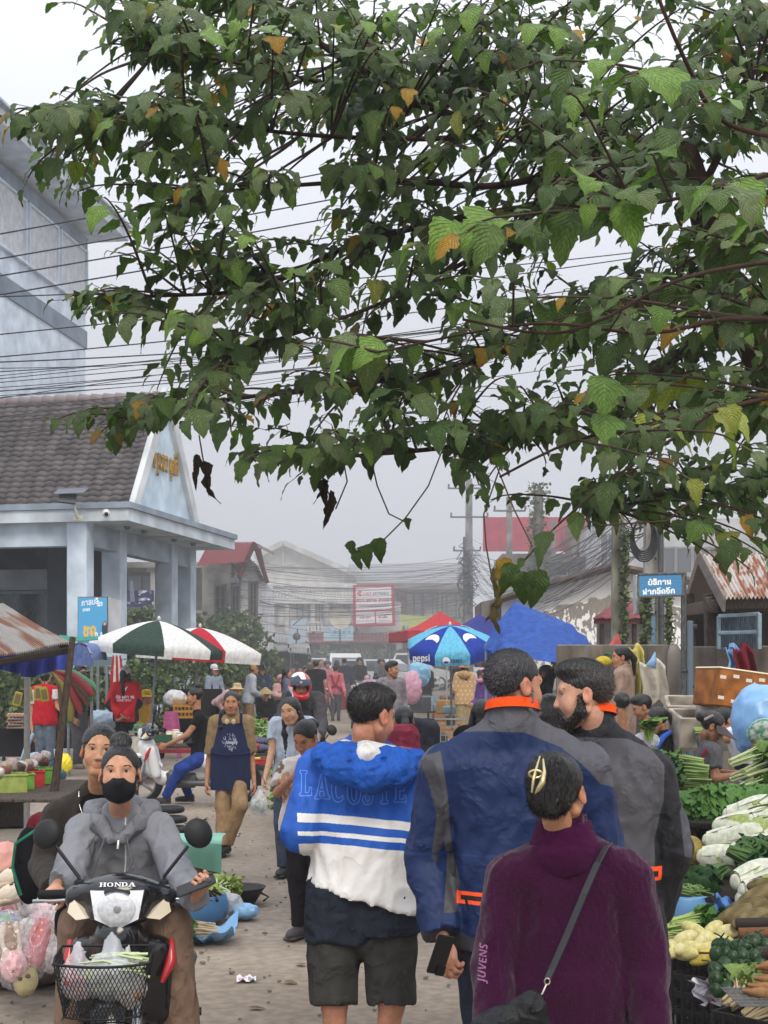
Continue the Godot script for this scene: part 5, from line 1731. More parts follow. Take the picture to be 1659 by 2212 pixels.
	P=person("dark bearded man in profile wearing a black and grey jacket with orange collar",at,1.84,180,{
		"male":true,"w":1.08,"hair":"quiff","haircol":hx("2a201c"),"skin":hx("d3a186"),"head":[86,6,3],
		"j":{"hd":[1259,1502,5.7],"nk":[1278,1578,5.75],"sl":[1190,1660,5.75],"sr":[1406,1668,5.75],"el":[1170,1850,5.8],"wl":[1180,2000,5.7],"er":[1452,1835,5.75],"wr":[1415,1975,5.85],"hl":[1250,2040,5.75],"hr":[1370,2040,5.75]},
		"top":{"m":printed(pc,0.58,1.3),"t":0.034,"hem":0.02,"flat":1.25,"fold":0.011,"uv":px_rect(1050,1560,1560,2100,5.75,at),"name":"jacket","collar":0.022},
		"bottom":{"m":cloth(hx("26262a")),"t":0.02},"shoe":hx("222222")})
	J=P.get_meta("J")
	collar_band(P,J.nk,0.098,0.034,cloth(hx("ff5a22")))
	beard(P,hx("2b211d"),1.0)
	at=G(1225,4.43)
	pc=ClothPrint.new(940,1740,1500,2500,hx("330e2b"),1.0)
	pc.text("JUVENS",pc.at(1043,2106),22,hx("8f6488"),font("Droid Sans",true),1.0,0.0,0.0,-PI/2+0.08)
	pc.shape([1060,1880,1063,1880,1080,2130,1070,2300,1066,2300,1076,2130],hx("38113a"))
	P=person("dark haired woman from behind in a plum wool coat with a gold hair clip",at,1.53,180,{
		"hair":"updo","haircol":hx("15110f"),"skin":hx("bd8a6a"),"head":[-22,4,0],"w":0.94,
		"j":{"hd":[1206,1712,4.4],"nk":[1218,1815,4.43],"sl":[1102,1896,4.43],"sr":[1356,1890,4.43],"el":[1066,2080,4.4],"wl":[1066,2260,4.3],"er":[1398,2075,4.4],"wr":[1408,2260,4.3],"hl":[1175,2140,4.43],"hr":[1285,2140,4.43]},
		"top":{"m":mat(Color.WHITE,0.95,{"pic":pc.tex(),"bump":"fine","bs":0.4,"spec":0.1,"rim":0.35}),"t":0.025,"hem":0.33,"flat":1.25,"flare":0.02,"fold":0.01,"uv":px_rect(940,1740,1500,2500,4.43,at),"name":"coat","collar":0.02},
		"bottom":{"m":cloth(hx("1e1c20")),"t":0.01},"shoe":hx("222222"),"face":true})
	J=P.get_meta("J")
	var coat:MeshInstance3D=P.get_node("coat")
	var arr:=coat.mesh.surface_get_arrays(0)
	part("wool_fuzz",strands({"v":arr[Mesh.ARRAY_VERTEX],"ix":arr[Mesh.ARRAY_INDEX]},9000,0.008,0.5,Vector3(0.3,-1,0)),mat(hx("4a1c40"),0.9),coat)
	f=Field.new(J.nk+Vector3(-0.2,-0.12,-0.17),J.nk+Vector3(0.2,0.12,0.17),0.009)
	f.cap(J.nk+Vector3(0,-0.03,0),J.nk+Vector3(0,0.06,0.0),0.11,0.08,0.01,O,1.0,true)
	f.cap(J.nk+Vector3(0,-0.09,0),J.nk+Vector3(0,0.08,0.0),0.08,0.068,0.01,O,1.0,false,true)
	f.ripple(noise(1.0,6,2),0.006,Vector3(8,30,8),0.04,0.1)
	part("collar",field_mesh(f.mesh()),mat(hx("3c1133"),0.95,{"bump":"fine","tri":6.0,"bs":0.3,"rim":0.35,"spec":0.1}),P)
	var gold:=metal(hx("c9b98a"),0.25)
	var cp:=MB.new()
	var q:=func(x:float,y:float,d:=4.22)->Vector3:return V(x,y,d)-at
	var bk:=[]
	for i in 15:
		var a:=TAU*i/14
		bk.append(q.call(1157+14*cos(a),1672+8*sin(a)))
	cp.tube(bk,0.0045,6)
	cp.tube([q.call(1160,1664),q.call(1156,1682)],0.003,5)
	cp.tube([q.call(1166,1634,4.27),q.call(1160,1655,4.23),q.call(1153,1680,4.2),q.call(1149,1712,4.2)],[0.003,0.004,0.005,0.003],6)
	cp.tube([q.call(1173,1640,4.26),q.call(1176,1668,4.21),q.call(1172,1690,4.2),q.call(1163,1706,4.2),q.call(1157,1714,4.21)],[0.003,0.006,0.009,0.007,0.003],6)
	part("hair_clip",cp.done(),gold,P)
	var bg:=thing("handbag","black leather handbag on a long strap across the plum coat","handbag",V(1135,2200,4.1))
	q=func(x:float,y:float,d:float)->Vector3:return V(x,y,d)-bg.position
	var stl:=[q.call(1318,1822,4.45),q.call(1308,1832,4.33),q.call(1292,1862,4.26),q.call(1262,1930,4.22),q.call(1225,2020,4.2),q.call(1192,2095,4.18),q.call(1184,2112,4.17)]
	var sm:=MB.new()
	for i in stl.size()-1:
		sm.bar(stl[i],stl[i+1]+(stl[i+1]-stl[i]).normalized()*0.003,0.006,0.019,Vector3(0.8,0.3,0.2))
	part("strap",sm.done(),mat(hx("26272b"),0.5),bg)
	var rg:=[]
	for i in 11:
		rg.append(q.call(1182+6*cos(TAU*i/10),2120+7*sin(TAU*i/10),4.16))
	part("ring",MB.new().tube(rg,0.0022,5).tube([q.call(1180,2126,4.16),q.call(1172,2146,4.15),q.call(1166,2152,4.15)],0.003,5).done(),metal(hx("b9b3a6"),0.3),bg)
	f=Field.new(Vector3(-0.2,-0.22,-0.12),Vector3(0.14,0.1,0.12),0.009)
	f.cap(Vector3(0.02,0.04,0),Vector3(-0.1,-0.06,0),0.035,0.05,0.04)
	f.cap(Vector3(-0.08,-0.05,0),Vector3(-0.1,-0.17,0),0.07,0.07,0.05,Vector3.BACK,1.5)
	f.cap(Vector3(0.02,0.0,0),Vector3(0.02,-0.17,0),0.045,0.07,0.05,Vector3.BACK,1.5)
	f.ripple(noise(1.0,8,2),0.01,Vector3(14,14,14))
	part("bag_body",field_mesh(f.mesh()),mat(hx("111214"),0.45,{"spec":0.35,"bump":"crease","tri":5.0,"bs":0.5}),bg)
	person("dark haired person in a purple top half hidden between the two jacketed men",G(1188,7.6),1.62,190,{"hair":"long","haircol":hx("2c2320"),"top":{"m":cloth(hx("3a2850")),"t":0.02,"hem":0.05},"bottom":{"m":jeans},"face":false})
func beard(P:Node3D,c:Color,k:float)->void:
	var x:Transform3D=P.get_meta("hx")
	var key:="beard%s" % k
	if not protos.has(key):
		var f:=Field.new(Vector3(-0.1,-0.16,-0.05),Vector3(0.1,0.03,0.12),0.005)
		for s in [-1,1]:
			f.cap(Vector3(s*0.069,-0.005,0.012),Vector3(s*0.06,-0.06,0.015),0.011,0.02,0.02)
			f.cap(Vector3(s*0.06,-0.06,0.015),Vector3(s*0.022,-0.102,0.062),0.022,0.025,0.02)
			f.cap(Vector3(s*0.024,-0.051,0.088),Vector3(s*0.03,-0.085,0.076),0.008,0.016,0.012)
		f.cap(Vector3(-0.022,-0.049,0.09),Vector3(0.022,-0.049,0.09),0.0066,0.0066,0.008)
		f.cap(Vector3(0,-0.084,0.084),Vector3(0,-0.115,0.07),0.012,0.02,0.02)
		f.ell(Vector3(0,-0.066,0.1),Vector3(0.021,0.011,0.03),0.006,true)
		f.ripple(noise(1.0,5,2),0.006,Vector3(60,60,60),0.03)
		protos[key]=f.mesh()
	var b:=part("beard",field_mesh(protos[key]),hair_mat(c),P,x.origin,x.basis)
	part("beard_strands",strands(protos[key],2200,0.012,0.5,Vector3(0,-1,0.3)),mat(c,0.6),b)
func riders()->void:
	var at:=G(255,6.35)
	var zip:=ClothPrint.new(60,1700,480,2040,hx("7e8086"),1.5)
	zip.line([zip.at(270,1755),zip.at(273,1800),zip.at(270,1860),zip.at(264,1900)],2.2,hx("d8d8d6"))
	zip.line([zip.at(216,1745),zip.at(214,1790),zip.at(196,1830)],2.0,hx("5d5f64"))
	var P:=person("woman riding a motorcycle in a grey hooded jacket and black face mask",at,1.6,0,{
		"hair":"knot","haircol":hx("191310"),"skin":hx("cf9c7e"),"head":[6,-4,0],"hs":1.04,
		"j":{"hd":[259,1672,6.3],"nk":[262,1757,6.42],"sl":[343,1792,6.42],"sr":[180,1796,6.42],"el":[380,1880,6.25],"er":[148,1890,6.2],"wl":[422,1940,5.9],"wr":[124,1910,6.12],"hl":[300,2010,6.6],"hr":[215,2010,6.6],"kl":[362,2000,6.05],"kr":[178,2000,6.1],"al":[392,2280,6.1],"ar":[160,2280,6.15]},
		"top":{"m":printed(zip,0.95),"t":0.024,"hem":0.02,"fold":0.016,"uv":px_rect(60,1700,480,2040,6.35,at),"name":"hooded_jacket","collar":0.0},
		"bottom":{"m":cloth(hx("87705f")),"t":0.015,"wide":0.03},"shoe":hx("333333"),"curlr":1.25,"curll":1.0,"hyr":Vector3(0,0.93,0.35),"hzr":Vector3(-0.05,-0.3,0.93),"hzl":Vector3(0.35,0.5,0.6),"hyl":Vector3(0.6,-0.5,0.5)})
	var J:Dictionary=P.get_meta("J")
	var x:Transform3D=P.get_meta("hx")
	var f:=Field.new(J.nk+Vector3(-0.28,-0.14,-0.2),J.nk+Vector3(0.28,0.14,0.22),0.011)
	for s in [-1,1]:
		f.cap(J.nk+Vector3(s*0.02,0.01,-0.13),J.nk+Vector3(s*0.12,0.0,-0.03),0.06,0.05,0.05)
		f.cap(J.nk+Vector3(s*0.12,0.0,-0.03),J.nk+Vector3(s*0.085,-0.035,0.07),0.048,0.034,0.04)
		f.cap(J.nk+Vector3(s*0.085,-0.035,0.07),J.nk+Vector3(s*0.025,-0.1,0.115),0.034,0.024,0.03)
	f.ripple(noise(1.0,9,2),0.01,Vector3(10,10,10))
	part("hood",field_mesh(f.mesh()),cloth(hx("808288")),P)
	for s in [-1,1]:
		var e:Vector3=J.nk+Vector3(s*0.045,-0.09,0.135)
		tube_part("drawstring",[e,e+Vector3(s*0.03,-0.1,0.03),e+Vector3(s*0.03-0.03,-0.19,0.035),e+Vector3(s*0.05,-0.25,0.03)],0.004,cloth(hx("696b70")),P)
	tube_part("zip_slider",[J.nk+Vector3(0.016,-0.1,0.16),J.nk+Vector3(0.016,-0.135,0.172)],0.006,metal(hx("d5cfc0"),0.25),P)
	f=Field.new(Vector3(-0.1,-0.15,-0.03),Vector3(0.1,0.02,0.15),0.005)
	f.ell(Vector3(0,-0.062,0.042),Vector3(0.071,0.063,0.068))
	f.cap(Vector3(0,-0.012,0.092),Vector3(0,-0.04,0.109),0.012,0.013,0.03)
	f.cap(Vector3(0,-0.04,0.109),Vector3(0,-0.1,0.083),0.013,0.02,0.03)
	for s in [-1,1]:
		f.cap(Vector3(s*0.05,-0.03,0.05),Vector3(s*0.078,-0.012,0.0),0.02,0.006,0.02)
	f.keep(Vector3(0,-0.018,0.1),Vector3(0,1,0.18).normalized())
	f.keep(Vector3(0,0,-0.012),Vector3(0,0,-1))
	part("face_mask",field_mesh(f.mesh()),mat(hx("15161b"),0.75,{"spec":0.3}),P,x.origin,x.basis)
	part("mask_seam",MB.new().tube([Vector3(0,-0.012,0.106),Vector3(0,-0.04,0.1235),Vector3(0,-0.075,0.117),Vector3(0,-0.11,0.1)],0.0016,5).done(),mat(hx("34353c"),0.7),P,x.origin,x.basis)
	for s in [-1,1]:
		tube_part("ear_loop",[x*Vector3(s*0.07,-0.02,0.02),x*Vector3(s*0.083,0.015,-0.015),x*Vector3(s*0.08,-0.035,-0.02),x*Vector3(s*0.07,-0.06,0.02)],0.0016,mat(hx("15161b"),0.75),P)
	at=G(215,6.95)
	P=person("woman in a brown tweed jacket riding behind the masked rider",at,1.62,0,{
		"hair":"updo","haircol":hx("120f0f"),"skin":hx("c99878"),"head":[10,0,-3],
		"j":{"hd":[215,1622,6.8],"nk":[212,1712,6.95],"sl":[300,1757,6.95],"sr":[128,1765,6.95],"el":[330,1870,6.9],"er":[96,1872,6.9],"wl":[320,1930,6.7],"wr":[120,1920,6.55],"hl":[255,2000,7.1],"hr":[175,2000,7.1],"kl":[330,2000,6.6],"kr":[160,1985,6.7],"al":[330,2250,6.7],"ar":[170,2240,6.9]},
		"top":{"m":mat(hx("5b5149"),0.95,{"tex":"fine","tri":5.0,"bump":"fine","bs":0.2,"rim":0.2}),"t":0.03,"hem":0.05,"name":"jacket","front_open":0.075},
		"bottom":{"m":cloth(hx("15161c")),"t":0.02},"shoe":hx("222222"),"curlr":0.9})
	J=P.get_meta("J")
	f=Field.new(J.nk+Vector3(-0.16,-0.45,-0.1),J.nk+Vector3(0.16,0.06,0.2),0.012)
	f.cap(J.nk+Vector3(0,-0.1,0.02),J.nk+Vector3(0,-0.4,0.03),0.11,0.12,0.03,Vector3.BACK,1.15)
	f.cap(J.nk+Vector3(0,0.0,0.01),J.nk+Vector3(0,-0.1,0.02),0.065,0.1,0.03)
	part("black_top",field_mesh(f.mesh()),cloth(hx("0e0e10")),P)
	var nl:=[]
	for i in 13:
		var t:=i/12.0
		nl.append(J.nk+Vector3(0.075*cos(t*PI),0.01-0.13*sin(t*PI),0.075+0.06*sin(t*PI)))
	part("necklace",MB.new().tube(nl,0.0028,5).ell(J.nk+Vector3(0,-0.135,0.138),Vector3(0.012,0.016,0.006),Basis(),6,4).done(),metal(hx("d8d6cf"),0.2),P)
	tube_part("lapel",[J.nk+Vector3(-0.075,-0.02,0.08),J.nk+Vector3(-0.09,-0.14,0.14),J.nk+Vector3(-0.05,-0.3,0.165)],[0.016,0.024,0.008],mat(hx("5b5149"),0.95,{"tex":"fine","tri":5.0}),P)
	P=person("woman in black tee and blue jeans seated on the white and red scooter",G(438,18.7),1.62,-92,{
		"hair":"knot","haircol":hx("151111"),"skin":hx("b07d5f"),"head":[6,4,0],"w":1.12,
		"j":{"hd":[420,1505,18.7],"nk":[427,1540,18.7],"sl":[432,1551,18.5],"sr":[432,1551,18.95],"el":[404,1588,18.45],"er":[402,1588,19.0],"wl":[362,1608,18.45],"wr":[362,1608,19.0],"hl":[430,1640,18.55],"hr":[430,1640,18.85],"kl":[390,1662,18.4],"kr":[388,1660,19.0],"al":[357,1722,18.45],"ar":[408,1718,19.05]},
		"top":{"m":cloth(hx("17171a")),"sleeve":0.25,"hem":0.02,"name":"tee"},"bottom":{"m":cloth(hx("27408a")),"name":"jeans"},"shoe":hx("2c2a2c"),"curll":1.1,"curlr":1.1})
	pc_helmet()
	P=person("motorcyclist in a grey jacket and red white helmet behind the long haired woman",G(655,17.0),1.75,8,{
		"male":true,"hair":"short","skin":hx("a3755b"),"sit":[0.82,8],
		"j":{"hd":[648,1484,16.8],"wl":[690,1590,16.2],"wr":[612,1590,16.2],"el":[694,1565,16.8],"er":[604,1560,16.8]},
		"head":[6,14,0],"hat":["helmet",mats.helmet_print,mat(hx("3a4150"),0.15)],
		"top":{"m":cloth(hx("47464a")),"t":0.03,"collar":0.015,"name":"jacket"},"bottom":{"m":cloth(hx("2b2b2e"))},"shoe":hx("222222"),"curll":1.1,"curlr":1.1})
func pc_helmet()->void:
	var pc:=Pic.new(96,96,hx("b2202c"))
	pc.p4([0,0,1,0,1,.2,.7,.3,.3,.18,0,.3],hx("e7e4e4"))
	pc.p4([.1,.25,.4,.1,.55,.3,.2,.45],hx("1e2440"))
	pc.p4([.6,.05,.9,.15,.85,.4,.65,.3],hx("c02634"))
	pc.p4([0,.5,.2,.45,.25,.8,0,.8],hx("e7e4e4"))
	mats.helmet_print=mat(Color.WHITE,0.25,{"pic":pc.tex(),"coat":0.6})
func middle_people()->void:
	var at:=G(500,14.3)
	var P:=person("woman in beige tee and navy apron walking towards the camera",at,1.56,2,{
		"hair":"side_tail","haircol":hx("171212"),"skin":hx("b27f61"),"head":[0,2,0],"w":1.02,
		"j":{"al":[490,1822,14.2],"ar":[480,1828,14.1],"kl":[518,1740,14.1],"kr":[482,1742,14.2],"el":[543,1640,14.35],"er":[452,1642,14.35],"wl":[549,1690,14.2],"wr":[447,1690,14.2],"hl":[516,1660,14.3],"hr":[484,1660,14.3]},
		"top":{"m":cloth(hx("97805f")),"sleeve":0.42,"t":0.016,"hem":0.02,"name":"tee","st":1.08},"bottom":{"m":cloth(hx("a38664")),"t":0.0,"wide":0.022},"shoe":hx("1a1a1c")})
	var J:Dictionary=P.get_meta("J")
	J.al=J.al
	var pc:=Pic.new(192,320,hx("1b2342"))
	var hr:=RandomNumberGenerator.new()
	hr.seed=4
	for k in 90:
		var a:=hr.randf()*TAU
		var r:=sqrt(hr.randf())*46.0
		var q:=Vector2(cos(a)*r,sin(a)*r*0.9)
		if q.y>0:
			q.x*=1.0-q.y/60.0
		pc.line([Vector2(96,92)+q,Vector2(96,92)+q+Vector2(hr.randf_range(-8,8),hr.randf_range(-8,8))],1.3,hx("9da3b4"))
	pc.dot(Vector2(96,92),27,hx("1b2342"),13)
	pc.text("Simply",Vector2(70,98),20,hx("dfe2ea"),font("Droid Serif",true))
	var ap:=MB.new()
	var c:Vector3=(J.sl+J.sr)/2
	ap.slab(14,20,func(s:float,t:float):
		var y:=lerpf(0.62,1.26,t)
		var hw:=0.19 if t<0.62 else lerpf(0.17,0.115,(t-0.62)/0.38)
		var a:=(s-0.5)*2.0
		return Vector3(c.x+a*hw,y,c.z+0.175-0.05*a*a-(0.05*t)+0.012*sin(s*17+t*3)*(1.0-t)),Vector3(0,0,0.012))
	part("apron",ap.done(),mat(Color.WHITE,0.9,{"pic":pc.tex()}),P)
	for s in [-1,1]:
		tube_part("apron_strap",[Vector3(c.x+s*0.105,1.25,c.z+0.13),Vector3(c.x+s*0.1,1.34,c.z+0.075),Vector3(c.x+s*0.09,1.345,c.z-0.06)],0.013,cloth(hx("1b2342")),P)
	tube_part("waist_tie",[Vector3(c.x-0.19,0.98,c.z+0.1),Vector3(c.x-0.1,0.965,c.z+0.165),Vector3(c.x,0.96,c.z+0.178),Vector3(c.x+0.1,0.965,c.z+0.165),Vector3(c.x+0.19,0.98,c.z+0.1)],0.007,cloth(hx("2a3355")),P)
	for s in [-1,1]:
		part("shirt_print",MB.new().ell(Vector3(c.x+s*0.032,1.275,c.z+0.12),Vector3(0.022,0.026,0.012)).done(),cloth(hx("d9b98e")),P)
	carrier("clear plastic carrier bag with greens in the hand of the apron woman",V(560,1722,14.1),0.11,0.3,hx("dfe3e6"),[hx("4a6a35")])
	P=person("young woman with very long dark hair in a pale blue shirt",G(632,12.7),1.6,-12,{
		"hair":"long","haircol":hx("211614"),"skin":hx("cfa182"),"head":[-14,10,6],"w":0.95,
		"j":{"hd":[628,1536,12.6],"er":[588,1622,12.7],"wr":[574,1676,12.5]},
		"top":{"m":cloth(hx("b9c6d6")),"sleeve":0.3,"t":0.018,"waist":0.88,"name":"shirt"},"bottom":{"m":cloth(hx("4c5568")),"name":"jeans"},"shoe":hx("333333")})
	var fl:=Pic.new(128,128,hx("c7bfb8"))
	for k in 46:
		var q:=Vector2(hr.randf()*128,hr.randf()*128)
		for m in 5:
			fl.dot(q+Vector2.from_angle(m*1.25)*4.5,3.2,[hx("8d6242"),hx("a9764c"),hx("6f5a4a"),hx("b58d6b")][k % 4])
	P=person("woman in a floral blouse looking down at her phone",G(668,9.7),1.47,-22,{
		"hair":"bun","haircol":hx("161112"),"skin":hx("b47f62"),"head":[-8,34,0],"w":1.04,
		"j":{"hd":[660,1594,9.55],"nk":[672,1640,9.7],"sl":[712,1662,9.7],"sr":[628,1664,9.7],"er":[600,1712,9.6],"wr":[632,1680,9.3],"el":[725,1740,9.7],"wl":[672,1690,9.25]},
		"top":{"m":printed(fl,0.9),"sleeve":0.4,"t":0.03,"hem":0.08,"name":"blouse","st":1.12,"uv":Rect2(-0.3,0.7,0.6,0.75)},"bottom":{"m":cloth(hx("221f22")),"t":0.012},"shoe":hx("4a4446"),"curlr":0.9,"curll":0.9})
	var ph:=thing("phone","phone held low by the woman in the floral blouse","phone",V(650,1684,9.2))
	part("case",MB.new().box(O,Vector3(0.075,0.15,0.01),eul(-50,-20,10),0.004).done(),plastic(hx("25262c"),0.3),ph)
	part("screen",MB.new().box(eul(-50,-20,10)*Vector3(0,0,-0.006),Vector3(0.068,0.14,0.002),eul(-50,-20,10)).done(),mat(hx("11131a"),0.1),ph)
	var bb:=thing("belt_bag","olive belt bag at the waist of the floral bloused woman","bag",V(627,1800,9.6))
	part("pouch",MB.new().box(O,Vector3(0.09,0.07,0.05),eul(0,30,20),0.015).done(),cloth(hx("5a5136")),bb)
	part("strap",MB.new().tube([Vector3(-0.04,0.02,0),Vector3(0.05,0.09,0.04),Vector3(0.16,0.12,0.03)],0.014).done(),cloth(hx("1e1d1e")),bb)
	P=person("person in a dark grey jacket with a pink backpack on a parked motorcycle",G(892,11.8),1.5,185,{"w":0.9,
		"hair":"tail","haircol":hx("171313"),"sit":[0.78,12],"face":false,"j":{"hd":[872,1556,11.6]},
		"top":{"m":cloth(hx("3b3d44")),"t":0.035,"hem":0.04,"name":"jacket"},"bottom":{"m":cloth(hx("26262c"))},"shoe":hx("222222"),"arms":"reach"})
	var bp:=thing("backpack","worn pink backpack on the seated person beside the hooded man","backpack",V(866,1606,11.2))
	var f:=Field.new(Vector3(-0.18,-0.22,-0.12),Vector3(0.18,0.2,0.14),0.014)
	f.cap(Vector3(-0.05,-0.1,0),Vector3(-0.05,0.06,0),0.1,0.09,0.04,Vector3.BACK,1.3)
	f.cap(Vector3(0.05,-0.1,0),Vector3(0.05,0.06,0),0.1,0.09,0.04,Vector3.BACK,1.3)
	f.cap(Vector3(-0.04,-0.1,0.07),Vector3(0.04,-0.1,0.07),0.06,0.06,0.02)
	f.ripple(noise(1.0,12,2),0.012,Vector3(10,10,10))
	part("pack",field_mesh(f.mesh()),cloth(hx("98394f")),bp)
	part("pocket_trim",MB.new().tube([Vector3(-0.1,-0.04,0.1),Vector3(0,-0.02,0.125),Vector3(0.1,-0.04,0.1)],0.006).done(),cloth(hx("c9868f")),bp)
	part("badge",MB.new().lathe([[0.0,0.004],[0.026,0.003],[0.028,0]],12,Vector3(0,-0.09,0.132),eul(90,0,0)).done(),cloth(hx("6a2a3c")),bp)
func carrier(label:String,at:Vector3,w:float,h:float,c:Color,inside:Array)->Node3D:
	var b:=thing("carrier_bag",label,"bag",at)
	var f:=Field.new(Vector3(-w,-h*0.7,-w),Vector3(w,h*0.6,w),maxf(0.012,w*0.09))
	f.ell(Vector3(0,-h*0.25,0),Vector3(w*0.75,h*0.36,w*0.5),0.03)
	f.cap(Vector3(0,-h*0.1,0),Vector3(0,h*0.32,0),w*0.5,w*0.16,0.03,Vector3.BACK,1.6)
	f.ripple(noise(1.0,int(at.x*50)+90,2),0.02,Vector3(22,10,22))
	part("film",field_mesh(f.mesh()),bag(c,0.42),b)
	var g:=MB.new()
	for k in 9:
		g.ell(Vector3(rf(-0.4,0.4)*w,-h*0.32+rf(-0.12,0.12)*h,rf(-0.2,0.2)*w),Vector3(w*0.3,h*0.08,w*0.25),eul(rf(0,90),rf(0,180),0),6,4)
	part("contents",g.done(),mat(inside[0],0.8),b)
	return b
func crowd()->void:
	var black:=cloth(hx("1d1d21"))
	var grey:=cloth(hx("5c5c60"))
	var red:=cloth(hx("c0202e"))
	var P:=person("man from behind in a sleeveless red vest over a white tee",G(97,23.7),1.62,172,{
		"male":true,"hair":"bun","haircol":hx("171412"),"w":1.05,"face":false,"j":{"wr":[142,1545,23.4],"wl":[70,1585,23.6],"el":[67,1545,23.7]},
		"top":{"m":red,"sleeve":0.0,"t":0.03,"hem":0.1,"name":"vest"},"bottom":{"m":cloth(hx("6d7c8c")),"name":"jeans","t":0.02},"shoe":hx("333333")})
	var J:Dictionary=P.get_meta("J")
	for n in ["l","r"]:
		tube_part("white_sleeve",[J["s"+n],J["s"+n].lerp(J["e"+n],0.55)],[0.085,0.075],cloth(hx("d6d4d4")),P,10)
	var u:=thing("folded_umbrella","pale blue folded umbrella held low by the man in the red vest","umbrella",V(60,1610,23.5))
	part("canopy",MB.new().tube([Vector3(0.09,0.19,0),Vector3(0.0,0.02,0),Vector3(-0.11,-0.22,0)],[0.025,0.045,0.012],8).done(),cloth(hx("a9c3dd")),u)
	part("tip",MB.new().tube([Vector3(-0.11,-0.22,0),Vector3(-0.13,-0.26,0)],0.008).done(),plastic(hx("d8d8d8")),u)
	P=person("person with long dark hair in a red and black jacket and white cap",G(272,24.4),1.66,175,{
		"hair":"long","haircol":hx("191415"),"arms":"behind","face":false,"head":[-28,0,0],"hat":["cap",cloth(hx("dcdde2"))],
		"top":{"m":red_print(),"t":0.035,"hem":0.1,"uv":Rect2(-0.32,0.7,0.64,0.8),"name":"jacket"},"bottom":{"m":black},"shoe":hx("222222")})
	person("man in profile with a patterned cap and black jacket under the blue canopy",G(170,24.6),1.7,70,{
		"male":true,"skin":hx("b78565"),"hat":["cap",mat(hx("77757a"),0.9,{"tex":"fine","tri":6.0})],"top":{"m":black,"t":0.025,"collar":0.02,"name":"jacket"},"bottom":{"m":grey,"t":0.02},"shoe":hx("77706c")})
	person("stall keeper in a mustard head cloth and yellow top",G(313,25.5),1.55,60,{
		"sit":[0.45,12],"hair":"bun","hat":["sun",cloth(hx("b79a2e"))],"top":{"m":cloth(hx("c79a3a")),"t":0.02},"bottom":{"m":black},"arms":"front"})
	person("seller in a green bucket hat bent low behind the meat stall",G(276,21.5),1.55,150,{
		"sit":[0.16,35],"hair":"short","face":false,"hat":["bucket",cloth(hx("557f62")),cloth(hx("b9b08a"))],"top":{"m":cloth(hx("a9a596")),"t":0.02},"bottom":{"m":grey},"arms":"front"})
	person("person in a white cap and pale shirt behind the vegetable row",G(462,33.0),1.62,40,{
		"hair":"long","hat":["cap",cloth(hx("d4d8e2"))],"top":{"m":cloth(hx("8f98a6")),"t":0.02},"bottom":{"m":black},"arms":"front"})
	person("woman in pink with a straw hat bending over the vegetable row",G(468,31.0),1.55,60,{
		"lean":58,"hair":"tail","hat":["sun",cloth(hx("c9ae80")),cloth(hx("e0d8c0"))],"top":{"m":cloth(hx("c9a7ad")),"t":0.02},"bottom":{"m":black},"arms":"front"})
	person("old person in a pale blue jacket, brown trousers and knit cap",G(536,33.0),1.64,110,{
		"lean":10,"hair":"short","skin":hx("a9795c"),"hat":["beanie",cloth(hx("a8804f"))],"top":{"m":cloth(hx("a9b0ba")),"t":0.03,"hem":0.12,"name":"jacket"},"bottom":{"m":cloth(hx("8a6b50")),"t":0.02,"wide":0.02},"arms":"front","shoe":hx("333333")})
	person("seller in a conical straw hat seated among the greens",G(575,34.0),1.5,0,{
		"sit":[0.3,25],"hair":"bun","hat":["cone",mat(hx("cdb47e"),0.9,{"tex":"streak","tri":4.0})],"top":{"m":black},"bottom":{"m":black},"arms":"front"})
	person("woman in a black hat and blue collared top behind the greens",G(566,37.0),1.56,10,{
		"hair":"long","hat":["bucket",black],"top":{"m":cloth(hx("2c3a58"))},"bottom":{"m":black},"arms":"front"})
	person("woman with long dark hair in a grey top beside the conical hat",G(618,33.0),1.55,100,{"hair":"long","top":{"m":cloth(hx("6a6f86"))},"bottom":{"m":black},"arms":"front"})
	person("child in a pink hooded coat before the dark stall",G(606,37.0),1.3,20,{"hair":"","hat":["open_helmet",cloth(hx("d29ca2"))],"top":{"m":cloth(hx("d8a5aa")),"t":0.03},"bottom":{"m":black},"arms":"front"})
	person("man from behind in a black tee and grey shorts walking away",G(682,37.0),1.7,176,{
		"male":true,"hair":"short","face":false,"w":1.08,"top":{"m":black,"sleeve":0.3,"t":0.03,"hem":0.12,"name":"tee","st":1.1},"bottom":{"m":cloth(hx("8e8a84")),"kind":"shorts","t":0.03,"name":"shorts"},"shoe":hx("666666")})
	P=person("woman from behind in a pink top with crossed red apron straps",G(725,41.0),1.53,182,{
		"hair":"knot","face":false,"top":{"m":cloth(hx("cc6f7c")),"t":0.025,"hem":0.1,"name":"top"},"bottom":{"m":cloth(hx("57545a"))},"shoe":hx("333333"),"j":{"wl":[716,1500,40.7],"wr":[745,1497,40.6]}})
	J=P.get_meta("J")
	var bz:=Vector3(0,0,0.15)
	tube_part("apron_strap",[J.sl+Vector3(0.04,0.02,0.1),(J.sl+J.hr)/2+bz,J.hr+Vector3(0.1,0.05,0.13)],0.03,cloth(hx("b02a38")),P)
	tube_part("apron_strap",[J.sr+Vector3(-0.04,0.02,0.1),(J.sr+J.hl)/2+bz,J.hl+Vector3(-0.1,0.05,0.13)],0.03,cloth(hx("b02a38")),P)
	part("apron_skirt",MB.new().slab(3,3,func(s:float,t:float):return J.hr+Vector3(0.1+0.1*s,0.1-0.62*(1-t),0.02-0.2*s),Vector3(0,0,0.02)).done(),cloth(hx("b0303e")),P)
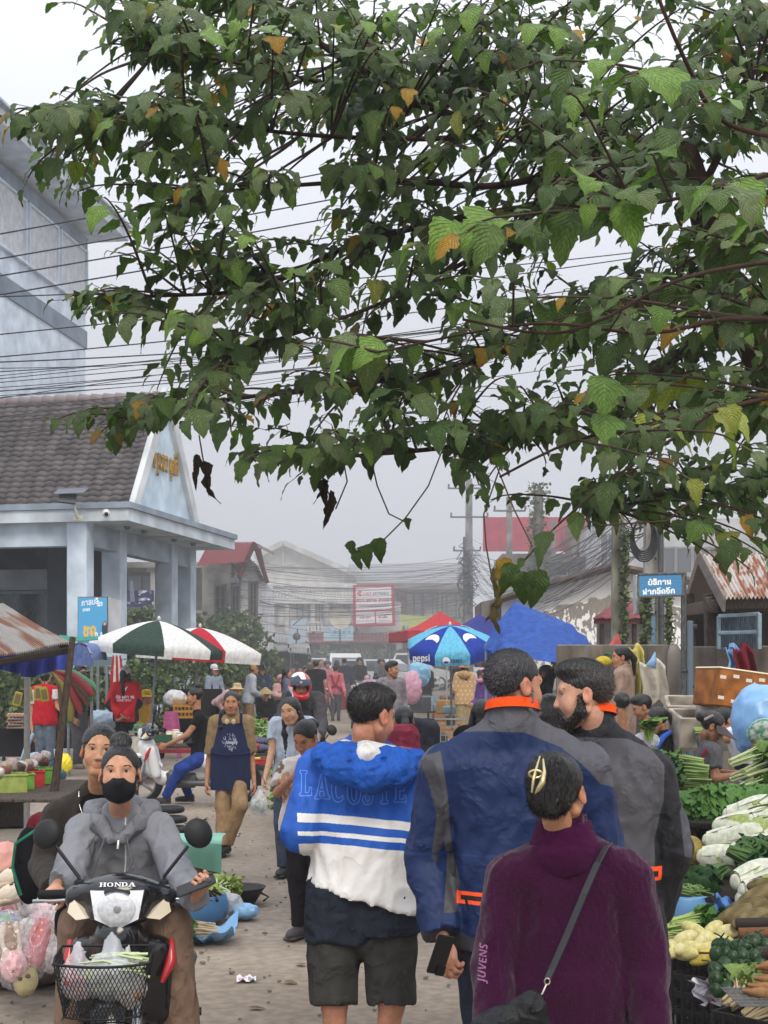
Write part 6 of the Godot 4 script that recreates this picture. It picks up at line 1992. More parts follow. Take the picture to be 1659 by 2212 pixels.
	person("young man in a grey camouflage jacket looking to the right",G(845,23.0),1.78,30,{
		"male":true,"hair":"quiff","haircol":hx("141111"),"skin":hx("a87a5e"),"head":[38,2,0],"top":{"m":mat(hx("8a848c"),0.9,{"tex":"stain","tri":3.0}),"t":0.03,"collar":0.01,"name":"jacket"},"bottom":{"m":mat(hx("77726c"),0.9,{"tex":"stain","tri":4.0}),"t":0.02},"shoe":hx("222222")})
	person("smiling boy's face behind the black tee man",G(660,39.0),1.5,10,{"male":true,"skin":hx("a97a5c"),"top":{"m":grey},"bottom":{"m":black}})
	person("woman in a lilac jacket bending over at the street end",G(792,38.0),1.55,150,{"lean":50,"hair":"knot","face":false,"top":{"m":cloth(hx("b79ac0")),"t":0.03},"bottom":{"m":grey},"arms":"front"})
	person("person with a grey green pack bending behind the hooded man's head",G(765,35.0),1.5,100,{"lean":70,"hair":"","face":false,"hat":["beanie",cloth(hx("6b7158"))],"top":{"m":cloth(hx("7f8484")),"t":0.06},"bottom":{"m":black},"arms":"front"})
	person("motorcyclist in a pink jacket and dark helmet in the far crowd",G(708,45.0),1.55,20,{"sit":[0.8,5],"hat":["open_helmet",mat(hx("4a5468"),0.3)],"hair":"","top":{"m":cloth(hx("c98a95")),"t":0.03},"bottom":{"m":black},"arms":"reach"})
	person("man in a navy shirt with back turned in the far crowd",G(744,46.0),1.7,200,{"male":true,"hair":"short","face":false,"top":{"m":cloth(hx("34364a")),"t":0.03},"bottom":{"m":grey}})
	person("tall dark haired woman in maroon in the far crowd",G(727,49.0),1.62,160,{"hair":"long","face":false,"top":{"m":cloth(hx("5d3a44"))},"bottom":{"m":black}})
	person("black clad motorcyclist waiting before the white hatchback",G(777,49.0),1.68,0,{"sit":[0.8,0],"hat":["open_helmet",mat(hx("20242c"),0.3)],"hair":"","top":{"m":black,"t":0.03},"bottom":{"m":black},"arms":"reach"})
	person("person in mottled grey riding past the white hatchback",G(822,48.0),1.68,30,{"sit":[0.8,10],"hat":["open_helmet",mat(hx("30343c"),0.3)],"hair":"","top":{"m":mat(hx("6a6a70"),0.9,{"tex":"stain","tri":4.0}),"t":0.03},"bottom":{"m":grey},"arms":"reach"})
	person("person in a pale pink wrap leaning near the lilac jacket",G(812,41.0),1.5,210,{"lean":55,"hair":"","face":false,"hat":["beanie",cloth(hx("c9a2ac"))],"top":{"m":cloth(hx("d0aab4")),"t":0.03},"bottom":{"m":grey},"arms":"front"})
	for k in 7:
		person(["shopper in slate blue far behind the dark stall","shopper in charcoal beside the dark stall post","shopper in dusty rose under the torn awning","shopper in dark green before the parked pickup","shopper in faded denim left of the parked pickup","shopper in brown under the red tent","shopper in black under the navy tent"][k],
			G([560,596,640,668,692,905,985][k],[48,44,50,52,54,50,46][k]),[1.6,1.66,1.55,1.68,1.6,1.6,1.62][k],[20,150,200,170,30,10,300][k],{
			"hair":["bun","short","long","short","tail","bun","long"][k],"male":k in [1,3],"face":false,"arms":"front","top":{"m":cloth([hx("4d5a70"),hx("333338"),hx("a8727c"),hx("37443a"),hx("66748a"),hx("5c4638"),hx("1f1f24")][k])},"bottom":{"m":black}})
	P=person("woman in a grey sweater, open brown cardigan and long brown skirt",G(920,46.0),1.55,6,{
		"hair":"bun","haircol":hx("2a2020"),"skin":hx("a4775c"),"top":{"m":cloth(hx("565a66")),"t":0.02,"name":"sweater"},"bottom":{"m":cloth(hx("4a3527")),"kind":"long_skirt","t":0.01,"name":"skirt"},"shoe":hx("2d2522")})
	J=P.get_meta("J")
	for n in ["l","r"]:
		tube_part("cardigan_side",[J["s"+n]+Vector3(0,0.02,0.06),J["s"+n].lerp(J["h"+n],0.5)+Vector3(0,0,0.1),J["h"+n]+Vector3(0,-0.1,0.1)],[0.07,0.075,0.07],cloth(hx("352a28")),P)
		tube_part("cardigan_sleeve",[J["s"+n],J["e"+n],J["w"+n]],[0.09,0.072,0.055],cloth(hx("352a28")),P,8)
	tube_part("skirt_border",[Vector3(-0.2,0.55,0.18),Vector3(0,0.54,0.22),Vector3(0.2,0.55,0.18)],0.02,cloth(hx("a08a50")),P)
	var dots:=Pic.new(128,192,hx("b79468"))
	for k in 60:
		dots.dot(Vector2((k % 6)*22+(11 if (k/6) % 2 else 2),(k/6)*20+6),2.6,hx("e6d6bb"))
	P=person("woman from behind in a dotted tan fleece coat and orange sun hat",G(1003,34.0),1.66,200,{
		"hair":"long","face":false,"hat":["sun",cloth(hx("c47b4c")),cloth(hx("d9a987"))],"top":{"m":mat(Color.WHITE,0.95,{"pic":dots.tex(),"rim":0.5}),"t":0.05,"hem":0.18,"name":"fleece_coat","uv":Rect2(-0.32,0.5,0.64,0.96)},"bottom":{"m":cloth(hx("a8946c")),"t":0.03,"wide":0.02},"arms":"front","shoe":hx("222222")})
	J=P.get_meta("J")
	part("hood",MB.new().ell(J.nk+Vector3(-0.02,0.0,0.13),Vector3(0.16,0.1,0.09)).done(),cloth(hx("b79468")),P)
	person("woman in purple with a pink and black helmet beside the navy jacketed man",G(1047,27.0),1.6,300,{"hair":"","hat":["helmet",mat(hx("b98a9c"),0.3),mat(hx("26262c"),0.2)],"top":{"m":cloth(hx("6a4a8c")),"t":0.03},"bottom":{"m":black},"arms":"front"})
	person("black haired person in black just left of the navy jacketed man",G(1040,12.0),1.52,185,{"hair":"long","face":false,"top":{"m":cloth(hx("141416")),"t":0.035},"bottom":{"m":black}})
	P=person("man in black raising both hands behind the grey haired man",G(1176,23.0),1.72,60,{"male":true,"skin":hx("a87b5e"),"top":{"m":black,"t":0.03},"bottom":{"m":black},"j":{"el":[1192,1450,22.8],"wl":[1206,1418,22.6],"er":[1196,1455,23.2],"wr":[1200,1425,23.4]}})
	P=person("woman with a clipped ponytail in a long beige wool coat by the wall",G(1346,16.0,0.32),1.68,250,{
		"hair":"tail","haircol":hx("191414"),"head":[20,6,0],"top":{"m":cloth(hx("a2897a"),{"rim":0.5}),"t":0.035,"hem":0.35,"name":"coat","collar":0.02},"bottom":{"m":grey},"arms":"front","shoe":hx("333333")})
	solo("wall_step",MB.new().box(G(1346,16.0,0.15),Vector3(1.2,0.3,0.8)).done(),plaster(hx("8f887e"),{"tex":"stain"}),"low concrete step under the woman in the beige wool coat","step")
func red_print()->StandardMaterial3D:
	var pc:=Pic.new(160,200,hx("c81f2c"))
	pc.p4([0,.55,.14,.4,.2,.75,.3,.95,.12,1,0,1],hx("26262c"))
	pc.p4([1,.5,.84,.4,.78,.7,.72,1,1,1],hx("26262c"))
	pc.p4([.4,.3,.52,.2,.58,.17,.52,.27,.48,.33],hx("f2eef0"))
	lao_print(pc,"bo o^ lo - do ko aa - jo do",Vector2(44,84),10,1.6,hx("f2eef0"))
	lao_print(pc,"so do ko no aa kho wo bo",Vector2(46,96),8,1.1,hx("f2eef0"))
	return mat(Color.WHITE,0.8,{"pic":pc.tex()})
func sellers()->void:
	var black:=cloth(hx("1c1d22"))
	var pl:=Pic.new(96,96,hx("4a1c26"))
	for k in 6:
		pl.p4([k/6.0,0,k/6.0+.07,0,k/6.0+.07,1,k/6.0,1],hx("1a1418"))
		pl.p4([0,k/6.0,1,k/6.0,1,k/6.0+.07,0,k/6.0+.07],hx("221318"))
		pl.p4([k/6.0+.1,0,k/6.0+.12,0,k/6.0+.12,1,k/6.0+.1,1],hx("8a5560"))
	person("seller in a dark red plaid shirt with back turned by the wall",G(1352,15.2),1.55,200,{"sit":[0.32,22],"hair":"bun","face":false,"top":{"m":printed(pl),"t":0.03,"uv":Rect2(-0.3,0.2,0.6,0.8)},"bottom":{"m":black},"arms":"front","j":{"hd":[1341,1520,15.1]}})
	person("young man in a grey shirt looking down beside the plaid shirt",G(1402,14.6),1.64,270,{"male":true,"hair":"quiff","haircol":hx("141213"),"skin":hx("a87c5f"),"sit":[0.3,22],"head":[0,24,0],"j":{"hd":[1387,1528,14.6]},"top":{"m":cloth(hx("6f7075")),"t":0.025},"bottom":{"m":black},"arms":"front"})
	var P:=person("woman in profile in a black jacket with bright blue collar",G(1450,13.4),1.58,275,{"hair":"tail","haircol":hx("151214"),"skin":hx("ae7f62"),"sit":[0.26,24],"head":[0,20,0],"j":{"hd":[1419,1556,13.4],"nk":[1434,1592,13.4]},"top":{"m":black,"t":0.035,"name":"jacket"},"bottom":{"m":black},"arms":"front"})
	var J:Dictionary=P.get_meta("J")
	tube_part("blue_collar",[J.nk+Vector3(0.05,0.05,0.07),J.nk+Vector3(-0.03,0.0,0.12),J.nk+Vector3(-0.09,-0.1,0.15),J.nk+Vector3(-0.11,-0.24,0.17)],[0.02,0.028,0.016,0.01],cloth(hx("3a66c8")),P)
	P=person("seller in a grey tee and brown sun visor sorting greens",G(1497,11.6),1.58,80,{
		"hair":"bun","haircol":hx("141112"),"skin":hx("a3765a"),"sit":[0.34,38],"w":1.14,"head":[0,28,0],"hat":["visor",mat(hx("3a3031"),0.5)],
		"j":{"hd":[1540,1570,11.5],"nk":[1524,1600,11.6],"sl":[1540,1622,11.42],"sr":[1530,1618,11.8],"wl":[1598,1672,11.4],"wr":[1592,1670,11.7],"el":[1545,1682,11.35],"er":[1550,1670,11.9]},
		"top":{"m":cloth(hx("606165")),"t":0.02,"sleeve":0.33,"name":"tee"},"bottom":{"m":black}})
	J=P.get_meta("J")
	tube_part("red_strap",[J.nk+Vector3(0.02,0.0,0.06),J.sl+Vector3(-0.09,-0.02,0.09),(J.nk+J.hl)/2+Vector3(-0.02,0,0.17),J.hl+Vector3(0.06,0.12,0.15)],0.014,cloth(hx("8c2138")),P)
	part("hair_clip",MB.new().box(J.hd+Vector3(-0.05,0.075,0.085),Vector3(0.075,0.02,0.012),eul(0,-20,28)).done(),metal(hx("d8d2c4"),0.3),P)
	var sp:=Pic.new(64,128,hx("222540"))
	for k in 9:
		sp.p4([0,k/9.0,1,k/9.0,1,k/9.0+.03,0,k/9.0+.03],hx("d5d6de"))
	person("seller in a navy striped tee stooping behind the grey tee",G(1600,12.6),1.55,110,{"sit":[0.32,40],"hair":"tail","haircol":hx("131111"),"face":false,"j":{"hd":[1568,1556,12.7],"nk":[1580,1585,12.6]},"top":{"m":printed(sp),"sleeve":0.4,"uv":Rect2(-0.3,0.2,0.6,0.8),"name":"striped_tee"},"bottom":{"m":black},"arms":"front"})
	var hs:=Pic.new(64,64,hx("aeb7ad"))
	for k in 5:
		hs.p4([k/5.0,0,k/5.0+.1,0,k/5.0+.22,1,k/5.0+.12,1],hx("5f8f78"))
	P=person("seller in a green striped head scarf at the right edge",G(1650,10.6),1.52,250,{"sit":[0.34,32],"hair":"","face":true,"skin":hx("a3765a"),"head":[0,24,0],"j":{"hd":[1648,1598,10.6],"nk":[1664,1632,10.6]},"top":{"m":mat(hx("55555a"),0.9,{"tex":"streak","tri":6.0}),"t":0.03},"bottom":{"m":black},"arms":"front"})
	var x:Transform3D=P.get_meta("hx")
	var f:=Field.new(Vector3(-0.14,-0.12,-0.17),Vector3(0.14,0.18,0.13),0.01)
	f.ell(Vector3(0,0.05,-0.025),Vector3(0.105,0.105,0.125),0.02)
	f.ell(Vector3(0,-0.04,-0.1),Vector3(0.05,0.05,0.05),0.03)
	f.ell(Vector3(0,-0.05,0.1),Vector3(0.08,0.1,0.07),0.01,true)
	f.ripple(noise(1.0,14,2),0.012,Vector3(16,16,16))
	part("head_scarf",field_mesh(f.mesh(),Rect2(-0.14,-0.12,0.28,0.3)),mat(Color.WHITE,0.9,{"pic":hs.tex()}),P,x.origin,x.basis)

# vehicles
func wheel(P:Node3D,c:Vector3,r:float,w:float,b:Basis,rimc:Material)->void:
	var ty:=MB.new()
	var l:=[[r*0.72,-w*0.4],[r*0.9,-w*0.5],[r*0.98,-w*0.32],[r,0],[r*0.98,w*0.32],[r*0.9,w*0.5],[r*0.72,w*0.4]]
	ty.lathe(l,24,c,b*eul(0,0,-90))
	var t:=part("tyre",ty.done(),mat(hx("18181a"),0.85),P)
	var rm:=MB.new().lathe([[r*0.72,-w*0.3],[r*0.66,-w*0.2],[r*0.66,w*0.2],[r*0.72,w*0.3]],24,c,b*eul(0,0,-90))
	for k in 5:
		var a:=TAU*k/5
		rm.bar(c,c+b*Vector3(0,sin(a),cos(a))*r*0.68,w*0.35,r*0.12,b.x)
	rm.ell(c,Vector3(w*0.6,r*0.16,r*0.16),b,10,6)
	part("rim",rm.done(),rimc,t)
func motorbike(label:String,at:Vector3,yaw:float,body:Material,accent:Material,k:=1.0)->Node3D:
	var P:=thing("motorcycle",label,"motorcycle",at,deg_to_rad(yaw))
	var blk:=plastic(hx("17181b"),0.45)
	var chrome:=metal(hx("b9bcc0"),0.2)
	wheel(P,Vector3(0,0.27,0.5),0.27,0.09,Basis(),metal(hx("8d9095")))
	wheel(P,Vector3(0,0.27,-0.6),0.27,0.1,Basis(),metal(hx("8d9095")))
	part("front_fender",MB.new().slab(6,12,func(s:float,t:float):
		var a:=lerpf(0.25,2.5,t)
		var e:=(s-0.5)*2
		return Vector3(e*0.065,0.27+sin(a)*0.325-0.03*e*e,0.5+cos(a)*0.325),Vector3(0,0.004,0)).done(),body,P)
	part("fork",MB.new().tube([Vector3(0.08,0.27,0.5),Vector3(0.07,0.62,0.4)],0.022,8).tube([Vector3(-0.08,0.27,0.5),Vector3(-0.07,0.62,0.4)],0.022,8).done(),chrome,P)
	var f:=Field.new(Vector3(-0.3,0.15,-0.85),Vector3(0.3,1.12,0.75),0.018)
	f.cap(Vector3(-0.14,0.36,0.3),Vector3(-0.15,0.62,0.36),0.055,0.06,0.04)
	f.cap(Vector3(0.14,0.36,0.3),Vector3(0.15,0.62,0.36),0.055,0.06,0.04)
	f.cap(Vector3(0,0.42,0.36),Vector3(0,0.68,0.42),0.1,0.1,0.08)
	f.cap(Vector3(0,0.55,-0.35),Vector3(0,0.62,-0.75),0.13,0.07,0.05)
	f.cap(Vector3(0,0.42,-0.1),Vector3(0,0.55,-0.4),0.09,0.13,0.06)
	f.cap(Vector3(0,0.3,0.25),Vector3(0,0.36,-0.2),0.08,0.09,0.06)
	for x in [-0.11,0.11]:
		f.cap(Vector3(x,0.5,-0.25),Vector3(x*0.8,0.6,-0.72),0.1,0.06,0.05)
	part("body_shell",field_mesh(f.mesh()),body,P)
	f=Field.new(Vector3(-0.32,0.72,0.1),Vector3(0.32,0.98,0.6),0.012)
	f.cap(Vector3(-0.17,0.83,0.36),Vector3(0.17,0.83,0.36),0.055,0.055,0.03)
	f.ell(Vector3(0,0.86,0.39),Vector3(0.155,0.075,0.1),0.04)
	f.ell(Vector3(0,0.78,0.42),Vector3(0.13,0.06,0.085),0.04)
	part("handlebar_cowl",field_mesh(f.mesh()),body,P)
	part("seat",MB.new().box(Vector3(0,0.72,-0.38),Vector3(0.24,0.1,0.72),eul(3,0,0),0.045).done(),mat(hx("1b1b1d"),0.6),P)
	var hl:=part("headlight",MB.new().prism([Vector3(-0.105,0.875,0.482),Vector3(-0.085,0.765,0.5),Vector3(0,0.725,0.5),Vector3(0.085,0.765,0.5),Vector3(0.105,0.875,0.482)],Vector3(0,0,-0.09)).done(),mat(hx("e2e5e8"),0.15,{"coat":0.8}),P)
	part("reflector",MB.new().ell(Vector3(0,0.80,0.494),Vector3(0.076,0.068,0.024),Basis(),20,10).done(),mat(hx("dfe2e6"),0.25,{"tex":"soft","tri":9.0,"coat":0.7}),hl)
	part("lens",MB.new().ell(Vector3(0,0.805,0.495),Vector3(0.095,0.068,0.03),Basis(),20,10).done(),mat(Color(0.9,0.92,0.95),0.05,{"alpha":0.12,"spec":0.7}),hl)
	part("bulb",MB.new().ell(Vector3(0.005,0.805,0.515),Vector3(0.016,0.016,0.008)).done(),mat(hx("77797c"),0.2),hl)
	for s in [-1,1]:
		var x:float=s
		part("turn_signal",MB.new().prism([Vector3(x*0.19,0.845,0.40),Vector3(x*0.12,0.765,0.475),Vector3(x*0.165,0.755,0.45),Vector3(x*0.205,0.78,0.41)] if s<0 else [Vector3(0.205,0.78,0.41),Vector3(0.165,0.755,0.45),Vector3(0.12,0.765,0.475),Vector3(0.19,0.845,0.40)],Vector3(-x*0.02,0,-0.04)).done(),mat(hx("d9cdb6"),0.12,{"coat":0.8}),P)
		part("grip",MB.new().tube([Vector3(x*0.2,0.84,0.31),Vector3(x*0.34,0.83,0.27)],0.019,10).done(),mat(hx("101012"),0.8),P)
		part("lever",MB.new().tube([Vector3(x*0.19,0.825,0.37),Vector3(x*0.28,0.82,0.375),Vector3(x*0.35,0.815,0.345)],[0.008,0.006,0.009],6).done(),chrome,P)
		var mr:=part("mirror",MB.new().ell(Vector3(x*0.305,1.08,0.3),Vector3(0.057,0.063,0.028),eul(-10,x*14,x*28),18,10).done(),mat(hx("1b1c1e"),0.55),P)
		part("mirror_stem",MB.new().tube([Vector3(x*0.17,0.86,0.34),Vector3(x*0.17,0.91,0.34),Vector3(x*0.265,1.03,0.315)],0.008,6).box(Vector3(x*0.17,0.875,0.34),Vector3(0.035,0.05,0.035)).done(),blk,mr)
		part("mirror_glass",MB.new().ell(Vector3(x*0.305,1.08,0.288),Vector3(0.05,0.056,0.02),eul(-10,x*14,x*28),18,8).done(),mat(hx("aeb6bf"),0.03,{"metal":0.95}),mr)
		part("side_trim",MB.new().tube([Vector3(x*0.2,0.66,0.36),Vector3(x*0.205,0.58,0.4),Vector3(x*0.17,0.5,0.43)],[0.012,0.024,0.008],6).done(),accent,P)
		part("footrest",MB.new().tube([Vector3(x*0.08,0.3,0.05),Vector3(x*0.3,0.3,0.05)],0.018,8).done(),blk,P)
	part("engine",MB.new().box(Vector3(0,0.3,0.02),Vector3(0.22,0.2,0.36),Basis(),0.04).done(),metal(hx("6c6e70"),0.5),P)
	part("exhaust",MB.new().tube([Vector3(0.12,0.26,0.1),Vector3(0.15,0.26,-0.3),Vector3(0.17,0.38,-0.75)],[0.02,0.045,0.055],10).done(),metal(hx("77797b"),0.4),P)
	part("tail_light",MB.new().box(Vector3(0,0.66,-0.82),Vector3(0.16,0.07,0.06),Basis(),0.02).done(),mat(hx("8a1a1e"),0.2),P)
	P.scale=Vector3.ONE*k
	return P
func car(label:String,at:Vector3,yaw:float,hatch:bool)->void:
	var P:=thing("parked_car",label,"car",at,deg_to_rad(yaw))
	var paint:=mat(hx("d9dadc"),0.25,{"coat":0.8})
	var gl:=mat(hx("2b3036"),0.08,{"spec":0.8})
	var L:=4.1 if hatch else 5.1
	var H:=1.55 if hatch else 1.78
	var z:=L/2
	var low:=[[-z,0.35],[z-0.1,0.3],[z,0.5],[z-0.05,0.78],[z-0.95,1.0],[z-1.2,1.02],[-z+0.1,1.02],[-z,0.8]]
	var mb:=MB.new()
	for q in 2:
		var wq:float=[1.72,1.6][q]
		var pts:=[]
		for a in low:
			pts.append(Vector3(-wq/2,a[1]+(0.0 if q==0 else 0.02),a[0]*(1.0 if q==0 else 1.01)))
		pts.reverse()
		mb.prism(pts,Vector3(wq,0,0))
	part("body",mb.done(),paint,P)
	var rf0:=z-1.85
	var cab:=MB.new()
	var side:=[[z-1.1,1.0],[rf0,H],[-z+(0.35 if hatch else 2.1),H],[-z+(0.1 if hatch else 1.75),1.0]]
	for sgn in [-1,1]:
		var l:=[]
		for a in side:
			l.append(Vector3(sgn*(0.83 if a[1]<1.1 else 0.66),a[1],a[0]))
		if sgn>0:
			cab.quad(l[0],l[3],l[2],l[1])
		else:
			cab.quad(l[3],l[0],l[1],l[2])
	var A:=func(i:int,s:float)->Vector3:return Vector3(s*(0.83 if side[i][1]<1.1 else 0.66),side[i][1],side[i][0])
	cab.quad(A.call(0,-1),A.call(0,1),A.call(1,1),A.call(1,-1)).quad(A.call(1,-1),A.call(1,1),A.call(2,1),A.call(2,-1)).quad(A.call(2,-1),A.call(2,1),A.call(3,1),A.call(3,-1))
	part("cabin",cab.done(),paint,P)
	part("windscreen",MB.new().quad(A.call(0,-0.86)+Vector3(0,0.06,0.012),A.call(0,0.86)+Vector3(0,0.06,0.012),A.call(1,0.86)+Vector3(0,-0.05,0.03),A.call(1,-0.86)+Vector3(0,-0.05,0.03)).done(),gl,P)
	part("rear_window",MB.new().quad(A.call(2,-0.85)+Vector3(0,-0.05,-0.03),A.call(2,0.85)+Vector3(0,-0.05,-0.03),A.call(3,0.85)+Vector3(0,0.1,-0.02),A.call(3,-0.85)+Vector3(0,0.1,-0.02)).done(),gl,P)
	for sgn in [-1,1]:
		for h in 2:
			var a0:Vector3=A.call(0,sgn).lerp(A.call(3,sgn),0.1+0.43*h)
			var a1:Vector3=A.call(0,sgn).lerp(A.call(3,sgn),0.5+0.42*h)
			var b0:Vector3=A.call(1,sgn).lerp(A.call(2,sgn),0.03+0.5*h)
			var b1:Vector3=A.call(1,sgn).lerp(A.call(2,sgn),0.48+0.46*h)
			var q:=[a0.lerp(b0,0.1),a1.lerp(b1,0.1),b1.lerp(a1,0.12),b0.lerp(a0,0.12)]
			for i in 4:
				q[i]+=Vector3(sgn*0.012,0,0)
			part("side_window",(MB.new().quad(q[0],q[1],q[2],q[3]) if sgn>0 else MB.new().quad(q[1],q[0],q[3],q[2])).done(),gl,P)
		part("headlight",MB.new().ell(Vector3(sgn*0.66,0.74,z-0.04),Vector3(0.18,0.09,0.07)).done(),mat(hx("c3c9cf"),0.1),P)
		part("door_mirror",MB.new().ell(Vector3(sgn*0.96,1.06,z-1.35),Vector3(0.11,0.09,0.07)).done(),paint,P)
		for zz in [z-0.85,-z+0.85]:
			wheel(P,Vector3(sgn*0.79,0.33,zz),0.33,0.2,Basis(),metal(hx("9a9da0")))
	part("grille",MB.new().box(Vector3(0,0.68,z-0.01),Vector3(0.8,0.14,0.06)).box(Vector3(0,0.45,z-0.02),Vector3(1.3,0.12,0.06)).done(),plastic(hx("242628")),P)
func build_vehicles()->void:
	var blk:=mat(hx("131418"),0.22,{"coat":0.6})
	var white:=mat(hx("d5d6d8"),0.3,{"coat":0.5})
	var red:=mat(hx("b0222c"),0.3,{"coat":0.5})
	var M:=motorbike("black motorcycle with a wire basket in front carrying the masked rider",G(284,6.3),0,blk,red,1.0)
	M.rotation.y=deg_to_rad(3)
	cur=M
	var tm:=TextMesh.new()
	tm.text="HONDA"
	tm.font=font("Droid Serif",true)
	tm.font_size=24
	tm.pixel_size=0.0012
	tm.depth=0.004
	part("lettering",tm,mat(hx("e3e5e8"),0.3),M,Vector3(0.0,0.898,0.478),eul(-32,0,0).scaled_local(Vector3(1.25,0.85,1)))
	var wire:=mat(hx("1c1d20"),0.5,{"metal":0.3})
	var bk:=thing("front_basket","black diamond mesh wire basket full of shopping on the motorcycle front","basket",M.position+M.basis*Vector3(-0.02,0.645,0.70),M.rotation.y)
	var hw:=0.178
	var wm:=MB.new()
	var wall:=func(a:float,v:float)->Vector3:
		var k:=0.8+0.2*v
		var p:Vector3
		if a<0.25:p=Vector3(-hw,0,-0.13+a/0.25*0.22)
		elif a>0.75:p=Vector3(hw,0,0.09-(a-0.75)/0.25*0.22)
		else:
			var t:=(a-0.25)/0.5
			p=Vector3(lerpf(-hw,hw,t),0,0.09+0.035*sin(t*PI))
		return Vector3(p.x*k,-0.185+0.2*v-0.02*sin(a*PI)+(0.015 if a<0.2 or a>0.8 else 0.0),p.z*k)
	for k in 44:
		for sg in [-1,1]:
			var l:=[]
			for i in 9:
				var a:float=k/44.0+sg*(i-4)/8.0*0.145
				if a>=0.0 and a<=1.0:
					l.append(wall.call(a,i/8.0))
			if l.size()>1:
				wm.tube(l,0.0016,4,false)
	for k in 9:
		wm.tube([Vector3(-hw*0.8+k*hw*0.2,-0.2,-0.1),Vector3(-hw*0.8+k*hw*0.2,-0.205,0.09)],0.002,4,false)
	part("wire_mesh",wm.done(),wire,bk).set_meta("kind","stuff")
	var rim:=[]
	var foot:=[]
	for i in 33:
		rim.append(wall.call(i/32.0,1.0))
		foot.append(wall.call(i/32.0,0.0))
	rim.append(rim[0])
	foot.append(foot[0])
	part("rim",MB.new().tube(rim,0.0055,6,false).tube(foot,0.004,6,false).done(),wire,bk)
	part("bracket",MB.new().tube([Vector3(0.06,-0.1,-0.12),Vector3(0.06,-0.05,-0.22)],0.008).tube([Vector3(-0.06,-0.1,-0.12),Vector3(-0.06,-0.05,-0.22)],0.008).done(),wire,bk)
	carrier("clear bag of chillies and tomatoes at the left in the motorcycle basket",bk.position+Vector3(-0.1,-0.02,0.0),0.1,0.22,hx("e6e3ea"),[hx("a8442c")])
	carrier("clear bag of spring onions in the middle of the motorcycle basket",bk.position+Vector3(0.03,0.0,0.0),0.15,0.26,hx("dce0ea"),[hx("a9b58c")])
	carrier("white bag of roots at the right in the motorcycle basket",bk.position+Vector3(0.095,-0.04,0.0),0.085,0.24,hx("e9e7e4"),[hx("9a7a56")])
	var on:=MB.new()
	for k in 16:
		var a:=bk.position+Vector3(rf(-0.1,0.0),rf(-0.05,0.02),rf(-0.02,0.06))
		on.tube([a,a+Vector3(0.09,0.01,0.0),a+Vector3(0.18,0.0+rf(-0.02,0.02),rf(-0.02,0.02))],[0.003,0.005,0.006],5)
	solo("spring_onions",on.done(),mat(hx("b9c79a"),0.6),"bundle of spring onions lying across the motorcycle basket","vegetables")
	var ph:=thing("phone","black phone held at the right handlebar by the masked rider","phone",V(424,1912,5.82))
	part("case",MB.new().box(O,Vector3(0.075,0.155,0.01),eul(-58,-30,-48),0.004).done(),plastic(hx("121316"),0.25),ph)
	part("lens_block",MB.new().ell(eul(-58,-30,-48)*Vector3(0.015,0.05,0.006),Vector3(0.014,0.014,0.003)).done(),mat(hx("4a4c52"),0.1),ph)
	var sc:=motorbike("white scooter with red side panels under the woman in blue jeans",G(398,18.7),-86,white,red,1.12)
	for n in ["handlebar_cowl","mirror"]:
		sc.get_node(n).material_override=blk
	motorbike("motorcycle with red cowl under the helmeted grey jacketed rider",G(652,16.5),8,red,blk)
	motorbike("black motorcycle parked beside the stacked greens left of the hooded man",G(742,14.2),200,blk,white)
	motorbike("black motorcycle under the wearer of the pink backpack",G(888,11.0),190,blk,red)
	motorbike("black motorcycle facing the camera in front of the white hatchback",G(777,48.6),0,blk,white)
	motorbike("dark motorcycle passing the white hatchback",G(822,47.6),30,mat(hx("2a2c34"),0.3),white)
	motorbike("pink rider's motorcycle in the far crowd",G(708,44.6),20,mat(hx("8a4a58"),0.3),white)
	car("white pickup truck facing the market at the street end",G(742,66),8,false)
	car("white hatchback parked side on at the street end",G(838,62),62,true)
	car("white car hidden behind the hatchback by the red tent",G(880,72),80,false)
	car("silver white car low at the left of the pickup",G(698,70),75,true)

# stalls, goods and green things
func umbrella(label:String,top:Vector3,r:float,h:float,val:float,tilt:Basis,cols:Array,n:=8,foot:=2.4)->Node3D:
	var P:=thing("market_umbrella",label,"umbrella",top)
	for k in n:
		var a0:=TAU*k/n
		var a1:=TAU*(k+1)/n
		var f:=func(s:float,t:float):
			var a:=lerpf(a0,a1,s)
			var q:=cos(PI/n)/cos(a-(a0+a1)/2)
			if t<0.2:
				var v:=t/0.2
				return tilt*Vector3(sin(a)*r*q*(0.985+0.015*v),-h-val*(1-v),cos(a)*r*q*(0.985+0.015*v))
			var u:=(1.0-t)/0.8
			var sagy:=-h*pow(u,1.55)+0.02*sin(s*PI)*u
			return tilt*Vector3(sin(a)*r*q*u,sagy,cos(a)*r*q*u)
		part("panel",MB.new().slab(4,10,f,tilt*Vector3(0,0.004,0)).done(),cols[k % cols.size()],P)
		part("rib",MB.new().tube([tilt*Vector3(0,-0.06,0),tilt*Vector3(sin(a0)*r*0.55,-h*0.42-0.02,cos(a0)*r*0.55),tilt*Vector3(sin(a0)*r,-h-0.01,cos(a0)*r)],0.008,5).done(),metal(hx("6b6e70")),P)
	part("pole",MB.new().tube([tilt*Vector3(0,0.05,0),tilt*Vector3(0,-foot,0)],0.022,8).done(),metal(hx("8f9295")),P)
	part("finial",MB.new().ell(tilt*Vector3(0,0.04,0),Vector3(0.03,0.04,0.03)).done(),plastic(hx("d0d2d2")),P)
	return P
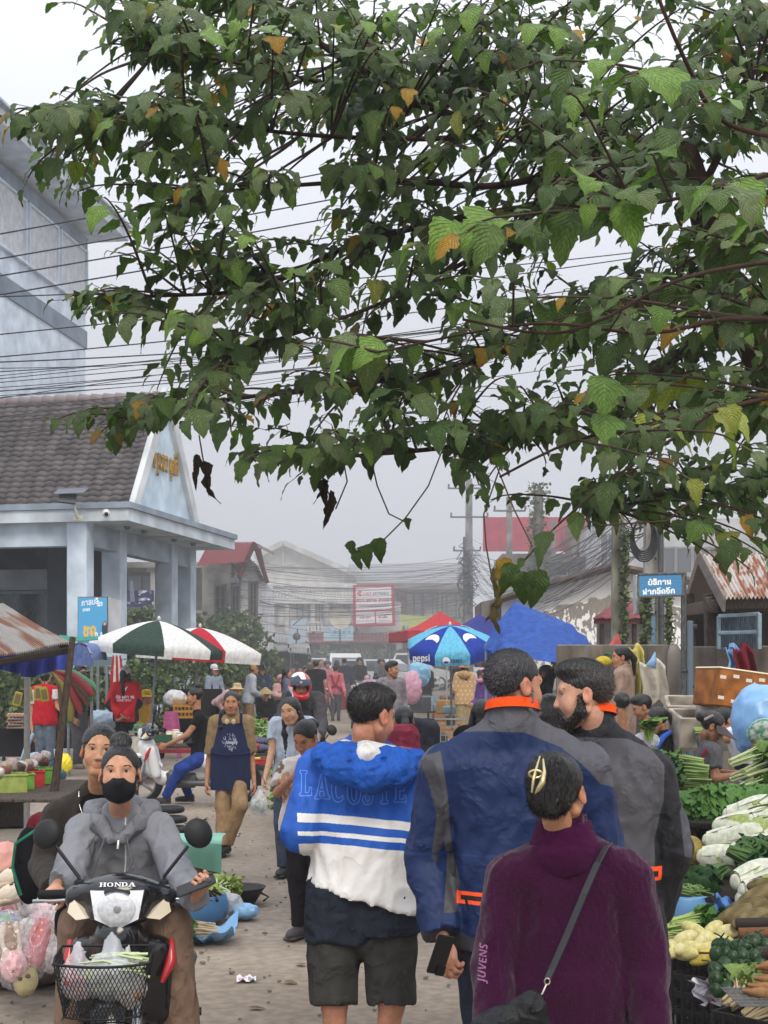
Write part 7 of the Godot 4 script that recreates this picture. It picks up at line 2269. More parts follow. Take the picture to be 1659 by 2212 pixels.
func tent(label:String,apex:Vector3,r:float,h:float,m:Material,yaw:=20.0)->void:
	var P:=thing("canopy_tent",label,"tent",apex)
	var b:=yawb(yaw)
	for k in 4:
		var c0:=b*Vector3(-r,-h,r).rotated(Vector3.UP,k*PI/2)
		var c1:=b*Vector3(r,-h,r).rotated(Vector3.UP,k*PI/2)
		var nn:=(c0+c1).normalized()
		part("roof_panel",MB.new().slab(8,8,func(s:float,t:float):return c0.lerp(c1,s)*(1-t)+Vector3(0,-0.22*h*sin(t*PI)+0.02*sin(s*16)*(1-t),0),Vector3(0,0.005,0)).done(),m,P)
		part("valance",MB.new().slab(16,2,func(s:float,t:float):return c0.lerp(c1,s)+Vector3(0,-0.28*(1-t),0)+nn*0.02*sin(s*40),Vector3(0,0,0.004)).done(),m,P)
		part("leg",MB.new().tube([c0*0.98,c0*0.98+Vector3(0,-2.0,0)],0.022,6).done(),metal(hx("c4c7c9")),P)
func bush(label:String,n:String,c:Vector3,r:Vector3,count:int,size:float,cols:Array)->void:
	var P:=thing(n,label,"bush",Vector3(c.x,gy(-c.z),c.z))
	var at:=P.position
	var st:=MB.new()
	var t:=[]
	var ns:=noise(1.0,int(absf(c.x)*13)+5,2)
	for k in 14:
		var e:=c+Vector3(rf(-0.8,0.8)*r.x,rf(-0.2,0.7)*r.y,rf(-0.6,0.6)*r.z)-at
		st.tube([Vector3(e.x*0.6,0,e.z*0.6),e*0.6+Vector3(0,0.1,0),e],[0.03,0.02,0.006],5,false)
	for k in count:
		var d:=Vector3(rf(-1,1),rf(-1,1),rf(-1,1))
		if d.length()>1.0 or d.length()<0.2:
			d=d.normalized()*rf(0.7,1.0)
		d*=1.0+0.5*ns.get_noise_3d(d.x*2.2*r.x,d.y*2.2*r.y,d.z*2)
		t.append(Transform3D(eul(rf(-70,30),rf(0,360),rf(-40,40)).scaled(Vector3.ONE*size*rf(0.7,1.3)),c+d*r-at))
	part("stems",st.done(),mat(hx("3e342a"),0.9),P)
	scatter("foliage",leaf_small(),t,cols,P)
func blob(label:String,n:String,cat:String,at:Vector3,r:Vector3,m:Material,wob:=0.15,sq:=0.0,group:="")->MeshInstance3D:
	var f:=Field.new(-r*1.25,r*1.25,maxf(0.012,r.length()*0.07))
	f.ell(O,r*0.95,0.02)
	if sq>0:
		f.cap(Vector3(-r.x*0.4,-r.y*0.3,0),Vector3(r.x*0.4,-r.y*0.3,0),r.y*sq,r.y*sq,0.05)
	var fr:=1.3/r.length()
	f.ripple(noise(1.0,int(at.x*70+at.y*30)+200,2),r.length()*wob*0.4,Vector3(1.7,1.2,1.7)*fr,r.length()*0.4,0.7)
	return solo(n,field_mesh(f.mesh()),m,label,cat,at,Basis(),group)
func crate(label:String,at:Vector3,s:Vector3,c:Color,yaw:=0.0,slots:=true)->Node3D:
	var P:=thing("crate",label,"crate",at,deg_to_rad(yaw))
	var m:=plastic(c,0.5)
	for k in 4:
		var ln:float=s.x if k % 2==0 else s.z
		var off:float=s.z/2 if k % 2==0 else s.x/2
		var b:=yawb(k*90)
		var sd:=MB.new()
		if slots:
			for j in 4:
				sd.box(b*Vector3(0,s.y*(0.06+0.29*j),off),Vector3(ln,s.y*0.11,0.014),b)
			for j in 7:
				sd.box(b*Vector3(ln*(j/6.0-0.5)*0.97,s.y/2,off),Vector3(0.016,s.y*0.97,0.02),b)
		else:
			sd.box(b*Vector3(0,s.y/2,off),Vector3(ln,s.y,0.012),b).box(b*Vector3(0,s.y*0.97,off+0.008),Vector3(ln+0.02,s.y*0.12,0.016),b)
		part("side",sd.done(),m,P)
	part("base",MB.new().box(Vector3(0,0.01,0),Vector3(s.x,0.02,s.z)).done(),m,P)
	return P
func table(label:String,a:Vector3,b:Vector3,depth:float,h:float,m:Material)->void:
	var P:=thing("stall_table",label,"table",a)
	var e:=b-a
	e.y=0
	var n:=Vector3.UP.cross(e.normalized())
	for k in 5:
		part("plank",MB.new().bar(n*depth*(k/5.0+0.1)+Vector3(0,h,0),n*depth*(k/5.0+0.1)+e+Vector3(0,h,0),depth/5.0-0.01,0.03).done(),m,P)
	part("rail",MB.new().bar(n*0.03+Vector3(0,h-0.08,0),n*0.03+e+Vector3(0,h-0.08,0),0.03,0.1).done(),m,P)
	for q in [e*0.04+n*0.05,e*0.96+n*0.05,e*0.04+n*(depth-0.05),e*0.96+n*(depth-0.05)]:
		part("leg",MB.new().bar(q,q+Vector3(0,h-0.03,0),0.06,0.06).done(),m,P)
func greens(label:String,at:Vector3,b:Basis,l:float,w:float,stalk:Color,leaf:Color,n:=16,curl:=0.3,group:="")->Node3D:
	var P:=thing("leafy_greens",label,"vegetables",at,0.0,group)
	P.basis=b
	var st:=MB.new()
	var lf:=MB.new()
	for k in n:
		var y:=rf(0,1)*w*0.7
		var z:=rf(-1,1)*w*0.6
		var e:=Vector3(l*rf(0.4,0.55),y+rf(-0.01,0.02),z*1.4)
		st.tube([Vector3(0,y*0.6,z*0.6),e*0.5+Vector3(0,y*0.3,0),e],[w*0.07,w*0.06,w*0.03],5)
		var dz:=rf(-0.4,0.4)
		var ph:=rf(0,6)
		var lw:=w*rf(0.3,0.5)
		var ll:=l*rf(0.42,0.62)
		lf.sheet(4,10,func(s:float,t:float):
			var q:=(s-0.5)*2
			return e+Vector3(t*ll,0.02*sin(t*9+ph)+curl*w*(t-t*t*1.6)+0.22*w*sin(q*5+t*11+ph)*absf(q),z*0.3*t+dz*w*t+q*lw*(0.35+sin(t*PI*0.92)*0.9)*(1.3 if roundi(t*10) % 2 else 0.75)))
	part("stalks",st.done(),mat(stalk,0.5),P)
	part("leaves",lf.done(),mat(leaf,0.55,{"tex":"mottle","tri":6.0,"back":Color(0.3,0.4,0.12),"bump":"fine","bs":0.2}),P)
	return P
func napa(label:String,at:Vector3,b:Basis)->Node3D:
	var P:=thing("chinese_cabbage",label,"cabbage",at,0.0,"chinese cabbages piled on the right stall")
	P.basis=b
	var rib:=MB.new()
	var lf:=MB.new()
	for k in 9:
		var a:=k*2.4
		var r0:=0.042+0.02*(1.0-k/9.0)
		var f:=func(s:float,t:float):
			var q:=(s-0.5)*2
			var rad:=r0*(0.5+1.15*sin(PI*(0.12+0.66*t)))*(1.0+0.03*q*q)
			var g:=a+q*(0.72+0.3*t)
			return Vector3(t*0.3+0.012*sin(q*7+k)*t,cos(g)*rad,sin(g)*rad+0.004*sin(q*11+t*14)*t)
		rib.sheet(6,6,func(s:float,t:float):return f.call(0.5+(s-0.5)*(1.0-0.72*t),t*0.72)*Vector3(1,1.05-0.04*t,1.05-0.04*t))
		lf.sheet(8,8,func(s:float,t:float):return f.call(s,0.3+0.7*t))
	rib.ell(Vector3(0.0,0,0),Vector3(0.03,0.045,0.045))
	part("ribs",rib.done(),mat(hx("dfe3cf"),0.4,{"tex":"soft","tri":4.0}),P)
	part("leaves",lf.done(),mat(hx("b7c878"),0.5,{"tex":"mottle","tri":9.0,"back":Color(0.4,0.45,0.2),"bump":"fine","bs":0.25}),P)
	return P
func piled(proto:Node3D,label:Callable,spots:Array)->void:
	for i in spots.size():
		var q:Array=spots[i]
		if i==0:
			proto.transform=Transform3D(q[1],q[0])
		else:
			clone(proto,q[0],q[1],label.call(i))
func build_stalls()->void:
	build_vehicles()
	greenery()
	canopies()
	left_stalls()
	ground_goods()
	right_stalls()
func greenery()->void:
	var g:=[hx("4b5f36"),hx("5a7040"),hx("3d4f2c"),hx("6a7c48")]
	bush("clipped dark hedge behind the red vested man at the left","hedge",V(75,1535,30),Vector3(2.2,0.95,0.6),3400,0.13,g)
	bush("hedge behind the capped man and the blue canopy","hedge",V(225,1530,31),Vector3(1.5,1.0,0.6),2400,0.13,g)
	bush("leafy hedge under the red and white umbrella","hedge",V(380,1480,36),Vector3(2.1,0.9,0.7),3200,0.13,g)
	bush("round bush rising between the umbrellas before the white house","bush",V(492,1400,47),Vector3(1.35,1.15,1.0),2600,0.17,g)
	bush("small bush top behind the green and white umbrella","bush",V(320,1352,46),Vector3(1.0,0.5,0.6),900,0.16,g)
	bush("dark bush right of the umbrella pole line","bush",V(548,1450,44),Vector3(0.9,0.7,0.6),1400,0.15,g)
	bush("low clipped hedge behind the parked cars","hedge",V(770,1432,76),Vector3(6.5,0.7,0.7),2600,0.22,[hx("4c5a3c"),hx("5a6545")])
	bush("plants growing in the gateway beyond the steel post","bush",V(1478,1480,19),Vector3(0.25,0.5,0.2),260,0.1,[hx("4f6b32"),hx("6d8a45")])
func canopies()->void:
	var W:=cloth(hx("dcdcda"),{"bump":"fold","bs":0.4})
	umbrella("large green and white striped market umbrella",V(343,1341,24),1.09,0.42,0.14,eul(2,15,-4),[W,cloth(hx("34463f"))])
	umbrella("large red and white striped market umbrella behind the green one",V(432,1356,27.5),1.24,0.42,0.2,eul(2,30,-3),[W,cloth(hx("b82838"))])
	var lb:=cloth(hx("67b7d6"))
	var bl:=cloth(hx("27409a"))
	var tl:=eul(16,24,9)*yawb(45)
	var U:=umbrella("blue and pale blue soft drink umbrella before the blue tarpaulin",V(972,1352,28),0.86,0.34,0.2,tl,[lb,bl],8,2.1)
	var lw:=mat(hx("e4e6ea"),0.6)
	for k in 8:
		var a:=TAU*(k+0.5)/8
		var dn:=tl*Vector3(sin(a),0,cos(a))
		if k % 2:
			var c:=tl*Vector3(sin(a)*0.5,-0.185,cos(a)*0.5)
			var nrm:=(tl*Vector3(sin(a)*0.55,0.85,cos(a)*0.55)).normalized()
			var bx:=nrm.cross(dn).normalized()
			part("logo_disc",MB.new().lathe([[0.0,0.004],[0.15,0.003],[0.152,-0.004]],20,c+nrm*0.022,Basis(bx,nrm,bx.cross(nrm))).done(),lw,U)
		else:
			var b2:=Basis(Vector3.UP.cross(dn).normalized(),tl.y,dn)
			var c2:=tl*Vector3(sin(a)*0.805,-0.44,cos(a)*0.805)
			part("logo_disc",MB.new().ell(c2+b2*Vector3(-0.12,0,0),Vector3(0.07,0.07,0.006),b2,18,8).done(),lw,U)
			part("logo_disc",MB.new().ell(c2+b2*Vector3(-0.12,-0.028,0.002),Vector3(0.052,0.03,0.007),b2,14,6).done(),bl,U)
			for i in 4:
				part("letter",MB.new().tube([c2+b2*Vector3(-0.02+i*0.05,0.035,0.004),c2+b2*Vector3(-0.02+i*0.05,-0.03,0.004),c2+b2*Vector3(0.012+i*0.05,-0.03,0.004),c2+b2*Vector3(0.012+i*0.05,0.03,0.004)],0.006,4).done(),bl,U)
	var tm:=TextMesh.new()
	tm.text="pepsi"
	tm.font=font("Droid Sans",true)
	tm.font_size=20
	tm.pixel_size=0.009
	tm.depth=0.006
	var a3:=TAU*5.5/8
	var d3:=tl*Vector3(sin(a3),0,cos(a3))
	part("lettering",tm,lw,U,tl*Vector3(sin(a3)*0.815,-0.44,cos(a3)*0.815),Basis(Vector3.UP.cross(d3).normalized(),tl.y,d3))
	tent("red peaked canopy tent at the right of the street",V(950,1320,43),1.25,0.62,cloth(hx("c8323c")),12)
	tent("navy peaked canopy tent between the red tent and the blue tarpaulin",V(1035,1327,38),1.3,0.6,cloth(hx("303a8c")),15)
	var P:=thing("blue_tarpaulin","large crumpled blue tarpaulin stretched over a tent frame","tarpaulin",G(1150,22.5))
	var ns:=noise(1.0,51,3)
	var tp:=V(1112,1299,22.5)-P.position
	var rim:=[[1046,1402,22.0],[1090,1418,21.3],[1170,1430,20.9],[1250,1434,21.0],[1288,1412,21.6],[1262,1375,23.2],[1140,1370,24.2],[1060,1378,23.6]]
	var mid:=[[1072,1350,22.2],[1094,1363,21.9],[1146,1366,21.7],[1200,1358,21.8],[1236,1352,22.1],[1196,1334,22.9],[1128,1336,23.4],[1082,1343,23.0]]
	part("sheet",MB.new().slab(64,18,func(s:float,t:float):
		var i:=int(s*8) % 8
		var fr:=s*8-int(s*8)
		var a:Vector3=V(rim[i][0],rim[i][1],rim[i][2]).lerp(V(rim[(i+1) % 8][0],rim[(i+1) % 8][1],rim[(i+1) % 8][2]),fr)-P.position
		var m:Vector3=V(mid[i][0],mid[i][1],mid[i][2]).lerp(V(mid[(i+1) % 8][0],mid[(i+1) % 8][1],mid[(i+1) % 8][2]),fr)-P.position
		var p:=a.lerp(m,t*2) if t<0.5 else m.lerp(tp,t*2-1)
		var k:=(1.0-t)*0.05
		return p+Vector3(ns.get_noise_3d(p.x*3,p.y*3,p.z*3),absf(ns.get_noise_3d(p.x*4+9,p.y*4,p.z*4))*1.4,ns.get_noise_3d(p.x*3,p.y*3+7,p.z*3))*k,Vector3(0,0.006,0)).done(),mat(hx("2a52a2"),0.6,{"tex":"soft","tri":1.2,"bump":"crease","bs":2.0,"spec":0.3}),P)
	for q in [[1050,22.0],[1275,21.6],[1250,23.0],[1066,23.4]]:
		var b:=G(q[0],q[1])-P.position
		part("leg",MB.new().tube([b,Vector3(b.x,2.05,b.z)],0.025,6).done(),metal(hx("8fa0b4")),P)
	for k in 26:
		var d:=rf(30,44)
		var px:=rf(905,985) if k<18 else rf(1050,1200)
		var c:Color=[hx("8fa9bd"),hx("5c6f8a"),hx("b08a4a"),hx("4a4a50"),hx("7da0b0"),hx("9a6a6a"),hx("c9c4bc")][k % 7]
		var s:=rf(0.18,0.42)
		var gd:=solo("stacked_goods",MB.new().box(O,Vector3(s,s*rf(0.6,1.2),s),yawb(rf(0,60)),0.03).done(),mat(c,0.7,{"tex":"mottle","tri":2.0}),"packed goods standing in the shade below the red and navy tents","goods",G(px,d,rf(0.15,1.2)),Basis(),"goods below the tents")
		gd.position.y=gy(d)+s*0.4+(0.45 if k % 3 else 0.0)
	for k in 3:
		solo("stall_shelf",MB.new().box(O,Vector3(1.6,0.04,0.5)).box(Vector3(-0.75,-0.25,0),Vector3(0.05,0.5,0.4)).box(Vector3(0.75,-0.25,0),Vector3(0.05,0.5,0.4)).done(),wood(hx("5a4f48")),["shelf table under the red tent","shelf table beside the umbrella pole","shelf table under the navy tent"][k],"shelf",G([915,950,985][k],[41,36,40][k],0.45))
	blob("bunch of pale blue plastic bags hanging beside the red tent leg","plastic_bags","bags",V(905,1455,30),Vector3(0.25,0.3,0.2),mat(hx("86b3cf"),0.4,{"back":Color(0.3,0.4,0.45)}),0.22)
	blob("pink plastic sack beside the camouflage jacket","plastic_sack","sack",V(890,1485,25),Vector3(0.18,0.3,0.15),mat(hx("b58a9c"),0.45),0.18)
	crate("navy blue plastic tub on the street by the yellow sack",G(902,30),Vector3(0.6,0.55,0.5),hx("2c3f6b"),10,false)
	blob("pale yellow sack slumped beside the navy tub","sack","sack",G(918,31,0.12),Vector3(0.45,0.14,0.25),cloth(hx("b9b56a")),0.12)
	crate("orange crate under the drink umbrella",G(967,33),Vector3(0.5,0.34,0.4),hx("c08040"),15)
	crate("second orange crate beside the poultry cage",G(958,37),Vector3(0.5,0.4,0.4),hx("b87a3c"),5)
	var cg:=thing("wire_cage","wire poultry cage on the ground beside the tan fleece coat","cage",G(978,26.5))
	var wr:=MB.new()
	for j in 6:
		wr.tube([Vector3(-0.32,0.02+j*0.14,0.3),Vector3(0.32,0.02+j*0.14,0.3),Vector3(0.32,0.02+j*0.14,-0.3),Vector3(-0.32,0.02+j*0.14,-0.3),Vector3(-0.32,0.02+j*0.14,0.3)],0.009,4,false)
	for k in 8:
		var x:=-0.32+k*0.0914
		wr.tube([Vector3(x,0,0.3),Vector3(x,0.72,0.3),Vector3(x,0.72,-0.3)],0.008,4,false).tube([Vector3(0.32,0,x*0.94),Vector3(0.32,0.72,x*0.94)],0.008,4,false).tube([Vector3(-0.32,0,x*0.94),Vector3(-0.32,0.72,x*0.94)],0.008,4,false)
	part("wires",wr.done(),metal(hx("8d8f8c")),cg).set_meta("kind","stuff")
	blob("dark hen crouching in the wire cage","hen","hen",G(978,26.5,0.2),Vector3(0.2,0.15,0.15),mat(hx("26221f"),0.8),0.1)
	blob("white sack slumped before the poultry cage","sack","sack",G(982,24.5,0.14),Vector3(0.3,0.2,0.2),cloth(hx("b9b0a4")),0.15)
func left_stalls()->void:
	var P:=thing("rusty_roof","rusty corrugated tin roof of the stall at the left edge on a bamboo post","stall roof",G(-20,15))
	var pc:=Pic.new(192,96,hx("8f8b86"))
	var n1:=noise(0.03,61,4)
	for x in 192:
		for y in 96:
			var sh:=int(x/24.0)
			var a:float=n1.get_noise_2d(x*0.5,y*0.35)+[0.1,0.5,-0.4,0.55,-0.1,0.35,-0.5,0.2][sh]*0.5
			pc.im.set_pixel(x,y,hx("96938f").lerp(hx("7a523c"),smoothstep(-0.1,0.3,a)).darkened(0.12*absf(n1.get_noise_2d(x*3,y))))
	var bl:=Q(-70,1427,13.0)
	var br:=Q(153,1393,14.3)
	var tr:=Q(8,1309,17.5)
	var tl:=Q(-190,1320,16)
	var nn:=(br-bl).cross(tl-bl).normalized()
	part("roof_sheet",MB.new().slab(240,6,func(s:float,t:float):return bl.lerp(br,s).lerp(tl.lerp(tr,s),t)+nn*(0.013*sin(s*44*TAU)+0.012*floorf(s*8)*0.2+0.01*sin(t*5+s*9)),nn*0.006).done(),mat(Color.WHITE,0.65,{"pic":pc.tex(),"spec":0.35}),P)
	part("rafter",MB.new().bar(bl+Vector3(0,-0.06,0),br+Vector3(0,-0.05,0),0.05,0.06).bar(br+Vector3(0,-0.05,0),tr+Vector3(0,-0.06,0),0.05,0.06).done(),wood(hx("4a3f38")),P)
	part("bamboo_post",MB.new().tube([Q(116,1722,13.6),Q(135,1560,13.9),Q(157,1378,14.2)],[0.04,0.036,0.03],8).done(),wood(hx("5d4f44")),P)
	part("steel_post",MB.new().bar(Vector3(Q(58,1600,16).x,0,Q(58,1600,16).z),Q(59,1424,16),0.06,0.06).done(),metal(hx("b3b0aa"),0.6),P)
	part("steel_post",MB.new().bar(Vector3(Q(-40,1600,16).x,0,Q(-40,1600,16).z),Q(-40,1400,16),0.06,0.06).done(),metal(hx("b3b0aa"),0.6),P)
	solo("blue_tarp",MB.new().slab(30,8,func(s:float,t:float):return V(-30+180*s,1455-8*sin(s*9)-(40+6*s)*t,15.2)+Vector3(0,0,0.07*sin(s*31)*(1.2-t)),Vector3(0,0,0.006)).done(),mat(hx("3b46a0"),0.5,{"bump":"fold","tri":1.0,"bs":1.0,"back":Color(0.1,0.12,0.3)}),"purple blue tarpaulin hanging under the rusty roof","tarpaulin")
	solo("teal_awning",MB.new().slab(8,3,func(s:float,t:float):return V(128+84*s,1381-(10-3*s)*t+3*sin(s*PI),22-1.5*(1-t)),Vector3(0,0.01,0)).done(),cloth(hx("3f8f7e")),"flat teal awning edge above the blue canopy","awning")
	P=thing("blue_canopy","small rounded blue canopy beside the bamboo post","canopy",V(180,1424,23))
	part("cover",MB.new().slab(16,6,func(s:float,t:float):
		var a:=PI*s
		return Vector3(-cos(a)*0.2+(t-0.5)*0.12,sin(a)*0.26,-t*0.6),Vector3(0,0.006,0)).done(),cloth(hx("7184b4")),P)
	part("skirt",MB.new().prism([Vector3(-0.26,-0.1,0),Vector3(0.14,-0.1,0),Vector3(0.14,0.0,0),Vector3(0.06,0.18,0),Vector3(-0.06,0.25,0),Vector3(-0.18,0.18,0),Vector3(-0.26,0,0)],Vector3(0,0,-0.02)).done(),cloth(hx("5e70a4")),P)
	part("leg",MB.new().tube([Vector3(0.12,0,-0.05),Vector3(0.12,-1.85,-0.05)],0.025,6).tube([Vector3(-0.24,0,-0.05),Vector3(-0.24,-1.85,-0.05)],0.025,6).done(),metal(hx("9ba0a5")),P)
	P=thing("street_sign_frame","grey sign frame on two legs behind the blue canopy","sign",G(215,27))
	part("board",MB.new().prism([Q(192,1442,27),Q(258,1436,27),Q(258,1418,27),Q(192,1420,27)],Vector3(0,0,-0.06)).done(),mat(hx("5f7078"),0.6),P)
	part("leg",MB.new().bar(Vector3(Q(212,0,27).x,0,0),Q(212,1440,27),0.07,0.05).bar(Vector3(Q(231,0,27).x,0,0),Q(231,1438,27),0.06,0.05).done(),metal(hx("8f979b")),P)
	P=thing("folded_umbrella","tall folded red and white umbrella leaning by the hedge","umbrella",V(252,1520,26))
	for k in 5:
		part("fold",MB.new().tube([Vector3(-0.06+k*0.03,0.85,0),Vector3(-0.08+k*0.05,0.4,0.02),Vector3(-0.05+k*0.045,-0.15,0)],[0.012,0.035,0.02],6).done(),cloth([hx("b5303c"),hx("d8d2cc")][k % 2]),P)
	P=thing("coloured_bags","fan of folded coloured net bags hung from the roof beside the red vest","bags",V(112,1452,22.5))
	var fc:=[hx("6fae86"),hx("b8323a"),hx("4f9a6a"),hx("8a4a3c"),hx("3f8a5a"),hx("c04048"),hx("5a4a7a"),hx("b0a040"),hx("6fae86"),hx("7a5a48")]
	for k in 10:
		var ang:=-0.35-k*0.11
		var e:=Vector3(cos(ang)*0.72,sin(ang)*0.85+0.02,rf(-0.1,0.1))
		part("net_bag",MB.new().tube([Vector3(0,0.02,0),e*0.4+Vector3(0.06,0.1,0),e*0.8+Vector3(0.05,0.02,0),e],[0.015,0.05,0.07,0.035],7).done(),mat(fc[k],0.6,{"tex":"streak","tri":5.0}),P)
	part("knot",MB.new().ell(Vector3(-0.05,0.1,0),Vector3(0.17,0.09,0.1)).done(),mat(hx("7fb878"),0.5),P)
	for k in 4:
		var q:Array=[[38,1510],[62,1500],[83,1498],[96,1500]][k]
		var yb:=thing("yellow_pouch",["lowest yellow framed pouch hanging at the left of the steel post","yellow framed pouch hanging against the steel post","yellow pouch over the red vested man's left shoulder","yellow pouch over the red vested man's right shoulder"][k],"pouch",V(q[0],q[1],22.4))
		part("pouch_front",MB.new().box(O,Vector3(0.12,0.22,0.03),eul(0,10,[-14,8,0,10][k]),0.012).done(),mat(hx("8f8028"),0.4),yb)
		part("window",MB.new().box(Vector3(0,0.0,0.012),Vector3(0.08,0.15,0.012),eul(0,10,[-14,8,0,10][k])).done(),mat(hx("5d5836"),0.2),yb)
		part("cord",MB.new().tube([Vector3(0,0.15,0),Vector3(0.01,0.32,0)],0.006).done(),mat(hx("2a2a2a")),yb)
	var wd:=wood(hx("6f655c"))
	table("rough plank table carrying coloured baskets at the left edge",G(122,15.2),G(-60,12.8),0.9,0.62,wd)
	var Ty:=func(px:float,d:float)->Vector3:return G(px,d,0.65)
	crate("pale green basket at the left end of the plank table",Ty.call(18,13.6),Vector3(0.3,0.17,0.3),hx("a3b35c"),20,false)
	crate("bright green basket next to the red one on the plank table",Ty.call(46,14.0),Vector3(0.2,0.15,0.28),hx("79b548"),20,false)
	crate("red basket on the plank table",Ty.call(72,14.3),Vector3(0.17,0.15,0.28),hx("c22f35"),20,false)
	crate("light green basket right of the red one",Ty.call(96,14.6),Vector3(0.15,0.15,0.28),hx("6aa53e"),20,false)
	crate("small blue basket at the right end of the plank table",Ty.call(112,14.9),Vector3(0.1,0.13,0.28),hx("2d3d68"),20,false)
	for k in 16:
		var c:Color=[hx("e0d9d2"),hx("8a4a4a"),hx("b9a894"),hx("d9c9c4"),hx("c9b0b4"),hx("5c4a44"),hx("7a7668")][k % 7]
		var b:=solo("packet",MB.new().lathe([[0.0,-0.05],[0.045,-0.045],[0.05,0.04],[0.03,0.055],[0.0,0.055]] if k % 3 else [[0.0,-0.04],[0.06,-0.02],[0.03,0.02],[0.0,0.03]],9,O,eul(rf(0,90),rf(0,180),0),0.06).done(),mat(c,0.5,{"tex":"mottle","tri":8.0}),"small packet or jar heaped in the baskets of the plank table","packets",Ty.call(6+k*6.2,13.5+k*0.09)+Vector3(0,0.17+rf(0,0.08),rf(-0.1,0.1)),Basis(),"packets in the baskets")
		b.scale=Vector3.ONE*1.05
	var bt:=thing("bottle","black bottle standing in the pale green basket","bottle",Ty.call(8,13.6)+Vector3(0,0.02,0))
	part("glass",MB.new().lathe([[0.0,0],[0.04,0.0],[0.042,0.2],[0.02,0.26],[0.015,0.32],[0.0,0.32]],12).done(),mat(hx("15161a"),0.15),bt)
	P=thing("ice_box","teal cool box under a plastic sheet at the left edge","box",G(18,16.5))
	part("box",MB.new().box(Vector3(0,0.5,0),Vector3(0.34,0.36,0.3),yawb(10),0.03).done(),plastic(hx("7fb3a6")),P)
	part("lid",MB.new().box(Vector3(0,0.7,0),Vector3(0.37,0.05,0.33),yawb(10),0.02).done(),plastic(hx("8cc0b2")),P)
	part("stand",MB.new().box(Vector3(0,0.16,0),Vector3(0.4,0.31,0.36),yawb(10)).done(),wood(hx("4a423c")),P)
	blob("bright yellow plastic bag on the ground behind the bamboo post","plastic_bag","bag",V(139,1650,21),Vector3(0.12,0.16,0.12),mat(hx("d9c826"),0.4),0.2)
	blob("pale blue plastic bag beside the steel post","plastic_bag","bag",V(76,1645,18),Vector3(0.12,0.12,0.12),bag(hx("b9d3e3"),0.6),0.2)
	P=thing("bucket","white paint bucket behind the bamboo post","bucket",G(137,23.2,0.05))
	part("pail",MB.new().lathe([[0.0,0],[0.13,0.0],[0.15,0.34],[0.155,0.36],[0.145,0.36],[0.13,0.05],[0.0,0.04]],20).done(),plastic(hx("d4d2cc")),P)
	P=thing("shopping_basket","dark teal basket with a handle before the red vested man","basket",V(92,1676,17))
	part("body",MB.new().box(O,Vector3(0.5,0.13,0.26),Basis(),0.03).done(),plastic(hx("23535c")),P)
	part("handle",MB.new().tube([Vector3(0.05,0.06,0),Vector3(0.06,0.16,0),Vector3(0.13,0.2,0),Vector3(0.2,0.16,0),Vector3(0.21,0.06,0)],0.012).done(),plastic(hx("23535c")),P)
	for k in 5:
		P=thing("egg_tray","grey cardboard egg tray in the stack behind the steel post","egg tray",G(40,25.5,0.62+k*0.05),0.2*(k % 2),"stacked egg trays")
		part("tray",MB.new().box(O,Vector3(0.36,0.03,0.3),Basis(),0.01).done(),mat(hx("7d7068"),0.9),P)
		var eg:=MB.new()
		for e in 12:
			eg.ell(Vector3(-0.15+(e % 6)*0.06,0.03,0.1-(e/6)*0.08),Vector3(0.022,0.028,0.022),Basis(),8,6)
		part("eggs",eg.done(),mat(hx("b98d70"),0.5),P)
	solo("dark_counter",MB.new().box(G(70,26,0.35),Vector3(1.9,0.5,0.7)).done(),wood(hx("2c2b30")),"dark counter behind the red vested man","counter")
	P=thing("market_counter","long low counter with a red edge below the green umbrella","counter",G(350,22.3))
	part("top",MB.new().box(Vector3(0,0.52,0),Vector3(1.5,0.05,0.9)).done(),wood(hx("6a5248")),P)
	part("red_edge",MB.new().box(Vector3(0,0.46,0.46),Vector3(1.5,0.06,0.02)).done(),plastic(hx("8a2430")),P)
	for q in [[-0.7,0.4],[0.7,0.4],[-0.7,-0.4],[0.7,-0.4]]:
		part("leg",MB.new().box(Vector3(q[0],0.25,q[1]),Vector3(0.05,0.5,0.05)).done(),wood(hx("4a4038")),P)
	var ct:=func(px:float,d:float,h:=0.0)->Vector3:return G(px,d,0.55+h)
	crate("orange basket of meat at the front of the market counter",ct.call(318,21.9),Vector3(0.36,0.16,0.26),hx("d98a2e"),5)
	crate("pale pink basket beside the green bucket hat",ct.call(284,21.9),Vector3(0.22,0.16,0.22),hx("c9a49a"),5,false)
	for k in 9:
		blob("piece of pale raw meat heaped in the orange basket","meat","meat",ct.call(306+k*5,21.9,0.17+0.02*(k % 3)),Vector3(0.06,0.035,0.045),mat(hx("d6b4a4"),0.35),0.1,0.0,"pieces of meat")
	for k in 8:
		var q:Array=[[306,22.4],[322,22.6],[338,22.7],[352,22.5],[366,22.7],[380,22.6],[330,22.3],[388,22.3]][k]
		var jr:=thing("jar",["tall sauce jar with red cap on the market counter","round white tub on the market counter","second white tub right of the sauce jar","brown paste jar in the middle of the counter","stack of cream bowls on the counter","cream tub at the right of the counter","squat glass of red sauce on the counter","pale pot at the right end of the counter"][k],"jar",ct.call(q[0],q[1]))
		var h:=0.12+0.03*(k % 3)
		part("vessel",MB.new().lathe([[0.0,0],[0.05,0],[0.06,h*0.5],[0.055,h],[0.0,h]],12).done(),mat([hx("6a2a1c"),hx("d8d4cc"),hx("cfc9bd"),hx("6a4a34"),hx("d9cfb8"),hx("d6ccb4"),hx("8a2a20"),hx("c9c4bb")][k],0.35),jr)
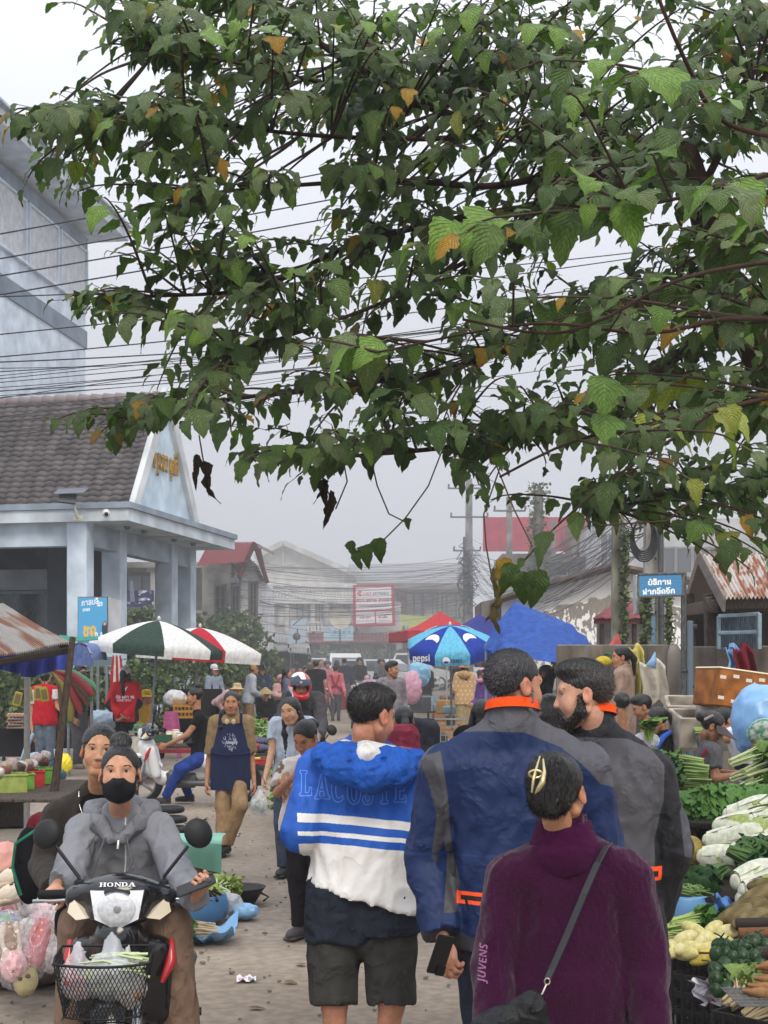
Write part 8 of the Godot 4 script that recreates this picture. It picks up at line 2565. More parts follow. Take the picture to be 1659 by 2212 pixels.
		part("lid",MB.new().lathe([[0.0,h+0.02],[0.05,h+0.018],[0.052,h],[0.0,h]],12).done(),mat([hx("a8242c"),hx("e0ded8"),hx("e0ded8"),hx("3a3a3a"),hx("cfc6b0"),hx("cfc6b0"),hx("a8242c"),hx("b9b4ab")][k],0.4),jr)
	P=thing("cooking_pot","steel pot with loop handle at the left of the counter","pot",ct.call(298,22.7))
	part("pot",MB.new().lathe([[0.0,0],[0.13,0],[0.14,0.16],[0.15,0.17],[0.13,0.17],[0.12,0.03],[0.0,0.02]],18).done(),metal(hx("8f9296"),0.35),P)
	part("handle",MB.new().tube([Vector3(0.14,0.12,0),Vector3(0.2,0.14,0),Vector3(0.14,0.16,0)],0.01).done(),metal(hx("8f9296"),0.35),P)
	blob("white carrier bag beside the steel pot","plastic_bag","bag",ct.call(300,23.2,0.1),Vector3(0.11,0.12,0.1),mat(hx("c9cbd0"),0.4),0.2)
	blob("blue white bags heaped on the ground behind the capped man","plastic_bag","bag",V(218,1555,25.5),Vector3(0.35,0.18,0.2),mat(hx("9fb2c4"),0.4),0.2)
	solo("green_cloth",MB.new().slab(10,3,func(s:float,t:float):return G(328+44*s,21.7,0.6+0.12*t),Vector3(0,0,0.01)).done(),mat(hx("3c6b52"),0.9,{"tex":"streak","tri":6.0}),"green striped cloth folded over the counter front","cloth")
	P=thing("plastic_chair","pink plastic chair back behind the counter","chair",G(372,27.0))
	part("backrest",MB.new().slab(8,6,func(s:float,t:float):return Vector3((s-0.5)*(0.34-0.1*t),0.42+0.42*t,0.12*(s-0.5)*(s-0.5)*4),Vector3(0,0,0.015)).done(),plastic(hx("c46a9c")),P)
	part("seat",MB.new().box(Vector3(0,0.42,0.2),Vector3(0.38,0.03,0.38)).done(),plastic(hx("c46a9c")),P)
	for s in 4:
		part("leg",MB.new().bar(Vector3(0.16*(1 if s & 1 else -1),0,0.2+0.16*(1 if s & 2 else -1)),Vector3(0.15*(1 if s & 1 else -1),0.42,0.2+0.15*(1 if s & 2 else -1)),0.03,0.03).done(),plastic(hx("c46a9c")),P)
	crate("yellow crate of fruit beyond the counter",G(404,30.5,0.55),Vector3(0.5,0.4,0.4),hx("c08a2c"),0)
	solo("dark_cabinet",MB.new().box(G(395,31.2,0.27),Vector3(1.3,0.54,0.6)).box(G(400,32.5,0.75),Vector3(1.6,0.7,0.4)).done(),wood(hx("35322f")),"dark cabinet under the yellow crate","cabinet")
	blob("white sack on the dark cabinet","sack","sack",G(378,30.6,0.95),Vector3(0.26,0.2,0.2),cloth(hx("cfcfd2")),0.15)
	for k in 16:
		var d:float=24.0+k*0.85
		var px:float=540+k*5.0-(k % 2)*26+rf(-4,4)
		greens("bunch of fresh greens in the row along the left of the street",G(px,d,0.28),yawb(rf(0,360)),0.55,0.2,hx("a9bf7c"),[hx("6f9a3c"),hx("5d8a34"),hx("82a84a"),hx("4f7a34")][k % 4],10,0.6,"greens in the left row")
	for k in 4:
		table(["low plank table under the near end of the greens","second low table of the greens row","third low table of the greens row","far low table of the greens row"][k],G(520+k*18,24.0+k*3.6),G(585+k*14,24.0+k*3.6),1.4,0.25,wood(hx("5f5650")))
	for k in 12:
		var c:Color=[hx("cfd0da"),hx("b8a0b0"),hx("8f9ac0"),hx("d9d4cc"),hx("c25a78"),hx("5a5a72")][k % 6]
		blob("folded garment in the heap of clothes beyond the apron woman","folded_clothes","clothes",G(512+(k % 6)*9,22.6+(k/6)*0.9,0.46+0.05*(k/6)),Vector3(0.2,0.07,0.16),cloth(c),0.14,0.0,"heap of clothes")
	solo("clothes_table",MB.new().box(G(532,23.0,0.36),Vector3(0.75,0.05,1.2)).box(G(516,23.0,0.18),Vector3(0.05,0.33,1.0)).box(G(549,23.0,0.18),Vector3(0.05,0.33,1.0)).done(),wood(hx("57504a")),"low table under the heap of clothes","table")
	crate("red tray of yellow flowers before the greens row",G(552,21.6,0.3),Vector3(0.36,0.07,0.3),hx("a82c34"),10,false)
	for k in 14:
		blob("yellow flower head on the red tray","flower","flower",G(543+(k % 7)*2.7,21.6,0.38)+Vector3(0,0,0.1*(k/7)),Vector3(0.03,0.02,0.03),mat(hx("c9a83c"),0.7),0.1,0.0,"yellow flowers")
	for st in 2:
		for k in 9:
			greens(["flat bundle of mustard greens in the tall stack left of the hooded man","flat bundle of mustard greens in the stack behind the hooded man's shoulder"][st],G([687,912][st]+rf(-3,3),[14.8,15.2][st]+(k % 2)*0.1,0.3+k*0.052-(0.18 if st else 0.0)),yawb(rf(-18,18)+(180 if k % 2 else 0))*eul(0,0,rf(-3,3)),0.46,0.1,hx("b3c97e"),[hx("86ad4a"),hx("769e40"),hx("97ba58")][k % 3],12,0.2,["left mustard stack","right mustard stack"][st])
		crate(["dark crate under the left mustard stack","dark crate under the right mustard stack"][st],G([687,912][st],[14.8,15.2][st]),Vector3(0.7,0.28-0.16*st,0.5),hx("26282a"),8)
func slipper(label:String,at:Vector3,b:Basis,c:Color,sole:Color,bagged:=true)->Node3D:
	var P:=thing("slipper",label,"slipper",at)
	P.basis=b
	var f:=Field.new(Vector3(-0.09,-0.02,-0.16),Vector3(0.09,0.12,0.17),0.009)
	f.cap(Vector3(0,0.03,0.06),Vector3(0,0.03,-0.1),0.056,0.045,0.02,Vector3.UP,2.2)
	part("sole",field_mesh(f.mesh()),mat(sole,0.8),P)
	f=Field.new(Vector3(-0.09,0.0,-0.16),Vector3(0.09,0.14,0.17),0.009)
	f.ell(Vector3(0,0.055,0.065),Vector3(0.056,0.05,0.085),0.02)
	f.cap(Vector3(0.035,0.055,-0.02),Vector3(0.03,0.05,-0.12),0.016,0.016,0.03)
	f.cap(Vector3(-0.035,0.055,-0.02),Vector3(-0.03,0.05,-0.12),0.016,0.016,0.03)
	f.ell(Vector3(0,0.08,-0.04),Vector3(0.03,0.05,0.06),0.02,true)
	f.ripple(noise(1.0,71,2),0.005,Vector3(60,60,60),0.03)
	part("upper",field_mesh(f.mesh()),mat(c,0.95,{"rim":0.6,"bump":"fine","tri":8.0,"bs":0.3}),P)
	part("button",MB.new().ell(Vector3(0.012,0.105,0.08),Vector3(0.012,0.006,0.012)).ell(Vector3(-0.02,0.1,0.09),Vector3(0.01,0.006,0.01)).done(),mat(hx("5a3a34"),0.3),P)
	if bagged:
		f=Field.new(Vector3(-0.14,-0.05,-0.24),Vector3(0.14,0.2,0.24),0.014)
		f.ell(Vector3(0,0.05,0.0),Vector3(0.085,0.075,0.19),0.03)
		f.ripple(noise(1.0,int(at.x*90)+300,3),0.03,Vector3(16,16,16),0.08)
		part("clear_wrap",field_mesh(f.mesh()),bag(Color(0.93,0.94,0.96),0.08,0.12),P)
	return P
func ground_goods()->void:
	var S:=[[22,2060,7.6,60,24,hx("c9b6a8"),hx("8a6a50"),"brown soled bear faced slipper in a clear bag at the lower left",1],[90,2050,7.7,62,-26,hx("d98f95"),hx("cc6a6e"),"pink slipper with a button standing in a clear bag",1],[128,2030,8.0,52,-24,hx("c9c2b8"),hx("8f9a70"),"pale slipper in a crumpled clear bag right of the pink one",1],[12,1925,8.3,-18,60,hx("d9cbb8"),hx("cbb89c"),"upper cream shoe of the pair on the heap",0],[8,1960,8.1,-14,65,hx("d9cbb8"),hx("cbb89c"),"lower cream shoe of the pair on the heap",0],[70,1975,8.3,35,40,hx("cdb9b4"),hx("6a5a50"),"mauve slipper in white tissue on the heap",1],[150,1990,8.4,-58,-20,hx("a58464"),hx("8c6a48"),"brown cardboard coloured slipper sole up beside the motorcycle",0],[58,2110,7.6,40,10,hx("a59a72"),hx("7a6a4a"),"olive slipper low between the bear faced and the pink slipper",0],[18,2000,8.3,50,30,hx("d3a9ac"),hx("b08088"),"dusty pink slipper behind the grey cap",0]]
	for q in S:
		slipper(q[7],V(q[0],q[1],q[2]),eul(q[3],q[4],0)*Basis().scaled(Vector3.ONE*1.12),q[5],q[6],q[8]==1)
	blob("fluffy salmon pink garment at the left edge","garment","clothes",V(14,1888,8.6),Vector3(0.13,0.2,0.14),mat(hx("cf968c"),0.95,{"rim":0.7,"bump":"fine","tri":6.0,"bs":0.3}),0.2)
	blob("round blue grey knitted cap on the slipper heap","knitted_cap","cap",V(10,2005,7.9),Vector3(0.1,0.09,0.1),cloth(hx("7d8aa0")),0.08)
	blob("heap of bagged slippers underneath the upper ones","goods_heap","goods",G(40,8.35,0.16),Vector3(0.5,0.2,0.4),mat(hx("7f746e"),0.6,{"tex":"stain","tri":3.0}),0.14)
	blob("crumpled clear bag over white tissue behind the pink slipper","plastic_bag","bag",V(105,1970,8.2),Vector3(0.17,0.09,0.12),bag(hx("e3e3ea"),0.5),0.25)
	for k in 7:
		var q:Array=[[112,2068,7.7],[140,2062,7.9],[160,2040,8.1],[96,1985,8.1],[132,1965,8.3],[30,2088,7.5],[60,2015,7.9]][k]
		blob(["small white bag low beside the pink slipper","pale bag against the motorcycle's front","white tissue bag right of the slipper heap","pinkish bag above the pink slipper","white bag at the top right of the slipper heap","pale pink bag low at the left edge","cream bag between the two slippers"][k],"plastic_bag","bag",V(q[0],q[1],q[2]),Vector3(0.075,0.085,0.07),mat([hx("d9d3d6"),hx("c9c0bc"),hx("e0dde2"),hx("d8aeb2"),hx("dcd8dc"),hx("d9a9ac"),hx("d3c6b6")][k],0.35,{"spec":0.6}),0.3)
	solo("green_tag",MB.new().slab(4,3,func(s:float,t:float):return V(2+18*s,1992-14*t-6*s,7.7)+Vector3(0,0.01*sin(s*6),0),Vector3(0,0,0.003)).done(),mat(hx("4f9a3c"),0.5),"green leaf shaped tag on the slipper heap","tag")
	var P:=thing("blue_sheet","pale blue plastic sheet under the coriander on the ground","sheet",G(445,9.6))
	part("film",MB.new().slab(16,12,func(s:float,t:float):
		var q:=Vector2((s-0.5)*2,(t-0.5)*2)
		return Vector3(q.x*0.19,0.02+0.11*pow(q.length()*0.75,3.0)+0.02*sin(q.angle()*9),-q.y*0.22),Vector3(0,0.003,0)).done(),mat(hx("7fb0d8"),0.35,{"back":Color(0.3,0.4,0.5)}),P)
	for k in 3:
		greens(["front bunch of coriander on the blue sheet","middle bunch of coriander on the blue sheet","back bunch of coriander on the blue sheet"][k],G(472-k*4,9.45+k*0.14,0.06),yawb(180+k*12),0.34,0.08,hx("b9a58a"),hx("5c8a36"),18,0.5)
	P=thing("soil_sack","open blue sack of dark loose roots beside the motorcycle","sack",G(424,10.3))
	part("sack",MB.new().lathe([[0.1,0],[0.2,0.03],[0.22,0.13],[0.2,0.2],[0.185,0.19],[0.19,0.1],[0.0,0.06]],18,O,Basis(),0.06).done(),mat(hx("4d7fb0"),0.45),P)
	var rt:=MB.new()
	for k in 70:
		var a:=Vector3(rf(-0.17,0.17),0.14+rf(0,0.07),rf(-0.17,0.17))
		rt.tube([a,a+Vector3(rf(-0.05,0.05),rf(-0.01,0.05),rf(-0.05,0.05)),a+Vector3(rf(-0.08,0.08),rf(-0.02,0.03),rf(-0.08,0.08))],[0.012,0.008,0.003],5)
	part("roots",rt.done(),mat(hx("2e211b"),0.95),P)
	P=thing("wide_pan","wide blackened pan on the ground behind the cabbages","pan",G(508,11.2))
	part("pan",MB.new().lathe([[0.0,0],[0.15,0.0],[0.22,0.11],[0.235,0.125],[0.215,0.12],[0.15,0.03],[0.0,0.03]],24).done(),mat(hx("2b2828"),0.6),P)
	part("handle",MB.new().tube([Vector3(0.2,0.09,0.08),Vector3(0.26,0.06,0.09),Vector3(0.22,0.03,0.1)],0.009).done(),metal(hx("3a3a3a")),P)
	for k in 4:
		var hp:=greens(["left pale green lettuce on the clear bag","upper pale green lettuce on the clear bag","right pale green lettuce on the clear bag","lettuce nearest the wide pan"][k],G(455+k*13,10.9-k*0.12,0.1+0.05*(k % 2)),yawb(k*70),0.2,0.12,hx("d3dcae"),hx("a9bf62"),14,0.8)
		hp.scale=Vector3.ONE*0.9
	blob("clear bag of white vegetables before the lettuces","plastic_bag","bag",G(492,10.5,0.09),Vector3(0.12,0.1,0.1),bag(hx("dcdde0"),0.5),0.2)
	blob("pale blue bag edge right of the lettuces","plastic_bag","bag",G(525,10.5,0.05),Vector3(0.12,0.06,0.12),mat(hx("86b4d8"),0.35),0.25)
	P=thing("cloth_table","low box covered with a sea green cloth behind the motorcycle mirror","table",G(430,12.6))
	part("cloth",MB.new().slab(10,6,func(s:float,t:float):
		var a:=t*0.8
		return Vector3((s-0.5)*0.42,0.36-(0.2*(1-t/0.4)*(1.0+0.5*s) if t<0.4 else 0.0),0.16-maxf(0,t-0.4)*0.6+0.015*sin(s*20)),Vector3(0,0.004,0)).done(),mat(hx("84bda8"),0.5),P)
	part("box",MB.new().box(Vector3(-0.02,0.17,0),Vector3(0.36,0.33,0.26)).done(),wood(hx("8a6f54")),P)
	P=thing("dried_bundle","dark spiky bundle of dried herbs on the sea green cloth","herbs",G(424,12.6,0.38))
	var db:=MB.new()
	for k in 90:
		var a:=rf(-0.9,0.9)
		db.tube([Vector3(-0.08,0.04,0),Vector3(0.06+rf(0,0.05),0.05+0.1*sin(a),0.1*rf(-1,1))],[0.004,0.002],4,false)
	part("stalks",db.done(),mat(hx("2c2724"),0.9),P)
	for k in 3:
		P=thing("rubber_tyre",["upper black rubber ring standing behind the rider","lower black rubber ring behind the rider","third black rubber ring half hidden by the rider"][k],"tyre",G(372-k*5,15.2+k*0.3,0.12+0.07*k))
		var rg:=[]
		for i in 21:
			rg.append(Vector3(cos(TAU*i/20)*0.15,0,sin(TAU*i/20)*0.15))
		part("ring",MB.new().tube(rg,0.035,8,false).done(),mat(hx("202124"),0.7),P)
	blob("dark red bundle under the plank table","cloth_bundle","cloth",V(88,1790,12.5),Vector3(0.13,0.15,0.12),cloth(hx("6a1a26")),0.12)
	P=thing("shoulder_bag","large black bag with a green strap beside the passenger","bag",V(62,1870,7.6))
	part("bag_body",MB.new().ell(O,Vector3(0.08,0.2,0.09),Basis(),16,12).done(),cloth(hx("15161c")),P)
	part("strap",MB.new().tube([Vector3(0.05,0.19,0.04),Vector3(-0.05,0.12,0.075),Vector3(-0.06,0.0,0.09),Vector3(-0.02,-0.14,0.08)],0.009).done(),cloth(hx("2f7a62")),P)
	solo("carrier_bag",MB.new().tube([V(38,1885,7.9),V(34,1840,7.9),V(42,1822,7.9),V(52,1838,7.9),V(62,1850,7.9)],0.012).done(),mat(hx("7aaee0"),0.4),"blue carrier bag handles sticking up beside the black bag","bag")
	var lt:=Pic.new(64,32,hx("e3dfe4"))
	lt.p4([.1,.2,.5,.3,.45,.7,.1,.6],hx("c99ab0"))
	lt.p4([.6,.2,.9,.2,.9,.8,.6,.7],hx("8f8a94"))
	solo("paper_wrapper",MB.new().slab(6,3,func(s:float,t:float):return G(511+42*s,8.42-0.12*t,0.012+0.012*sin(s*12+t*4)),Vector3(0,0.002,0)).done(),mat(Color.WHITE,0.5,{"pic":lt.tex()}),"torn white and pink wrapper lying on the street","litter")
	var lm:=leaf_mesh(0,7)
	for k in 18:
		var d:=6.6+pow(rf(0,1),1.3)*17
		solo("fallen_leaf",lm,mat([hx("5a4a3a"),hx("6b5a3c"),hx("4a3f34")][k % 3],0.9),"small brown leaf lying on the street","leaf",G([rf(480,680),rf(400,700),rf(880,1000)][k % 3],d,0.008),yawb(rf(0,360)).scaled_local(Vector3(0.07,0.03,0.08)),"fallen leaves")
	for k in 22:
		solo("leaf_scrap",lm,mat([hx("6f8f3c"),hx("8fa85a"),hx("c9c4b8")][k % 3],0.8),"green scrap trodden into the street beside the vegetable rows","leaf",G([rf(590,720),rf(890,975)][k % 2],rf(15,30),0.012),yawb(rf(0,360)).scaled_local(Vector3(0.16,0.1,0.22)),"green scraps on the street")
func right_stalls()->void:
	var dark:=wood(hx("4f4740"))
	table("plank stall table under the chinese cabbages",G(1530,10.8),G(1420+90,8.2),1.5,0.48,dark)
	table("rear stall table under the mustard greens",G(1490,12.4),G(1480,10.9),1.7,0.62,dark)
	var pr:=napa("lowest chinese cabbage at the left corner of the pile",O,Basis())
	var sp:=[]
	var rows:=[[1512,1850,9.0],[1528,1820,9.2],[1550,1790,9.35],[1572,1765,9.55]]
	for r in 4:
		for k in [5,6,6,5][r]:
			sp.append([V(rows[r][0]+k*24+rf(-4,4),rows[r][1]-k*(1.0+r)-r*2+rf(-4,4),rows[r][2]-0.05*k),yawb(rf(-25,10))*eul(rf(0,360),0,rf(2,14))])
	for q in [[1590,1905,8.0],[1606,1925,7.9],[1625,1900,8.0],[1600,1945,7.9],[1645,1915,7.9]]:
		sp.append([V(q[0],q[1],q[2]),yawb(rf(-10,25))*eul(rf(0,360),0,6)])
	var nm:=["lowest","second","third","top"]
	piled(pr,func(i):
		if i>=22:
			return "chinese cabbage of the small near heap, number %s from the left" % ["one","two","three","four","five"][i-22]
		var r:=0 if i<5 else (1 if i<11 else (2 if i<17 else 3))
		return "chinese cabbage in the %s row of the pile, %s from its left end" % [nm[r],["first","second","third","fourth","fifth","sixth"][i-[0,5,11,17][r]]],sp)
	for k in 11:
		greens(["bundle in the dark green mustard stack before the grey tee seller"][0],V(1515+(k % 3)*12-8,1718-k*6.4,11.0-(k % 3)*0.1),yawb(170+rf(-25,25)),0.42,0.12,hx("8fa860"),[hx("4d7330"),hx("567f36"),hx("43682c")][k % 3],14,0.4,"mustard stack on the right stall")
	for k in 7:
		greens(["pale stemmed mustard bunch, lowest at the front","pale stemmed mustard bunch above the front one","pale stemmed mustard bunch in the middle of the right pile","pale stemmed mustard bunch at the right edge of the frame","upper pale stemmed mustard bunch behind the clear bag","topmost pale stemmed mustard bunch at the right edge","pale stemmed mustard bunch leaning on the topmost one"][k],V(1580+(k % 3)*30,1722-k*11,10.2+(k % 2)*0.2),yawb(20+rf(-25,25))*eul(0,0,14),0.42,0.12,hx("cdd8a4"),[hx("7da04a"),hx("6f9440")][k % 2],13,0.5)
	for k in 9:
		greens("feathery dark green herb bunch in the long row behind the cabbages",V(1500+k*21,1752-(k % 2)*12,10.1),yawb(rf(-130,-50))*eul(0,0,12),0.3,0.1,hx("6f8f4a"),[hx("4c7a30"),hx("5a8a38")][k % 2],46,1.3,"herb row on the right stall")
	for k in 6:
		greens(["dark leafy bunch hanging over the table edge","dark leafy bunch above the hanging one","dark leafy bunch between the two cabbage heaps","dark leafy bunch right of the cabbage pile","upper dark leafy bunch at the right edge","lower dark leafy bunch at the right edge"][k],V(1568+(k % 3)*30,1880-(k/3)*36-(k % 3)*8,8.5),yawb(rf(0,360))*eul(0,0,-30),0.26,0.12,hx("4a6a38"),[hx("2f5a2a"),hx("3a6630")][k % 2],34,1.2)
	var ym:=mat(hx("8f7f58"),0.85,{"tex":"stain","tri":5.0,"bump":"fine","bs":0.3})
	for k in 7:
		var q:Array=[[1612,1960,7.5],[1640,1935,7.6],[1655,1965,7.4],[1625,1985,7.3],[1660,1915,7.7],[1598,1975,7.4],[1648,1990,7.3]][k]
		solo("yam",MB.new().ell(O,Vector3(0.12,0.048,0.05),Basis(),14,10).done(),ym if k % 2 else mat(hx("77693f"),0.8,{"tex":"stain","tri":5.0}),["brown yam at the left of the heap","upper brown yam of the heap","large brown yam at the right edge","front yam with a green end","brown yam under the near cabbages","small yam on the blue sheet","lowest yam at the right edge"][k],"yam",V(q[0],q[1],q[2]),eul(0,rf(-20,40),rf(-5,20)))
	for k in 5:
		var q:Array=[[1590,1997,7.0],[1596,2018,6.9],[1602,2036,6.85],[1612,2052,6.8],[1635,2058,6.7]][k]
		var a:=V(q[0],q[1],q[2])
		solo("wood_log",MB.new().tube([a,a+Vector3(0.3,0.01,0.03),a+Vector3(0.62,0.02,0.05)],[0.03,0.033,0.03],10).done(),mat([hx("4f4540"),hx("a8734a"),hx("3f3733"),hx("9a6844"),hx("5a5148")][k],0.9,{"tex":"streak","tri":6.0,"bump":"fine","bs":0.4}),["topmost dark bark log of the stack","split orange log below the topmost","dark log in the middle of the stack","lower split orange log","lowest grey log at the right edge"][k],"log",O)
	for k in 3:
		crate(["left black plastic crate under the pink bowl","front black plastic crate at the lower right","black crate behind the pink bowl"][k],[G(1505,7.75),G(1560,7.2),G(1560,8.0)][k],Vector3(0.4,0.29,0.34),hx("1d1c1f"),[52,52,40][k])
	var P:=thing("pink_bowl","wide shallow dusky pink bowl of yellow squash on the black crates","bowl",V(1522,2085,7.35))
	P.position.y=0.32
	part("bowl",MB.new().lathe([[0.0,0],[0.13,0.0],[0.21,0.06],[0.215,0.068],[0.2,0.062],[0.12,0.012],[0.0,0.012]],28).done(),plastic(hx("8f4a5c"),0.35),P)
	var sq:=MB.new().ell(O,Vector3(0.075,0.036,0.036),Basis(),16,10).ell(Vector3(0.074,0,0),Vector3(0.006,0.007,0.007),Basis(),6,4)
	var sqm:=sq.done()
	for k in 12:
		var q:Array=[[1450,2050,80,1],[1470,2052,60,0],[1500,2048,0,1],[1482,2060,130,1],[1535,2050,10,1],[1520,2030,40,0],[1550,2034,0,1],[1482,2026,20,0],[1500,2010,140,1],[1540,2008,40,1],[1572,2012,10,0],[1520,2068,0,2]][k]
		solo("yellow_squash",sqm,mat([hx("ddd59a"),hx("d8cf8a"),hx("d9c65a")][q[3]],0.4,{"tex":"soft","tri":7.0}),["pale squash upright at the left of the bowl","pale squash second from the left","front left pale squash","pale leaning squash in front","right front squash of the bowl","squash in the middle of the heap","long pale squash at the right","greenish squash at the back left","topmost squash at the left","topmost squash at the right","long squash behind at the right","bright yellow squash at the front"][k],"squash",V(q[0],q[1],7.25+0.1*(2040-q[1])/40.0),eul(0,q[2],rf(-10,25)))
	var gr:=mat(hx("2f4f2c"),0.35,{"tex":"stain","tri":9.0})
	for k in 30:
		var q:=Vector2(1548+(k % 6)*20+rf(-7,7),2040+(k/6)*26+rf(-7,7))
		if q.x>1630 and q.y>2095:q-=Vector2(60,20)
		solo("green_gourd",MB.new().ell(O,Vector3(0.034,0.04,0.034)*rf(0.85,1.15),Basis(),12,9).tube([Vector3(0,0.036,0),Vector3(0.01,0.06,0),Vector3(0.03,0.075,0.01)],0.004,5).done(),gr,"small dark green round gourd on its stalk in the cluster at the lower right","gourd",V(q.x,q.y,6.75-(q.y-2040)*0.0025),eul(rf(-40,40),rf(0,360),rf(-40,40)),"cluster of green gourds")
	for k in 9:
		var q:Array=[[1632,2090],[1645,2098],[1628,2112],[1650,2116],[1616,2128],[1640,2132],[1655,2140],[1604,2140],[1640,2152]][k]
		var a:=V(q[0],q[1],6.2)
		solo("cassava_root",MB.new().tube([O,Vector3(0.07,0.02,0.02),Vector3(0.15,0.03,0.03),Vector3(0.2,0.05,0.04)],[0.008,0.026,0.03,0.012],9).done(),mat(hx("b08358"),0.8,{"tex":"stain","tri":6.0}),"tan finger shaped root in the heap on the wire tray at the right edge","root",a,eul(0,rf(-30,30),rf(-25,5)),"tan roots")
	P=thing("wire_tray","wire mesh tray under the tan roots","tray",V(1640,2135,6.2))
	var wt:=MB.new()
	for k in 14:
		wt.tube([Vector3(-0.12+k*0.025,-0.03,0.2),Vector3(-0.12+k*0.025,-0.03,-0.15)],0.0025,4,false)
		wt.tube([Vector3(-0.13,-0.03,-0.15+k*0.027),Vector3(0.22,-0.03,-0.15+k*0.027)],0.0025,4,false)
	part("wires",wt.done(),metal(hx("77797c")),P).set_meta("kind","stuff")
	crate("dark crate under the wire tray at the right edge",G(1680,6.3),Vector3(0.42,0.3,0.36),hx("1d1c1f"),40)
	for k in 3:
		greens(["bundle of pale rooted garlic chives at the lower right","second rooted bundle below the gourds","parsley bunch at the bottom right corner"][k],[V(1575,2185,6.4),V(1600,2180,6.4),V(1615,2215,6.2)][k],yawb([20,60,0][k])*eul(0,0,20),0.26,0.12,hx("b9a888"),[hx("93a860"),hx("8aa458"),hx("4f8434")][k],22,0.7)
	var np:=Pic.new(64,64,hx("d6d3dc"))
	for k in 4:
		np.p4([0.2*k+.1,0,0.2*k+.12,0,0.2*k+.12,.6,0.2*k+.1,.6],hx("77747f"))
	np.p4([.5,.7,.62,.7,.62,.9,.5,.9],hx("a8283a"))
	solo("newspaper",MB.new().slab(8,8,func(s:float,t:float):return V(1492+46*s+20*(1-t),2170-55*t,6.7-0.1*s)+Vector3(0.02*sin(t*11),0,0.04*sin(s*9+t*7)),Vector3(0,0,0.002)).done(),mat(Color.WHITE,0.8,{"pic":np.tex()}),"crumpled printed paper hanging from the front crate","paper")
	P=thing("bean_bag","open blue plastic bag full of green beans","bag",V(1480,1962,8.3))
	part("bag_wall",MB.new().lathe([[0.05,-0.12],[0.14,-0.1],[0.165,0.0],[0.15,0.07],[0.155,0.085],[0.13,0.07],[0.14,0.0],[0.1,-0.08]],26,O,Basis(),0.07).done(),mat(hx("6fa4d8"),0.35,{"back":Color(0.3,0.4,0.5),"spec":0.6}),P)
	var bn:=MB.new()
	for k in 60:
		var a:=rf(0,TAU)
		var c:=Vector3(rf(-0.1,0.1),0.07+rf(0,0.05),rf(-0.1,0.1))
		bn.tube([c-Vector3(cos(a),-0.02,sin(a))*0.06,c+Vector3(0,0.012,0),c+Vector3(cos(a),rf(-0.1,0.2),sin(a))*0.06],[0.003,0.006,0.003],6)
	part("beans",bn.done(),mat(hx("6f8a4a"),0.5),P)
	for k in 7:
		greens("bunch of celery leaves with pale stalks below the bean bag",V(1432+(k % 4)*8,2040-(k % 4)*13-(k/4)*12,7.9),yawb(rf(-8,14)),0.36,0.09,hx("9db46a"),[hx("4f7f34"),hx("5b8c3c")][k % 2],20,0.5,"celery bunches below the bean bag")
	solo("blue_plastic",MB.new().slab(10,6,func(s:float,t:float):return V(1545+50*s,1975-45*t+20*s,7.9)+Vector3(0,0.012*sin(s*14),0.03*sin(t*9+s*5)),Vector3(0,0,0.003)).done(),mat(hx("4a78b8"),0.4),"torn blue plastic sheet hanging below the near cabbages","sheet")
	solo("papaya",MB.new().ell(O,Vector3(0.07,0.09,0.07),eul(0,0,14),16,12).done(),mat(hx("b9a04a"),0.4,{"tex":"stain","tri":4.0}),"yellow green papaya behind the dark jacket's elbow","papaya",V(1497,1836,9.2))
	crate("black crate under the bean bag",G(1505,8.5),Vector3(0.44,0.26,0.36),hx("1d1c1f"),45)
	P=thing("orange_foam_box","orange taped foam box stacked crookedly by the wall","box",V(1590,1492,13.2))
	part("box",MB.new().box(O,Vector3(0.62,0.33,0.42),eul(0,18,-7),0.015).done(),mat(hx("b06a26"),0.6,{"tex":"stain","tri":2.0}),P)
	part("rim",MB.new().box(eul(0,18,-7)*Vector3(0,0.168,0),Vector3(0.63,0.022,0.43),eul(0,18,-7),0.01).done(),mat(hx("cfc0a0"),0.8),P)
	for k in 10:
		part("white_label",MB.new().box(eul(0,18,-7)*Vector3(-0.27+(k % 5)*0.13,[0.09,-0.11][k/5]+0.02*(k % 2),0.211),Vector3(0.06,0.03,0.004),eul(0,18,-7)).done(),mat(hx("d9cfc0"),0.7),P)
	var foam:=mat(hx("b9b0a2"),0.9,{"tex":"stain","tri":1.6})
	var bx:=func(n:String,label:String,c:Vector3,s:Vector3,b:Basis)->void:
		var B:=thing(n,label,"box",c)
		B.basis=b
		for k in 4:
			var ln:float=s.x if k % 2==0 else s.z-0.07
			part("side",MB.new().box(yawb(k*90)*Vector3(0,s.y/2,(s.z if k % 2==0 else s.x)/2-0.02),Vector3(ln,s.y,0.04),yawb(k*90),0.01).done(),foam,B)
		part("base",MB.new().box(Vector3(0,0.02,0),Vector3(s.x,0.04,s.z)).done(),foam,B)
	bx.call("foam_box","grey white foam box under the orange one",V(1590,1560,13.3),Vector3(0.6,0.34,0.45),eul(0,12,-4))
	bx.call("foam_box","open pale foam box behind the blue collared woman",V(1498,1582,14.3),Vector3(0.55,0.32,0.42),eul(14,-6,0))
	bx.call("foam_box","nearer open foam box with greens inside",V(1510,1610,13.4),Vector3(0.5,0.3,0.4),eul(12,6,0))
	greens("bright greens lying in the nearer foam box",V(1500,1583,13.1),yawb(0),0.4,0.1,hx("9fb86a"),hx("4f8a34"),12,0.5)
	greens("tuft of curly greens held before the blue collared woman",V(1408,1600,13.0),eul(0,0,80),0.2,0.12,hx("8fb05a"),hx("6f9a44"),18,0.9)
	blob("white plastic bag below the tuft of curly greens","plastic_bag","bag",V(1395,1600,13.1),Vector3(0.13,0.08,0.1),bag(hx("d5dbe2"),0.6),0.22)
